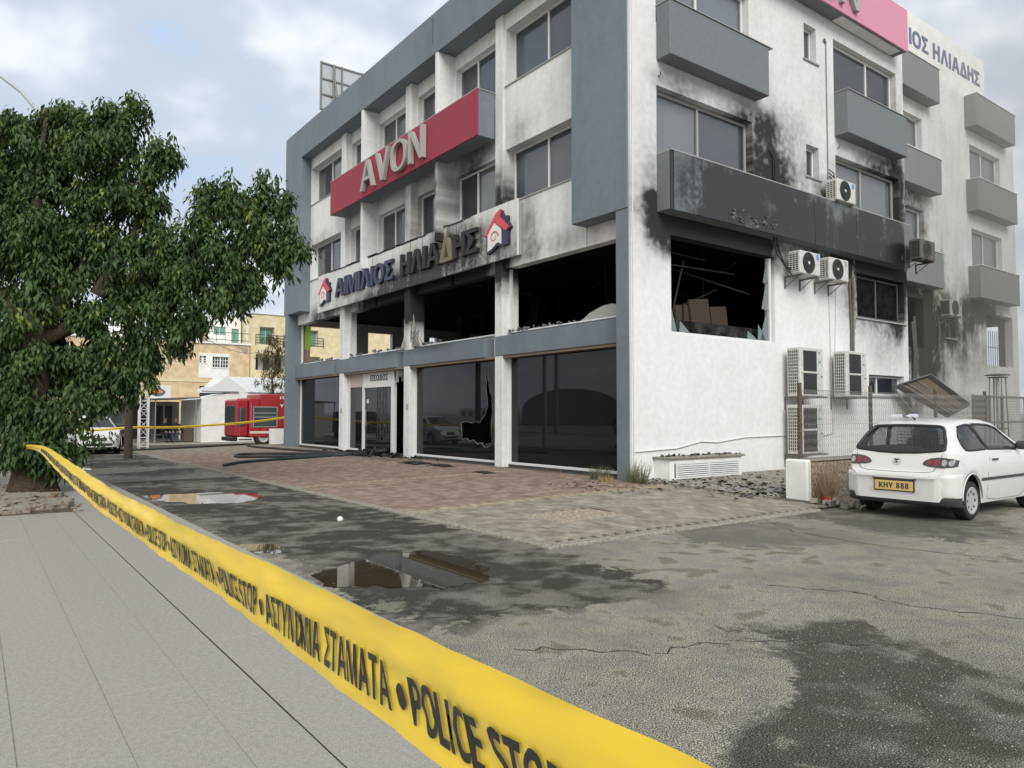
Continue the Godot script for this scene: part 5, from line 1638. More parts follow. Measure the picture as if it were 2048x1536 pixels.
func make_car(label: String) -> Node3D:
	var t := thing("hatchback_car", label, "car")
	var ss := []
	var s := 0.0
	while s < CL:
		ss.append(s)
		s += 0.01 if s < 0.06 else (0.02 if s < 0.4 else 0.035)
	ss.append(CL)
	var pts := []
	for q in ss:
		var sec := car_section(q)
		var row := []
		for p in sec: row.append(V(p.x, p.y, -q))
		for i in range(sec.size() - 2, -1, -1): row.append(V(-sec[i].x, sec[i].y, -q))
		pts.append_array(row)
	var n: int = pts.size() / ss.size()
	var rear := PackedVector2Array()
	for q in REAR_GLASS: rear.append(Vector2(q[0], q[1]))
	var sides := []
	for w in [QUARTER_GLASS, DOOR_GLASS]:
		var pg := PackedVector2Array()
		for q in w: pg.append(Vector2(q[0], q[1]))
		sides.append(pg)
	var open := func(p: Vector3) -> bool:
		var q := -p.z
		if q < 0.62 and p.y > 0.93 and Geometry2D.is_point_in_polygon(Vector2(p.x, p.y), rear): return true
		if q > 2.2 and q < 3.0 and absf(p.x) < lerpf(0.49, 0.64, (q - 2.2) / 0.8) and p.y > car_top(q) - 0.05: return true
		if absf(p.x) < 0.5: return false
		for pg in sides:
			if Geometry2D.is_point_in_polygon(Vector2(q, p.y), pg): return true
		return false
	var b := B.new()
	b.grid(pts, n, true)
	var keep := PackedInt32Array()
	for i in range(0, b.ix.size(), 3):
		var mid: Vector3 = (b.v[b.ix[i]] + b.v[b.ix[i + 1]] + b.v[b.ix[i + 2]]) / 3.0
		if not open.call(mid):
			for k in 3: keep.append(b.ix[i + k])
	b.ix = keep
	var lining := B.new()
	for i in b.v.size():
		lining.v.append(b.v[i] - b.n[i] * 0.022); lining.n.append(b.n[i]); lining.uv.append(b.uv[i]); lining.col.append(Color.WHITE)
	lining.ix = keep.duplicate()
	put("lining", lining, M.car_trim, t)
	b.poly(pts.slice(0, n), V(0, 0, 1))
	b.poly(pts.slice(pts.size() - n), V(0, 0, -1))
	put("body", b, M.car_white, t)
	b = B.new()
	b.box(V(-0.70, 0.2, -3.6), V(0.70, 0.55, -0.25))
	put("underbody", b, M.car_black, t)
	# bumper: pale shell proud of the body, dark valance below
	b = B.new()
	var rows := []
	for y in [0.33, 0.36, 0.46, 0.55, 0.60, 0.64, 0.655]:
		for i in 25:
			var u := (i - 12) / 12.0
			var ang := u * 1.5
			var o := 0.028 if y > 0.34 and y < 0.65 else 0.006
			var xx := 0.842 * sin(ang) / sin(1.5)
			var zz := -0.02 - 0.245 * pow(absf(u), 5.0) - 0.07 * u * u + o
			rows.append(V(xx * (1.0 + o * 0.2), y, zz + (0.012 if y > 0.57 and y < 0.63 else 0.0)))
	b.grid(rows, 25, true)
	var bm := put("rear_bumper", b, M.car_white, t)
	b = B.new()
	rows = []
	for y in [0.20, 0.24, 0.335]:
		for i in 25:
			var u := (i - 12) / 12.0
			var xx := 0.835 * sin(u * 1.5) / sin(1.5)
			rows.append(V(xx, y, -0.02 - 0.245 * pow(absf(u), 5.0) - 0.07 * u * u + (0.02 if y > 0.21 else -0.06)))
	b.grid(rows, 25, true)
	put("valance", b, M.car_trim, bm)
	b = B.new()
	for sg in [-1, 1]: b.box(V(sg * 0.30, 0.585, 0.024), V(sg * 0.62, 0.605, 0.034), 0.004)
	put("bumper_strip", b, M.car_white, bm)
	# number plate
	b = B.new()
	b.box(V(-0.305, 0.385, 0.0), V(0.305, 0.55, 0.022), 0.004)
	var pl := put("number_plate", b, M.car_black, t)
	put("plate_face", bx(V(-0.288, 0.40, 0.0225), V(0.288, 0.535, 0.025)), M.plate_yellow, pl)
	write("KHY 888", pl, M.car_black, V(-0.225, 0.427, 0.025), Basis(), 0.08, 0.45, 0.003, "letter", 0.14)
	b = B.new()
	b.box(V(-0.33, 0.555, -0.01), V(0.33, 0.575, 0.03), 0.006)
	put("plate_recess", b, M.car_trim, pl)
	# tailgate glass, seams, lamps, emblem
	put("rear_window", rear_patch(REAR_GLASS, 0.006), M.car_glass, t)
	b = B.new()
	var ring_r := []
	for i in REAR_GLASS.size() + 1:
		var q = REAR_GLASS[i % REAR_GLASS.size()]
		var q2 = REAR_GLASS[(i + 1) % REAR_GLASS.size()]
		for k in 4:
			var e := Vector2(q[0], q[1]).lerp(Vector2(q2[0], q2[1]), k / 4.0)
			ring_r.append(V(e.x, e.y, -car_s(e.x, e.y) + 0.003))
	b.tube(ring_r, 0.026, 6)
	put("window_seal", b, M.car_black, t)
	b = B.new()
	for sg in [-1.0, 1.0]:
		var path := []
		for q in [[0.665, 0.99], [0.64, 0.90], [0.62, 0.82], [0.58, 0.74], [0.54, 0.69], [0.44, 0.672], [0.0, 0.665]]: path.append(V(sg * q[0], q[1], -car_s(q[0], q[1]) + 0.001))
		b.tube(path, 0.004, 4)
	put("tailgate_seam", b, M.car_black, t)
	for sg in [-1.0, 1.0]:
		var o := []
		for q in [[0.385, 0.80], [0.43, 0.845], [0.50, 0.872], [0.60, 0.886], [0.70, 0.885], [0.77, 0.868], [0.80, 0.845], [0.80, 0.76], [0.77, 0.748], [0.62, 0.745], [0.48, 0.755], [0.40, 0.775]]: o.append([sg * q[0], q[1]])
		var l := put("tail_lamp", rear_patch(o, 0.008, 0.02), M.lamp_smoke, t)
		put("red_lens", rear_patch(smooth_ring(Vector2(sg * 0.49, 0.812), 0.036, 0.036, 14), 0.013, 0.02), M.lamp_red, l)
		put("red_lens", rear_patch(smooth_ring(Vector2(sg * 0.59, 0.815), 0.044, 0.046, 14), 0.013, 0.02), M.lamp_red, l)
		put("clear_lens", rear_patch(smooth_ring(Vector2(sg * 0.69, 0.815), 0.036, 0.046, 14), 0.013, 0.02), M.lamp_clear, l)
		put("clear_lens", rear_patch(smooth_ring(Vector2(sg * 0.762, 0.81), 0.022, 0.042, 12), 0.013, 0.02), M.lamp_clear, l)
	var em := put("emblem", rear_patch(smooth_ring(Vector2(0, 0.815), 0.058, 0.05, 20, 0.5), 0.008, 0.02), M.chrome, t)
	put("emblem_mark", rear_patch([[-0.04, 0.79], [0.04, 0.79], [0.02, 0.80], [-0.02, 0.815], [0.04, 0.835], [0.04, 0.845], [-0.04, 0.845], [-0.04, 0.83], [0.02, 0.81], [-0.04, 0.80]], 0.012, 0.02), M.car_black, em)
	put("high_brake_lamp", rear_patch([[-0.12, 1.335], [0.12, 1.335], [0.12, 1.35], [-0.12, 1.35]], 0.008, 0.03), M.lamp_smoke, t)
	# sides
	for sg in [-1.0, 1.0]:
		for wn in [["quarter_window", QUARTER_GLASS], ["side_window", DOOR_GLASS]]:
			put(wn[0], side_patch(wn[1], 0.004, sg), M.car_glass, t)
			b = B.new()
			var rr := []
			for i in wn[1].size() + 1:
				var q = wn[1][i % wn[1].size()]
				var q2 = wn[1][(i + 1) % wn[1].size()]
				for k in 4:
					var e := Vector2(q[0], q[1]).lerp(Vector2(q2[0], q2[1]), k / 4.0)
					rr.append(V(sg * (car_x(e.x, e.y) - 0.002), e.y, -e.x))
			b.tube(rr, 0.021, 6)
			put("window_seal", b, M.car_black, t)
		b = side_patch([[0.98, 0.535], [0.99, 0.575], [2.72, 0.575], [2.74, 0.535]], 0.014, sg)
		put("side_moulding", b, M.car_trim, t)
		b = B.new()
		var path := []
		for q in [[1.36, 0.97], [1.34, 0.85], [1.24, 0.62], [1.22, 0.4], [1.24, 0.27], [1.6, 0.235], [2.5, 0.235], [2.68, 0.3], [2.70, 0.95]]: path.append(V(sg * (car_x(q[0], q[1]) + 0.0005), q[1], -q[0]))
		b.tube(path, 0.004, 4)
		var door := put("door_seam", b, M.car_black, t)
		b = B.new()
		var hx: float = sg * car_x(1.52, 0.83)
		b.tube([V(hx + sg * 0.004, 0.83, -1.43), V(hx + sg * 0.03, 0.835, -1.48), V(hx + sg * 0.03, 0.835, -1.58), V(hx + sg * 0.004, 0.83, -1.63)], 0.014, 6)
		put("door_handle", b, M.car_trim, t)
		b = B.new()
		var mx: float = sg * car_x(2.5, 0.98)
		b.cbox(Transform3D(Basis(), V(mx + sg * 0.12, 1.02, -2.46)), V(0.19, 0.13, 0.10), 0.045)
		b.box(V(mx, 0.97, -2.5), V(mx + sg * 0.08, 1.0, -2.44), 0.01)
		put("mirror", b, M.car_trim, t)
		if sg > 0:
			put("fuel_flap", side_patch(smooth_ring(Vector2(0.44, 0.84), 0.07, 0.065, 20), 0.003, sg, 0.03), M.car_white, t)
		for wz in [-0.70, -3.16]:
			b = B.new()
			var ring := []
			for i in 15:
				var a := PI * i / 14.0
				ring.append(V(sg * 0.825, 0.29 + sin(a) * 0.362, wz + cos(a) * 0.362))
			b.tube(ring, 0.012, 5)
			put("arch_lip", b, M.car_white, t)
			make_wheel(t, sg * 0.715, wz, sg)
		# front lamps
		b = B.new()
		b.cbox(Transform3D(Basis.from_euler(V(0.5, sg * 0.5, 0)), V(sg * 0.55, 0.68, -3.72)), V(0.34, 0.16, 0.14), 0.05)
		put("headlamp", b, M.lamp_clear, t)
	b = B.new()
	b.cbox(Transform3D(Basis.from_euler(V(0.3, 0, 0)), V(0, 0.56, -3.88)), V(0.5, 0.12, 0.06), 0.02)
	b.cbox(Transform3D(Basis(), V(0, 0.36, -3.87)), V(0.95, 0.14, 0.08), 0.03)
	put("front_grille", b, M.car_black, t)
	put("windscreen", screen_patch(), M.car_glass, t)
	# inside: parcel shelf, seats with a mesh guard
	b = B.new()
	b.box(V(-0.55, 0.9, -0.9), V(0.55, 0.92, -0.25))
	for x in [-0.3, 0.3]:
		b.cbox(Transform3D(Basis.from_euler(V(0.15, 0, 0)), V(x, 0.9, -1.75)), V(0.42, 0.75, 0.14), 0.05)
		b.box(V(x - 0.13, 1.22, -1.84), V(x + 0.13, 1.36, -1.74), 0.03)
	b.box(V(-0.6, 0.3, -2.9), V(0.6, 0.9, -2.6), 0.05)
	put("seats", b, M.cloth_black, t)
	b = B.new()
	for sg in [-1.0, 1.0]:
		for k in 6: b.tube([V(sg * 0.06, 0.98 + k * 0.05, -1.0), V(sg * 0.42, 0.98 + k * 0.05, -1.0)], 0.004, 4)
		for k in 7: b.tube([V(sg * (0.06 + k * 0.06), 0.96, -1.0), V(sg * (0.06 + k * 0.06), 1.25, -1.0)], 0.004, 4)
	put("mesh_guard", b, M.steel_dull, t)
	b = B.new()
	b.tube([V(0, 1.42, -0.72), V(0.01, 1.455, -0.60)], [0.016, 0.008], 6)
	put("aerial_base", b, M.car_black, t)
	return t

func screen_patch() -> B:
	var b := B.new()
	var rows := []
	for i in 9:
		var s := 2.18 + i * 0.1
		for k in 13:
			var u := (k - 6) / 6.0
			var w: float = lerpf(0.50, 0.66, i / 8.0)
			rows.append(V(u * w, car_top(s) + 0.006 - 0.02 * u * u, -s - 0.004))
	b.grid(rows, 13, true)
	return b

# ---------------------------------------------------------------- tape
func make_ribbon(called: String, label: String, ctrl: Array, width: float, twist, text := true, ds := 0.02) -> void:
	var cv := Curve3D.new()
	cv.bake_interval = 0.01
	for i in ctrl.size():
		var tn: Vector3 = (ctrl[mini(i + 1, ctrl.size() - 1)] - ctrl[maxi(i - 1, 0)])
		var l0: float = ctrl[i].distance_to(ctrl[maxi(i - 1, 0)]) * 0.33
		var l1: float = ctrl[i].distance_to(ctrl[mini(i + 1, ctrl.size() - 1)]) * 0.33
		tn = tn.normalized()
		cv.add_point(ctrl[i], -tn * l0, tn * l1)
	var L := cv.get_baked_length()
	var n := int(L / ds) + 2
	var P := PackedVector3Array()
	var T := PackedVector3Array()
	for i in n: P.append(cv.sample_baked(minf(L, i * ds), true))
	for i in n: T.append((P[mini(i + 1, n - 1)] - P[maxi(i - 1, 0)]).normalized())
	var wrinkle := FastNoiseLite.new()
	wrinkle.seed = 3
	wrinkle.frequency = 1.0
	# position across the ribbon at fraction v (0 bottom, 1 top)
	var at := func(sx: float, v: float) -> Vector3:
		var f := clampf(sx / ds, 0.0, n - 1.001)
		var i := int(f)
		var fr := f - i
		var p := P[i].lerp(P[i + 1], fr)
		var t := T[i].lerp(T[i + 1], fr).normalized()
		var up := (Vector3.UP - t * t.y).normalized()
		var nn := t.cross(up)
		var k: Array = twist.call(sx, L)
		up = up.rotated(t, k[0])
		nn = nn.rotated(t, k[0])
		var w := (v - 0.5) * width
		var fold: float = k[1] * smoothstep(0.60, 1.0, v) - 0.3 * k[1] * smoothstep(0.25, 0.0, v)
		return p + up * (w - absf(fold) * 0.35 * (1.0 if v > 0.6 else 0.0)) + nn * (-fold + 0.0016 * sin(sx * 7.0 + v * 4.0) + 0.0034 * wrinkle.get_noise_2d(sx * 8.0, v * 1.6))
	var pts := []
	var cols := 21
	for i in n:
		for c in cols: pts.append(at.call(i * ds, c / float(cols - 1)))
	var b := B.new()
	b.grid(pts, cols, true)
	var o := thing(called, label, "tape")
	put("ribbon", b, M.tape_yellow, o)
	if not text: return
	var bt := B.new()
	var phrase := "POLICE STOP•ΑΣΤΥNΟΜΙΑ ΣΤΑΜΑΤΑ•"
	var cap: float = letter_mesh("H", 1.0).box.size.y
	var base: float = letter_mesh("H", 1.0).box.position.y
	var total := 0.0
	for ch in phrase: total += cap * 0.40 if ch == " " else letter_mesh(ch, 1.0).box.size.x + cap * 0.10 + (cap * 0.8 if ch == "•" else 0.0)
	var period := 0.615
	var sx := period / total
	var sy := 0.43 * width / cap
	var start: float = L - 20 * period - text_shift
	while start < -period: start += period
	while start < L:
		var pen := start
		for ch in phrase:
			if ch == " ":
				pen += cap * 0.40 * sx
				continue
			var Lm := letter_mesh(ch, 1.0)
			var bb: AABB = Lm.box
			if ch == "•": pen += cap * 0.40 * sx
			if pen > 0.3 and pen + bb.size.x * sx < L - 0.02:
				var oy := 0.165 * width
				if ch == "•": oy += 0.0
				var p0 := pen
				bt.append(Lm.mesh, Transform3D(Basis(V(sx, 0, 0), V(0, sy, 0), V(0, 0, 0.0002)), V(-bb.position.x * sx, oy - base * sy, 0)), func(q: Vector3, _nrm: Vector3) -> Array:
					var v := q.y / width
					var a: Vector3 = at.call(p0 + q.x, v)
					var dx: Vector3 = at.call(p0 + q.x + 0.004, v) - a
					var dy: Vector3 = at.call(p0 + q.x, v + 0.03) - a
					var nn := dx.cross(dy).normalized()
					return [a + nn * (0.0020 + q.z), nn])
			pen += (bb.size.x + cap * 0.10 + (cap * 0.40 if ch == "•" else 0.0)) * sx
		start += period
	put("lettering", bt, M.tape_print, o)
var text_shift := 0.0

func make_tapes() -> void:
	text_shift = 0.60
	make_ribbon("police_tape", "yellow police tape stretched across the foreground from the tree trunk", [V(-5.75, 0.93, 10.72), V(-3.0, 1.02, 10.78), V(0.6, 1.135, 10.90), V(3.4, 1.215, 11.03), V(6.0, 1.268, 11.16), V(7.9, 1.295, 11.24), V(8.96, 1.308, 11.275), V(9.8, 1.318, 11.285), V(10.26, 1.332, 11.30), V(10.6, 1.345, 11.315), V(10.85, 1.360, 11.335), V(11.118, 1.375, 11.354), V(11.6, 1.40, 11.40), V(12.6, 1.45, 11.5), V(14.5, 1.55, 11.7)], 0.081, func(sx: float, L: float) -> Array:
		var far := L - sx
		return [0.12 * sin(sx * 0.5) + (0.5 * smoothstep(12.0, 18.0, far)), 0.005 + 0.019 * smoothstep(4.2, 7.0, far)])
	text_shift = 0.1
	make_ribbon("police_tape", "yellow police tape tied from the timber pole to the grey pier", [V(-19.2, 0.98, 8.6), V(-18.9, 1.0, 7.8), V(-18.55, 1.07, 7.12), V(-18.3, 1.09, 6.9), V(-19.2, 1.07, 5.3), V(-20.3, 1.15, 3.2), V(-21.2, 1.28, 1.4), V(-21.86, 1.43, 0.03)], 0.09, func(_sx: float, _L: float) -> Array: return [0.1, 0.012], true, 0.05)

# ---------------------------------------------------------------- trees and poles
func make_tree() -> void:
	var t := thing("shade_tree", "large dense green tree with drooping leaves beside the pavement", "tree", V(-6.1, 0, 10.55))
	var b := B.new()
	var tr := [V(0, -0.1, 0), V(0.0, 0.15, 0), V(0.02, 0.6, 0), V(0.05, 1.4, 0.02), V(0.0, 2.4, 0.05), V(-0.1, 3.2, 0.0)]
	b.tube(tr, [0.52, 0.42, 0.33, 0.29, 0.27, 0.25], 14)
	put("trunk", b, M.bark, t)
	for q in [[V(-0.1, 3.0, 0), V(0.37, 3.95, -1.5), V(0.71, 4.5, -1.9), V(1.3, 4.6, -2.4), V(2.28, 4.88, -3.18), V(3.03, 5.03, -3.84)], [V(-0.1, 3.0, 0), V(-0.3, 5.0, 0.1), V(-0.5, 6.8, 0.0), V(-0.6, 8.0, -0.1)], [V(-0.1, 3.2, 0), V(0.0, 4.6, -0.8), V(-0.1, 6.0, -1.0), V(0.2, 7.2, -1.6)], [V(-0.1, 3.0, 0), V(-0.8, 4.2, 0.8), V(-1.5, 5.2, 1.4)], [V(1.3, 4.6, -2.4), V(1.7, 5.3, -2.7), V(2.3, 5.9, -3.1)], [V(1.3, 4.6, -2.4), V(1.6, 4.2, -2.6), V(1.9, 3.9, -2.9)], [V(0.5, 4.2, -1.7), V(1.0, 3.7, -2.2), V(1.2, 3.2, -2.3)], [V(0.3, 4.0, -1.0), V(0.5, 5.2, -1.6), V(0.4, 6.3, -1.9)]]:
		var rad := []
		for i in q.size(): rad.append(lerpf(0.17, 0.03, i / float(q.size() - 1)))
		b = B.new()
		b.tube(q, rad, 8)
		put("limb", b, M.bark, t)
	# a spray: a twig end with drooping pointed leaves
	var sp := B.new()
	var lr := RandomNumberGenerator.new()
	lr.seed = 5
	for i in 11:
		var a := i * 2.4
		var o := V(cos(a) * 0.06 * (i % 3), -0.025 * i + 0.1, sin(a) * 0.06 * (i % 3))
		var out := V(cos(a), -1.1 - lr.randf() * 0.9, sin(a)).normalized()
		var side := out.cross(Vector3.UP).normalized()
		var nm := side.cross(out).normalized()
		var l := lr.randf_range(0.105, 0.175)
		var w := l * 0.17
		var k := lr.randf_range(0.75, 1.2)
		sp.tint = Color(k, k, k)
		var m1 := o + out * l * 0.45 + nm * 0.012
		var tip := o + out * l + nm * -0.02
		sp.poly([o, m1 + side * w, m1], nm)
		sp.poly([o, m1, m1 - side * w], nm)
		sp.poly([m1, m1 + side * w, tip], nm)
		sp.poly([m1, tip, m1 - side * w], nm)
	var blobs := [[-7.72,7.26,11.14,1.03], [-7.46,5.88,11.20,1.27], [-6.98,6.12,10.39,1.28], [-6.95,7.36,10.10,0.81], [-7.02,8.07,10.24,0.38], [-6.29,6.87,9.50,0.96], [-5.86,7.57,9.15,0.53], [-5.66,7.94,8.91,0.23], [-6.09,7.93,9.32,0.30], [-5.43,6.90,8.69,0.47], [-5.13,6.97,8.46,0.29], [-5.55,6.06,8.79,0.47], [-6.13,5.91,9.22,0.85], [-6.89,4.55,10.84,1.35], [-6.38,4.59,9.81,1.26], [-5.75,4.80,8.97,0.74], [-5.34,4.36,8.56,0.52], [-6.58,3.26,10.99,1.21], [-6.15,3.18,10.07,1.13], [-5.76,3.41,9.22,0.88], [-5.26,3.52,8.56,0.62], [-5.54,2.58,8.87,0.52], [-5.86,2.47,9.46,0.72], [-6.02,2.14,10.32,0.90], [-6.25,2.04,10.97,0.89], [-6.0,1.8,9.75,0.42], [-6.16,1.34,10.63,0.70], [-5.99,1.14,10.04,0.51], [-6.41,0.94,10.94,0.35], [-6.18,0.74,10.44,0.38], [-4.44,4.31,7.84,0.56], [-4.84,3.71,8.17,0.46], [-4.53,3.49,7.90,0.26], [-4.93,2.99,8.23,0.23], [-4.75,4.53,8.11,0.41], [-4.20,5.61,7.77,0.41], [-4.23,6.07,7.85,0.20], [-4.50,5.23,7.98,0.36], [-3.90,5.08,7.50,0.51], [-3.84,5.79,7.46,0.30], [-3.85,6.14,7.50,0.16], [-3.45,5.56,7.10,0.38], [-3.32,5.96,6.94,0.24], [-3.30,6.26,6.94,0.10], [-3.02,5.63,6.69,0.18], [-2.96,5.83,6.61,0.10], [-3.54,4.86,7.16,0.55], [-3.13,5.03,6.79,0.40], [-2.83,4.86,6.54,0.20], [-2.72,4.83,6.38,0.08], [-3.09,4.63,6.70,0.25], [-3.84,4.27,7.36,0.45], [-3.53,4.10,7.10,0.22], [-4.14,3.88,7.56,0.33], [-3.80,3.77,7.26,0.12], [-5.08,5.17,8.43,0.23], [-5.01,4.76,8.30,0.31], [-5.38,5.30,8.67,0.31], [-5.75,0.95,10.55,0.42], [-5.85,0.75,10.25,0.32], [-5.6,1.2,10.75,0.4], [-9.31,5.26,11.96,1.92], [-8.77,2.41,11.88,1.53], [-8.66,7.40,11.75,0.89]]
	var hues := [Color(0.060, 0.102, 0.034), Color(0.078, 0.125, 0.040), Color(0.046, 0.080, 0.032), Color(0.115, 0.160, 0.040), Color(0.19, 0.23, 0.05)]
	var xf := []
	var cols := []
	for bl in blobs:
		var r: float = bl[3]
		var cnt := int(290.0 * r * r + 72.0 * r)
		# clumps within the blob, so that the outline is uneven
		var clumps := []
		for i in int(7 + r * 15):
			var d := V(rng.randfn(), rng.randfn(), rng.randfn()).normalized()
			clumps.append([d * r * rng.randf_range(0.45, 1.05), rng.randf_range(0.07, 0.19) * (0.5 + 0.4 * r), hues[mini(4, int(absf(rng.randfn(0.0, 1.4))))]])
		for i in cnt:
			var c = clumps[rng.randi() % clumps.size()]
			var p: Vector3 = V(bl[0], bl[1], bl[2]) + c[0] + V(rng.randfn(), rng.randfn() * 0.8, rng.randfn()) * c[1]
			if p.y < 0.4 or p.x > -2.3: continue
			var s := rng.randf_range(0.75, 1.35)
			xf.append(Transform3D(Basis.from_euler(V(rng.randfn(0, 0.3), rng.randf() * TAU, rng.randfn(0, 0.3))).scaled(V(s, s, s)), p - t.position))
			var h: Color = c[2]
			if rng.randf() < 0.02: h = Color(0.22, 0.26, 0.05)
			cols.append(h * rng.randf_range(0.75, 1.25))
	# a few rusty seed clusters
	for q in [[-3.95, 5.45, 7.35], [-3.55, 5.5, 7.0], [-5.6, 6.2, 8.8], [-6.3, 6.9, 9.3]]:
		for i in 26:
			var s := rng.randf_range(0.5, 0.9)
			xf.append(Transform3D(Basis.from_euler(V(rng.randf(), rng.randf() * TAU, 0)).scaled(V(s, s, s)), V(q[0], q[1], q[2]) + V(rng.randfn(), rng.randfn(), rng.randfn()) * 0.12 - t.position))
			cols.append(Color(0.20, 0.085, 0.045))
	many("crown", sp.mesh(), xf, M.leaf, t, cols)
	# slender tree behind the shop
	var t2 := thing("young_tree", "thin sparse young tree standing behind the far grey pier", "tree", V(-28.2, 0, -1.6))
	b = B.new()
	b.tube([V(0, 0, 0), V(0.05, 2.0, 0), V(-0.05, 3.4, 0.1), V(0.1, 4.6, -0.2), V(0, 5.6, -0.3)], [0.07, 0.06, 0.05, 0.03, 0.012], 7)
	put("trunk", b, M.foliage_brown, t2)
	xf = []; cols = []
	for i in 26:
		var y := 1.8 + i * 0.15
		var a := i * 2.3
		var ln := rng.randf_range(0.5, 1.3)
		var e := V(cos(a) * ln, y + 0.5 * ln, sin(a) * ln)
		b = B.new()
		b.tube([V(0, y, 0), V(e.x * 0.5, y + 0.35 * ln, e.z * 0.5), e], [0.02, 0.014, 0.006], 5)
		put("limb", b, M.foliage_brown, t2)
		for k in 9:
			var s := rng.randf_range(0.7, 1.3)
			xf.append(Transform3D(Basis.from_euler(V(rng.randfn(0, 0.4), rng.randf() * TAU, 0)).scaled(V(s, s, s)), V(0, y, 0).lerp(e, rng.randf_range(0.35, 1.1)) + V(rng.randfn(), rng.randfn(), rng.randfn()) * 0.12))
			cols.append([Color(0.07, 0.085, 0.03), Color(0.12, 0.085, 0.05), Color(0.10, 0.10, 0.04)][rng.randi() % 3])
	many("crown", sp.mesh(), xf, M.leaf, t2, cols)

func make_poles() -> void:
	var b := B.new()
	b.tube([V(0, -0.1, 0), V(0, 3.5, 0), V(0.05, 7.2, 0)], [0.145, 0.13, 0.11], 12)
	var o := one("utility_pole", b, M.timber_pole, "dark timber utility pole at the edge of the forecourt under the tree", "pole")
	o.position = V(-18.4, 0, 6.95)
	for q in [[6.7, 8.2, -6.0, "uppermost"], [6.4, 7.3, -9.5, "middle"], [6.1, 6.2, -3.0, "lowest"]]:
		b = B.new()
		var cp := []
		for i in 13: cp.append(V(-18.4, q[0], 6.95).lerp(V(-56.8, q[1], q[2]), i / 12.0) - V(0, 4.0 * 0.9 * (i / 12.0) * (1.0 - i / 12.0), 0))
		b.tube(cp, 0.016, 4)
		one("overhead_cable", b, M.black_rubber, "%s of three thin cables sagging from timber pole to beige apartment block" % q[3], "cable", "overhead cables")
	var lp := thing("street_lamp", "pale curved street lamp pole rising behind the tree crown", "street lamp", V(-16.75, 0, 9.8))
	b = B.new()
	var path := [V(0, -0.05, 0), V(0, 5, 0), V(0, 10.0, 0), V(-0.02, 10.8, 0.05), V(-0.12, 11.5, 0.3), V(-0.42, 12.1, 0.7), V(-0.86, 12.66, 1.3), V(-1.35, 13.0, 2.0), V(-1.8, 13.15, 2.7)]
	b.tube(path, [0.11, 0.10, 0.085, 0.075, 0.07, 0.065, 0.06, 0.055, 0.05], 10)
	put("pole", b, M.lamp_post_grey, lp)
	b = B.new()
	b.cbox(Transform3D(Basis.from_euler(V(0.1, 0.57, 0)), V(-2.05, 13.15, 3.1)), V(0.22, 0.12, 0.7), 0.05)
	put("lamp_head", b, M.lamp_post_grey, lp)
	var lt := thing("lattice_mast", "white steel lattice mast beside the canopy across the street", "mast", V(-25.4, 0, 5.26))
	b = B.new()
	for q in [[-0.18, -0.18], [0.18, -0.18], [0.18, 0.18], [-0.18, 0.18]]: b.tube([V(q[0], 0, q[1]), V(q[0], 6.0, q[1])], 0.032, 6)
	put("leg", b, M.lattice_white, lt)
	b = B.new()
	for k in 14:
		var y := 0.1 + k * 0.42
		for f in 4:
			var a := [V(-0.18, 0, -0.18), V(0.18, 0, -0.18), V(0.18, 0, 0.18), V(-0.18, 0, 0.18)]
			var p0: Vector3 = a[f]
			var p1: Vector3 = a[(f + 1) % 4]
			b.tube([p0 + V(0, y, 0), p1 + V(0, y, 0)], 0.014, 4)
			if k % 2: b.tube([p0 + V(0, y, 0), p1 + V(0, y + 0.42, 0)], 0.014, 4)
			else: b.tube([p1 + V(0, y, 0), p0 + V(0, y + 0.42, 0)], 0.014, 4)
	put("bracing", b, M.lattice_white, lt)

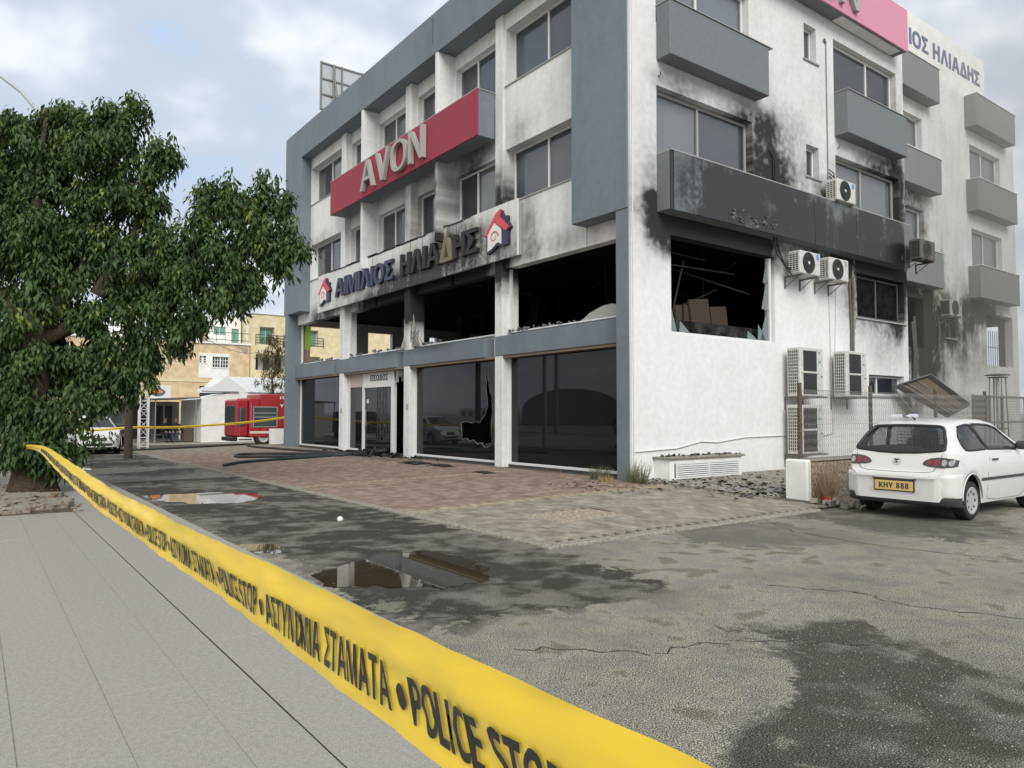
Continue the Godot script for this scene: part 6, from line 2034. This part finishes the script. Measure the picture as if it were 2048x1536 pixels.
# ---------------------------------------------------------------- people: one skin over a posed skeleton
func body_mesh(bones: Array, cell: float) -> B:
	# bones: [a, b, ra, rb, colour]; smooth minimum of tapered capsules meshed as surface nets
	var lo := V(9, 9, 9)
	var hi := V(-9, -9, -9)
	for k in bones:
		for p in [k[0], k[1]]:
			lo = lo.min(p - Vector3.ONE * 0.2)
			hi = hi.max(p + Vector3.ONE * 0.2)
	var n := Vector3i(((hi - lo) / cell).ceil()) + Vector3i.ONE
	var f := PackedFloat32Array()
	f.resize(n.x * n.y * n.z)
	f.fill(1.0)
	for k in bones:
		var a: Vector3 = k[0]
		var ab: Vector3 = k[1] - a
		var l2 := maxf(1e-6, ab.length_squared())
		var rm := maxf(k[2], k[3]) + cell * 3
		var i0 := Vector3i(((a.min(k[1]) - Vector3.ONE * rm - lo) / cell).floor()).clamp(Vector3i.ZERO, n - Vector3i.ONE)
		var i1 := Vector3i(((a.max(k[1]) + Vector3.ONE * rm - lo) / cell).ceil()).clamp(Vector3i.ZERO, n - Vector3i.ONE)
		for z in range(i0.z, i1.z + 1):
			for y in range(i0.y, i1.y + 1):
				for x in range(i0.x, i1.x + 1):
					var p := lo + V(x, y, z) * cell
					var t := clampf((p - a).dot(ab) / l2, 0, 1)
					var d: float = (p - a - ab * t).length() - lerpf(k[2], k[3], t)
					var id := (z * n.y + y) * n.x + x
					var o := f[id]
					var h := maxf(0.03 - absf(o - d), 0.0) / 0.03
					f[id] = minf(o, d) - h * h * 0.03 * 0.25
	var b := B.new()
	var vid := {}
	for z in n.z - 1:
		for y in n.y - 1:
			for x in n.x - 1:
				var sum := Vector3.ZERO
				var cnt := 0
				var c := []
				for q in 8: c.append(f[((z + (q >> 2)) * n.y + y + ((q >> 1) & 1)) * n.x + x + (q & 1)])
				for e in [[0, 1], [2, 3], [4, 5], [6, 7], [0, 2], [1, 3], [4, 6], [5, 7], [0, 4], [1, 5], [2, 6], [3, 7]]:
					var u: float = c[e[0]]
					var w: float = c[e[1]]
					if (u < 0.0) != (w < 0.0):
						var t := u / (u - w)
						var p0 := V(e[0] & 1, (e[0] >> 1) & 1, e[0] >> 2)
						var p1 := V(e[1] & 1, (e[1] >> 1) & 1, e[1] >> 2)
						sum += p0.lerp(p1, t)
						cnt += 1
				if cnt:
					var p := lo + (V(x, y, z) + sum / cnt) * cell
					vid[(z * n.y + y) * n.x + x] = b.v.size()
					var best := 9.0
					var col := Color.WHITE
					for k in bones:
						var ab: Vector3 = k[1] - k[0]
						var t := clampf((p - k[0]).dot(ab) / maxf(1e-6, ab.length_squared()), 0, 1)
						var d: float = (p - k[0] - ab * t).length() - lerpf(k[2], k[3], t)
						if d < best:
							best = d
							col = k[4]
					b.v.append(p); b.n.append(Vector3.ZERO); b.uv.append(Vector2(p.x, p.y)); b.col.append(col)
	var st := [1, n.x, n.x * n.y]
	for z in range(1, n.z - 1):
		for y in range(1, n.y - 1):
			for x in range(1, n.x - 1):
				var id := (z * n.y + y) * n.x + x
				for ax in 3:
					var u := f[id]
					var w := f[id + st[ax]]
					if (u < 0.0) == (w < 0.0): continue
					var s1: int = st[(ax + 1) % 3]
					var s2: int = st[(ax + 2) % 3]
					var q := [id, id - s1, id - s1 - s2, id - s2]
					if not (vid.has(q[0]) and vid.has(q[1]) and vid.has(q[2]) and vid.has(q[3])): continue
					var g := [vid[q[0]], vid[q[1]], vid[q[2]], vid[q[3]]]
					var nn: Vector3 = (b.v[g[1]] - b.v[g[0]]).cross(b.v[g[2]] - b.v[g[0]])
					var dirn := Vector3.ZERO
					dirn[ax] = 1.0 if u < 0.0 else -1.0
					if nn.dot(dirn) < 0: g.reverse()
					nn = dirn * nn.length()
					var fn: Vector3 = (b.v[g[1]] - b.v[g[0]]).cross(b.v[g[2]] - b.v[g[0]])
					for k in g: b.n[k] += fn
					b.ix.append_array([g[0], g[2], g[1], g[0], g[3], g[2]])
	for i in b.n.size(): b.n[i] = b.n[i].normalized()
	return b

func make_person(label: String, at: Vector3, turn: float, pose: String, top: Color, legs: Color, cell: float) -> void:
	var sk := Color(0.42, 0.25, 0.18)
	var hair := Color(0.014, 0.012, 0.01)
	var shoe := Color(0.5, 0.5, 0.48) if pose == "walk" else Color(0.02, 0.02, 0.02)
	var J := {}
	if pose == "walk":
		J = {"hl": [V(0.09, 0.90, 0), V(0.10, 0.50, 0.14), V(0.10, 0.10, 0.06)], "hr": [V(-0.09, 0.90, 0), V(-0.10, 0.50, -0.04), V(-0.10, 0.13, -0.30)], "p": V(0, 0.93, 0), "c": V(0, 1.30, 0.01), "n": V(0, 1.48, 0.02), "h": V(0, 1.62, 0.04), "al": [V(0.19, 1.40, 0), V(0.24, 1.13, -0.10), V(0.24, 0.88, -0.02)], "ar": [V(-0.19, 1.40, 0), V(-0.24, 1.13, 0.08), V(-0.24, 0.90, 0.22)]}
	else:
		J = {"hl": [V(0.10, 0.50, 0), V(0.13, 0.52, 0.42), V(0.13, 0.09, 0.46)], "hr": [V(-0.10, 0.50, 0), V(-0.13, 0.52, 0.42), V(-0.13, 0.09, 0.40)], "p": V(0, 0.53, 0), "c": V(0, 0.90, 0.02), "n": V(0, 1.08, 0.06), "h": V(0, 1.23, 0.10), "al": [V(0.19, 1.0, 0.03), V(0.25, 0.75, 0.10), V(0.13, 0.62, 0.32)], "ar": [V(-0.19, 1.0, 0.03), V(-0.25, 0.75, 0.10), V(-0.13, 0.62, 0.32)]}
	var bones := [[J.p, J.c, 0.135, 0.15, top], [J.c + V(-0.12, 0.06, 0), J.c + V(0.12, 0.06, 0), 0.10, 0.10, top], [J.c + V(0, 0.1, 0), J.n, 0.08, 0.055, top], [J.n, J.h, 0.05, 0.055, sk],
		[J.h + V(0, -0.02, 0.02), J.h + V(0, 0.06, -0.01), 0.075, 0.092, sk], [J.h + V(0, 0.08, -0.03), J.h + V(0, 0.02, -0.05), 0.088, 0.07, hair], [J.h + V(0, -0.01, 0.09), J.h + V(0, 0.01, 0.085), 0.02, 0.014, sk]]
	for k in ["hl", "hr"]:
		var q: Array = J[k]
		bones.append([q[0], q[1], 0.095, 0.065, legs])
		bones.append([q[1], q[2], 0.062, 0.045, legs])
		bones.append([q[2] + V(0, -0.04, -0.03), q[2] + V(0, -0.055, 0.16), 0.045, 0.035, shoe])
	for k in ["al", "ar"]:
		var q: Array = J[k]
		bones.append([q[0], q[1], 0.058, 0.045, top])
		bones.append([q[1], q[2], 0.043, 0.032, top])
		var d: Vector3 = (q[2] - q[1]).normalized()
		bones.append([q[2], q[2] + d * 0.09, 0.034, 0.03, sk])
		var side := d.cross(V(1, 0, 0)).normalized()
		for i in 4: bones.append([q[2] + d * 0.08 + side * (i - 1.5) * 0.02, q[2] + d * (0.15 + 0.012 * (1.5 - absf(i - 1.5))) + side * (i - 1.5) * 0.022, 0.011, 0.009, sk])
		bones.append([q[2] + d * 0.03 + side * 0.035, q[2] + d * 0.08 + side * 0.06, 0.012, 0.010, sk])
	var o := one("person", body_mesh(bones, cell), M.people, label, "person")
	o.position = at
	o.rotation.y = turn

# ---------------------------------------------------------------- across the street
func make_background() -> void:
	# beige apartment block
	var o := thing("apartment_block", "beige three-storey apartment block with white top floor and roof terraces", "building", V(-57, 0, 0))
	var b := B.new()
	holes_wall(b, 0, -0.35, 0.0, -8.9, 9.0, 0, 7.95, [[-7.03, -5.66, 5.79, 6.75], [-5.12, -4.55, 6.15, 6.77], [-6.4, -4.6, 2.2, 4.1], [1.0, 2.4, 5.4, 6.8], [4.0, 5.4, 5.4, 6.8]])
	b.box(V(-9, 0, -8.9), V(-0.36, 7.9, 9.0))
	put("wall", b, M.stucco_beige, o)
	var wp := B.new()
	holes_wall(wp, 0, 0.0, 0.03, -7.1, -4.5, 4.83, 7.03, [[-7.03, -5.66, 5.79, 6.75], [-5.12, -4.55, 6.15, 6.77]])
	put("white_panel", wp, M.stucco_white, o)
	put("roof", bx(V(-9, 7.9, -9.0), V(0.15, 8.06, 9.0), 0.01), M.stucco_white, o)
	put("cornice", bx(V(0.0, 4.45, -8.9), V(0.06, 4.66, 9.0)), M.stucco_yellow, o)
	var tw := B.new()
	holes_wall(tw, 0, -2.8, -2.5, -8.8, 5.0, 8.06, 10.8, [[-7.45, -6.35, 8.97, 9.75], [-8.62, -7.95, 8.06, 9.65], [-2.0, -0.8, 8.9, 9.8]])
	tw.box(V(-9, 8.06, -8.8), V(-2.81, 10.75, 5.0))
	put("top_floor", tw, M.stucco_white, o)
	for w in [[-7.45, -6.35, 8.97, 9.75], [-2.0, -0.8, 8.9, 9.8]]:
		var f := B.new()
		f.box(V(-2.66, w[2], w[0]), V(-2.62, w[3], w[1]))
		var wn := put("window", f, M.aluminium_white, o)
		for k in 2:
			var mid: float = lerpf(w[0], w[1], 0.5)
			put("shutter", bx(V(-2.62, w[2] + 0.05, (w[0] + 0.05) if k == 0 else mid + 0.03), V(-2.6, w[3] - 0.05, mid - 0.03 if k == 0 else w[1] - 0.05)), M.shutter_green, wn)
	put("balcony_door", bx(V(-2.66, 8.07, -8.6), V(-2.6, 9.63, -7.97)), M.shutter_green, o)
	for w in [[-7.03, -5.66, 5.79, 6.75, 2], [-5.12, -4.55, 6.15, 6.77, 1], [1.0, 2.4, 5.4, 6.8, 2], [4.0, 5.4, 5.4, 6.8, 2]]:
		var wn := put("window", bx(V(-0.2, w[2], w[0]), V(-0.15, w[3], w[1])), M.glass_far, o)
		var f := B.new()
		var nx: int = 6 if w[4] == 2 else 3
		for k in nx + 1:
			var z: float = lerpf(w[0], w[1], k / float(nx))
			f.box(V(-0.15, w[2], z - 0.025), V(-0.10, w[3], z + 0.025))
		for k in 4:
			var y: float = lerpf(w[2], w[3], k / 3.0)
			f.box(V(-0.148, y - 0.025, w[0]), V(-0.102, y + 0.025, w[1]))
		f.box(V(-0.148, w[2], lerpf(w[0], w[1], 0.5) - 0.05), V(-0.09, w[3], lerpf(w[0], w[1], 0.5) + 0.05))
		put("grille", f, M.aluminium_white, wn)
		put("sill", bx(V(-0.1, w[2] - 0.08, w[0] - 0.1), V(0.08, w[2], w[1] + 0.1)), M.stucco_white, o)
	put("window", bx(V(-0.3, 2.2, -6.4), V(-0.25, 4.1, -4.6)), M.glass_far, o)
	var sp := B.new()
	sp.prism(PackedVector2Array([Vector2(7.6, 7.7), Vector2(8.1, 7.75), Vector2(8.6, 7.72), Vector2(8.8, 7.45), Vector2(8.65, 7.15), Vector2(8.4, 7.1), Vector2(8.2, 7.4), Vector2(8.0, 7.6)]), Transform3D(Basis(V(0, 0, -1), V(0, 1, 0), V(1, 0, 0)), V(0.0, 0, 0)), 0.012)
	put("fallen_render", sp, M.old_concrete, o)
	var rl := B.new()
	for seg in [[4.5, -4.6], [-5.2, -8.8]]:
		for y in [8.3, 8.95]: rl.tube([V(0.05, y, seg[0]), V(0.05, y, seg[1])], 0.03, 5)
		var z: float = seg[0]
		while z > seg[1]:
			rl.tube([V(0.05, 8.05, z), V(0.05, 8.95, z)], 0.02, 4)
			z -= 0.75
	put("terrace_rail", rl, M.rail_dark, o)
	put("rail_pier", bx(V(-0.1, 8.05, -5.2), V(0.12, 9.0, -4.6)), M.stucco_beige, o)
	put("roof_tank", bx(V(-5, 10.75, -6.6), V(-4, 11.1, -5.4), 0.03), M.rail_dark, o)
	var ae := B.new()
	ae.tube([V(-3, 10.8, -6.1), V(-3, 12.3, -6.1)], 0.03, 5)
	put("aerial", ae, M.rail_dark, o)
	o = thing("yellow_house", "stained yellow apartment house with wide shuttered balcony door and railings", "building", V(-57, 0, -8.95))
	b = B.new()
	holes_wall(b, 0, -0.4, 0.25, -14.0, 0.0, 0, 10.8, [[-2.12, -0.75, 8.1, 9.7], [-3.3, -0.42, 5.7, 7.15], [-6.4, -3.9, 8.1, 9.7], [-6.6, -3.8, 5.7, 7.15]])
	b.box(V(-9, 0, -14.0), V(-1.6, 10.75, 0.0))
	put("wall", b, M.stucco_yellow, o)
	put("recess_wall", bx(V(-1.6, 5.6, -13.9), V(-1.5, 10, -0.1)), M.stucco_white, o)
	for w in [[-2.12, -0.75, 8.12, 9.68], [-6.4, -3.9, 8.12, 9.68]]:
		var wn := put("balcony_door", bx(V(-0.3, w[2], w[0]), V(-0.26, w[3], w[1])), M.aluminium_white, o)
		var mid: float = (w[0] + w[1]) * 0.5
		put("shutter", bx(V(-0.26, w[2], w[0] + 0.06), V(-0.24, w[3] - 0.06, mid - 0.03)), M.shutter_green, wn)
		put("shutter", bx(V(-0.26, w[2], mid + 0.03), V(-0.24, w[3] - 0.06, w[1] - 0.06)), M.shutter_green, wn)
	rl = B.new()
	for y in [8.2, 8.45, 8.7, 8.95]: rl.tube([V(0.3, y, -0.4), V(0.3, y, -7.0)], 0.025, 4)
	for k in 6: rl.tube([V(0.3, 8.0, -0.4 - k * 1.3), V(0.3, 8.95, -0.4 - k * 1.3)], 0.025, 4)
	put("balcony_rail", rl, M.rail_dark, o)
	for k in 3:
		put("window", bx(V(-1.5, 5.75, -1.15 - k * 1.1), V(-1.44, 7.0, -0.55 - k * 1.1)), M.glass_far, o)
	put("roof_box", bx(V(-3, 10.75, -2.4), V(-2.2, 11.1, -1.6), 0.03), M.rail_dark, o)
	# dark stains and parapet cap on the yellow house
	put("parapet_cap", bx(V(-0.45, 10.8, -14.0), V(0.3, 10.9, 0.05), 0.01), M.kerb_concrete, o)
	# white shed with ribbed roof
	o = thing("white_shed", "white gabled shed with a ribbed metal roof behind the fire engine", "shed", V(-32, 0, 1.2))
	var pr := PackedVector2Array([Vector2(0, 0), Vector2(6.5, 0), Vector2(6.5, 2.85), Vector2(1.9, 2.85), Vector2(0, 2.44)])
	b = B.new()
	b.prism(pr, Transform3D(Basis(V(0, 0, -1), V(0, 1, 0), V(1, 0, 0)), V(-5.0, 0, 0)), 5.0)
	put("wall", b, M.stucco_white, o)
	b = B.new()
	b.poly([V(0.12, 2.86, -2.55), V(0.12, 2.86, -7.0), V(-2.5, 3.86, -7.0), V(-2.5, 3.86, -1.35)], V(0.4, 1, 0))
	b.poly([V(-5.0, 2.86, -2.55), V(-5.0, 2.86, -7.0), V(-2.5, 3.86, -7.0), V(-2.5, 3.86, -1.35)], V(-0.4, 1, 0))
	b.poly([V(0.12, 2.86, -2.55), V(-2.5, 3.86, -1.35), V(-2.5, 2.86, -0.38)], V(0.3, 0.3, 1))
	b.poly([V(0.12, 2.86, -2.55), V(-2.5, 2.86, -0.38), V(-2.5, 2.84, -2.5)], V(0, -1, 0))
	var rf := put("roof", b, M.roof_sheet, o)
	b = B.new()
	for k in 9:
		var z := -2.7 - k * 0.5
		b.cbox(Transform3D(Basis(V(2.62, -1.0, 0).normalized(), V(1, 2.62, 0).normalized(), V(0, 0, 1)), V(-1.19, 3.385, z)), V(2.78, 0.06, 0.07))
	put("roof_rib", b, M.roof_sheet, rf)
	b = B.new()
	b.prism(PackedVector2Array([Vector2(-0.2, 2.86), Vector2(2.6, 2.86), Vector2(1.35, 3.80), Vector2(0.9, 3.35), Vector2(0.45, 3.1), Vector2(0.1, 3.1)]), Transform3D(Basis(V(0, 0, -1), V(0, 1, 0), V(1, 0, 0)), V(-0.55, 0, 0)), 0.5)
	put("gable", b, M.aluminium_white, o)
	b = B.new()
	b.cbox(Transform3D(Basis(V(0, 0, -1), V(0, 1, 0), V(1, 0, 0)).rotated(V(1, 0, 0), 0.0), V(0.05, 2.86, -1.0)), V(2.0, 0.06, 0.1))
	put("gutter", b, M.pipe_grey, o)
	# canopy
	o = thing("canopy", "open grey canopy on thin posts with dark glazed shopfront beneath", "canopy", V(-32, 0, 1.25))
	b = B.new()
	b.prism(PackedVector2Array([Vector2(0, 2.48), Vector2(-4.2, 2.30), Vector2(-4.2, 2.36), Vector2(0, 2.55)]), Transform3D(Basis(V(0, 0, -1), V(0, 1, 0), V(1, 0, 0)), V(-5.5, 0, 0)), 5.5)
	put("roof", b, M.steel_dull, o)
	for z in [0.2, 2.28, 4.1]:
		b = B.new()
		b.tube([V(-0.1, 0, z), V(-0.1, 2.36, z)], 0.035, 6)
		put("post", b, M.pipe_grey, o)
	b = B.new()
	holes_wall(b, 0, -5.4, -5.2, 0.0, 5.5, 0, 2.35, [[0.4, 1.3, 0.1, 2.1], [1.6, 2.9, 0.1, 2.1], [3.2, 4.6, 0.1, 2.1]])
	put("shopfront", b, M.aluminium_dirty, o)
	for w in [[0.4, 1.3], [1.6, 2.9], [3.2, 4.6]]:
		var pn := put("window", bx(V(-5.32, 0.1, w[0]), V(-5.28, 2.1, w[1])), M.glass_far, o)
		put("mullion", bx(V(-5.28, 0.1, (w[0] + w[1]) * 0.5 - 0.03), V(-5.24, 2.1, (w[0] + w[1]) * 0.5 + 0.03)), M.aluminium_white, pn)
	var sg := thing("oval_sign", "white board with an oval orange and blue emblem above the canopy", "sign", V(-32.3, 2.4, 3.4))
	put("board", bx(V(0, 0, -0.65), V(0.06, 0.75, 0.5), 0.01), M.stucco_white, sg)
	b = B.new()
	b.lathe(Transform3D(Basis(V(0, 0.6, 0), V(1, 0, 0), V(0, 0, -1)), V(0.06, 0.38, 0.02)), [Vector2(0, 0.02), Vector2(0.36, 0.02), Vector2(0.38, 0.0)], 24)
	var ov := put("oval", b, mat("sign_blue", lin(0.10, 0.17, 0.22), 0.5), sg)
	b = B.new()
	b.lathe(Transform3D(Basis(V(0, 0.45, 0), V(1, 0, 0), V(0, 0, -1)), V(0.082, 0.42, 0.02)), [Vector2(0, 0.01), Vector2(0.25, 0.01), Vector2(0.26, 0.0)], 20)
	put("flame", b, M.orange_sign, ov)
	# fire engine
	o = thing("fire_engine", "red fire engine half hidden behind the far grey pier", "fire engine", V(-25.5, 0, 0))
	b = B.new()
	b.box(V(-2.3, 0.42, 0.5), V(0.0, 2.40, -0.02), 0.06)
	b.box(V(-2.3, 0.42, -0.021), V(0.0, 2.58, -6.2), 0.05)
	put("body", b, M.fire_red, o)
	put("cab", bx(V(-2.2, 0.45, 1.12), V(-0.12, 2.32, 0.505), 0.08), M.fire_red, o)
	var cw := put("cab_window", bx(V(-0.13, 0.98, 1.0), V(-0.10, 1.9, 0.66), 0.02), M.glass_far, o)
	put("rear_window", bx(V(-2.0, 1.1, 1.10), V(-0.3, 2.0, 1.13), 0.02), M.glass_far, o)
	var lk := put("locker_window", bx(V(0.0, 0.95, 0.31), V(0.03, 1.93, -0.83), 0.02), M.glass_far, o)
	b = B.new()
	for y in [0.93, 1.42, 1.62, 1.92]: b.box(V(0.031, y, 0.34), V(0.05, y + 0.035, -0.86))
	for z in [0.34, -0.83]: b.box(V(0.031, 0.965, z), V(0.05, 1.92, z - 0.035))
	put("shelf", b, M.aluminium_dirty, lk)
	for q in [[-0.95, -2.3], [-2.5, -3.9], [-4.1, -5.5]]:
		var sh := put("roller_shutter", bx(V(0.0, 0.9, q[0]), V(0.025, 2.1, q[1]), 0.01), M.fire_red, o)
	put("stripe", bx(V(0.0, 0.62, 0.48), V(0.008, 0.74, -6.0)), M.stripe_cream, o)
	put("bumper", bx(V(-2.0, 0.25, 1.3), V(-0.2, 0.45, 1.0), 0.03), M.car_black, o)
	put("step", bx(V(-0.1, 0.3, 1.0), V(0.15, 0.36, 0.4), 0.02), M.car_black, o)
	b = B.new()
	b.tube([V(-0.05, 0.45, 0.95), V(0.05, 1.9, 0.95)], 0.02, 5)
	b.tube([V(0.02, 0.9, 0.42), V(0.02, 2.1, 0.42)], 0.02, 5)
	put("grab_rail", b, M.chrome, o)
	write("ΠΥΡΟΣΒΕΣΤΙΚΗ", o, M.logo_white, V(0.003, 2.34, -1.0), Basis(V(0, 0, -1), V(0, 1, 0), V(1, 0, 0)), 0.14, 2.4, 0.01)
	write("ΥΠΗΡΕΣΙΑ", o, M.logo_white, V(0.028, 1.93, -0.98), Basis(V(0, 0, -1), V(0, 1, 0), V(1, 0, 0)), 0.16, 1.6, 0.01)
	for z in [-0.22, -4.4]:
		var wh := B.new()
		var tt := Transform3D(Basis(V(0, 1, 0), V(1, 0, 0), V(0, 0, 1)), V(-0.2, 0.42, z))
		wh.lathe(tt, [Vector2(0.24, -0.14), Vector2(0.4, -0.13), Vector2(0.44, -0.08), Vector2(0.44, 0.12), Vector2(0.4, 0.18), Vector2(0.26, 0.18)], 26)
		var wo := put("wheel", wh, M.black_rubber, o)
		wh = B.new()
		wh.lathe(tt, [Vector2(0, 0.12), Vector2(0.08, 0.13), Vector2(0.2, 0.10), Vector2(0.25, 0.17), Vector2(0.26, 0.1)], 20)
		put("rim", wh, M.alloy, wo)
	b = B.new()
	b.box(V(-0.15, -0.05, -2.6), V(0.15, 0.86, 0.5), 0.01)
	var gw := one("garden_wall", b, M.stucco_white, "short white rendered wall in front of the fire engine", "wall")
	gw.position = V(-25.0, 0, -0.85)
	# dark off-roader
	o = thing("dark_offroader", "dark off-road vehicle parked nose-on behind the timber pole", "car", V(-28.5, 0, 5.6))
	b = B.new()
	b.prism(PackedVector2Array([Vector2(0, 0.45), Vector2(0, 1.05), Vector2(-1.1, 1.2), Vector2(-1.7, 1.75), Vector2(-4.2, 1.75), Vector2(-4.3, 0.45)]), Transform3D(Basis(), V(0, 0, -0.1)), 1.7)
	put("body", b, M.car_black, o)
	put("windscreen", bx(V(-1.5, 1.25, 0.05), V(-1.3, 1.65, 1.5)), M.glass_far, o)
	b = B.new()
	for k in 7: b.box(V(0.0, 0.75, 0.42 + k * 0.12), V(0.03, 1.0, 0.48 + k * 0.12), 0.005)
	put("grille", b, M.steel_dull, o)
	put("bumper", bx(V(0.0, 0.45, -0.1), V(0.15, 0.62, 1.6), 0.03), M.car_trim, o)
	for z in [0.14, 1.36]:
		b = B.new()
		b.lathe(Transform3D(Basis(V(0, 1, 0), V(1, 0, 0), V(0, 0, 1)), V(0, 0.87, z)), [Vector2(0, 0.04), Vector2(0.1, 0.03), Vector2(0.11, 0)], 14)
		put("headlamp", b, M.lamp_clear, o)
	for q in [[-0.8, 0.0], [-0.8, 1.5], [-3.5, 0.0], [-3.5, 1.5]]:
		b = B.new()
		b.lathe(Transform3D(Basis(V(1, 0, 0), V(0, 0, 1), V(0, -1, 0)), V(q[0], 0.36, q[1])), [Vector2(0, -0.12), Vector2(0.34, -0.12), Vector2(0.37, 0), Vector2(0.34, 0.12), Vector2(0, 0.12)], 20)
		put("wheel", b, M.black_rubber, o)
	# planter box by the seated pair
	one("planter_box", bx(V(-34.2, 0, 1.2), V(-33.6, 0.8, 1.75), 0.03), M.rust, "brown box standing beside the two seated people under the canopy", "box")
	one("bench", bench(), M.steel_dull, "low bench under the canopy carrying two seated people", "bench").position = V(-34.0, 0, 2.5)
	# seen only in the dark shop glass: the hall, sheds and mast across the main road
	o = thing("arched_hall", "grey arch-roofed hall across the main road, mirrored in the shop glass", "building", V(-71, 0, 59))
	var arc := PackedVector2Array()
	for i in 17:
		var a := PI * i / 16.0
		arc.append(Vector2(cos(a) * 7.5, 2.2 + sin(a) * 3.3))
	arc.append(Vector2(-7.5, 0)); arc.append(Vector2(7.5, 0))
	b = B.new()
	b.prism(arc, Transform3D(Basis(V(0.66, 0, 0.75), V(0, 1, 0), V(-0.75, 0, 0.66)).orthonormalized(), V(0, 0, 0)), 18)
	put("wall", b, M.hall_grey, o)
	for q in [[-58.0, 66.0, 9.0], [-84.0, 50.0, 8.0]]:
		var hh := thing("low_white_building", "low white building %s the arched hall across the main road" % ("right of" if q[0] > -60 else "left of"), "building", V(q[0], 0, q[1]))
		put("wall", bx(V(-q[2] * 0.5, 0, 0), V(q[2] * 0.5, 2.6, 6), 0.02), M.stucco_white, hh)
		for k in 4: put("window", bx(V(-q[2] * 0.4 + k * 2.0, 1.4, -0.02), V(-q[2] * 0.4 + k * 2.0 + 0.9, 2.1, 0.01)), M.glass_far, hh)
	b = B.new()
	b.tube([V(0, 0, 0), V(0, 14, 0)], [0.2, 0.12], 8)
	one("lighting_mast", b, M.pipe_grey, "tall grey lighting mast across the main road, mirrored in the corner shop pane", "mast").position = V(-37.6, 0, 28)

func bench() -> B:
	var b := B.new()
	b.box(V(-0.25, 0.40, -0.9), V(0.25, 0.45, 0.9), 0.01)
	for z in [-0.75, 0.75]: b.box(V(-0.2, 0, z - 0.03), V(0.2, 0.40, z + 0.03))
	return b

func _ready() -> void:
	rng.seed = 20
	# camera
	var cam := Camera3D.new()
	cam.name = "camera"
	cam.position = V(11.3102, 1.55, 11.5869)
	cam.rotation_degrees = V(2.424, 53.538, 0.0415)
	cam.fov = 55.36
	cam.near = 0.05
	cam.far = 900.0
	add_child(cam)
	cam.current = true
	# sky and light
	var we := WorldEnvironment.new()
	we.name = "environment"
	var env := Environment.new()
	env.background_mode = Environment.BG_SKY
	var sky := Sky.new()
	var pano := PanoramaSkyMaterial.new()
	pano.panorama = ImageTexture.create_from_image(sky_picture(1024, 512))
	sky.sky_material = pano
	env.sky = sky
	env.background_energy_multiplier = 1.0
	env.tonemap_mode = Environment.TONE_MAPPER_LINEAR
	env.tonemap_exposure = 1.7
	env.sdfgi_enabled = true
	env.ssao_enabled = true
	env.ssil_enabled = true
	we.environment = env
	add_child(we)
	env.volumetric_fog_enabled = true
	env.volumetric_fog_density = 0.0
	var sun := DirectionalLight3D.new()
	sun.name = "sun"
	sun.light_energy = 0.5
	sun.light_color = Color(1.0, 0.985, 0.955)
	sun.light_angular_distance = 35.0
	sun.shadow_enabled = true
	sun.look_at_from_position(V(0.72, 0.60, 0.34) * 50.0, Vector3.ZERO)
	add_child(sun)
	make_materials()
	var pm := mat("people", Color.WHITE, 0.85)
	pm.vertex_color_use_as_albedo = true
	make_ground()
	make_building()
	make_signs()
	make_wall_units()
	make_yard()
	make_background()
	make_tree()
	make_poles()
	var car := make_car("white three-door hatchback parked by the low wall, rear facing us")
	car.position = V(5.70, -0.02, 0.12)
	car.scale = V(1.0, 1.06, 1.0)
	for c in car.get_children():
		if str(c.name).begins_with("wheel"): (c as Node3D).scale = V(1.0, 1.0 / 1.06, 1.0)
	var car2 := copy_of(car, V(-25.6, -0.02, 7.45), -PI / 2, "white car parked nose-on behind the tree's drooping leaves")
	for k in ["number_plate", "mesh_guard", "tailgate_seam", "emblem"]: car2.get_node(k).free()
	for q in [[V(5.38, 1.535, -0.62), 0.3, "clear plastic bottle lying left on the hatchback roof"], [V(5.62, 1.54, -0.66), 1.2, "clear plastic bottle lying right beside the other on the hatchback roof"]]:
		var b := B.new()
		b.lathe(Transform3D(Basis.from_euler(V(0, q[1], PI / 2)), Vector3.ZERO), [Vector2(0, -0.10), Vector2(0.032, -0.10), Vector2(0.034, 0.04), Vector2(0.014, 0.08), Vector2(0.014, 0.10), Vector2(0, 0.10)], 14)
		one("plastic_bottle", b, M.bottle, q[2], "bottle", "bottles on the car roof").position = q[0]
	make_person("person in dark trousers and pale trainers walking behind the tree", V(-12.5, -0.02, 10.65), PI / 2, "walk", Color(0.03, 0.03, 0.035), Color(0.016, 0.016, 0.02), 0.024)
	make_person("dark-clad person seated at the left under the canopy", V(-33.9, -0.02, 2.75), PI / 2 + 0.5, "sit", Color(0.02, 0.022, 0.03), Color(0.02, 0.025, 0.04), 0.03)
	make_person("person in blue seated at the right beside the brown box", V(-33.9, -0.02, 2.1), PI / 2 - 0.3, "sit", Color(0.03, 0.035, 0.05), Color(0.05, 0.075, 0.13), 0.03)
	make_tapes()
	var fog := FogVolume.new()  # thin pale fog box filling the air beside the rear wing
	fog.name = "wing_haze"
	fog.size = V(13.0, 17.0, 24.0)
	fog.position = V(5.4, 8.4, -25.5)
	var fm := FogMaterial.new()
	fm.albedo = Color(0.97, 0.95, 0.90)
	fm.density = 0.04
	fog.material = fm
	fog.set_meta("kind", "stuff")
	fog.set_meta("label", "pale thin haze hanging beside the rear wing")
	add_child(fog)
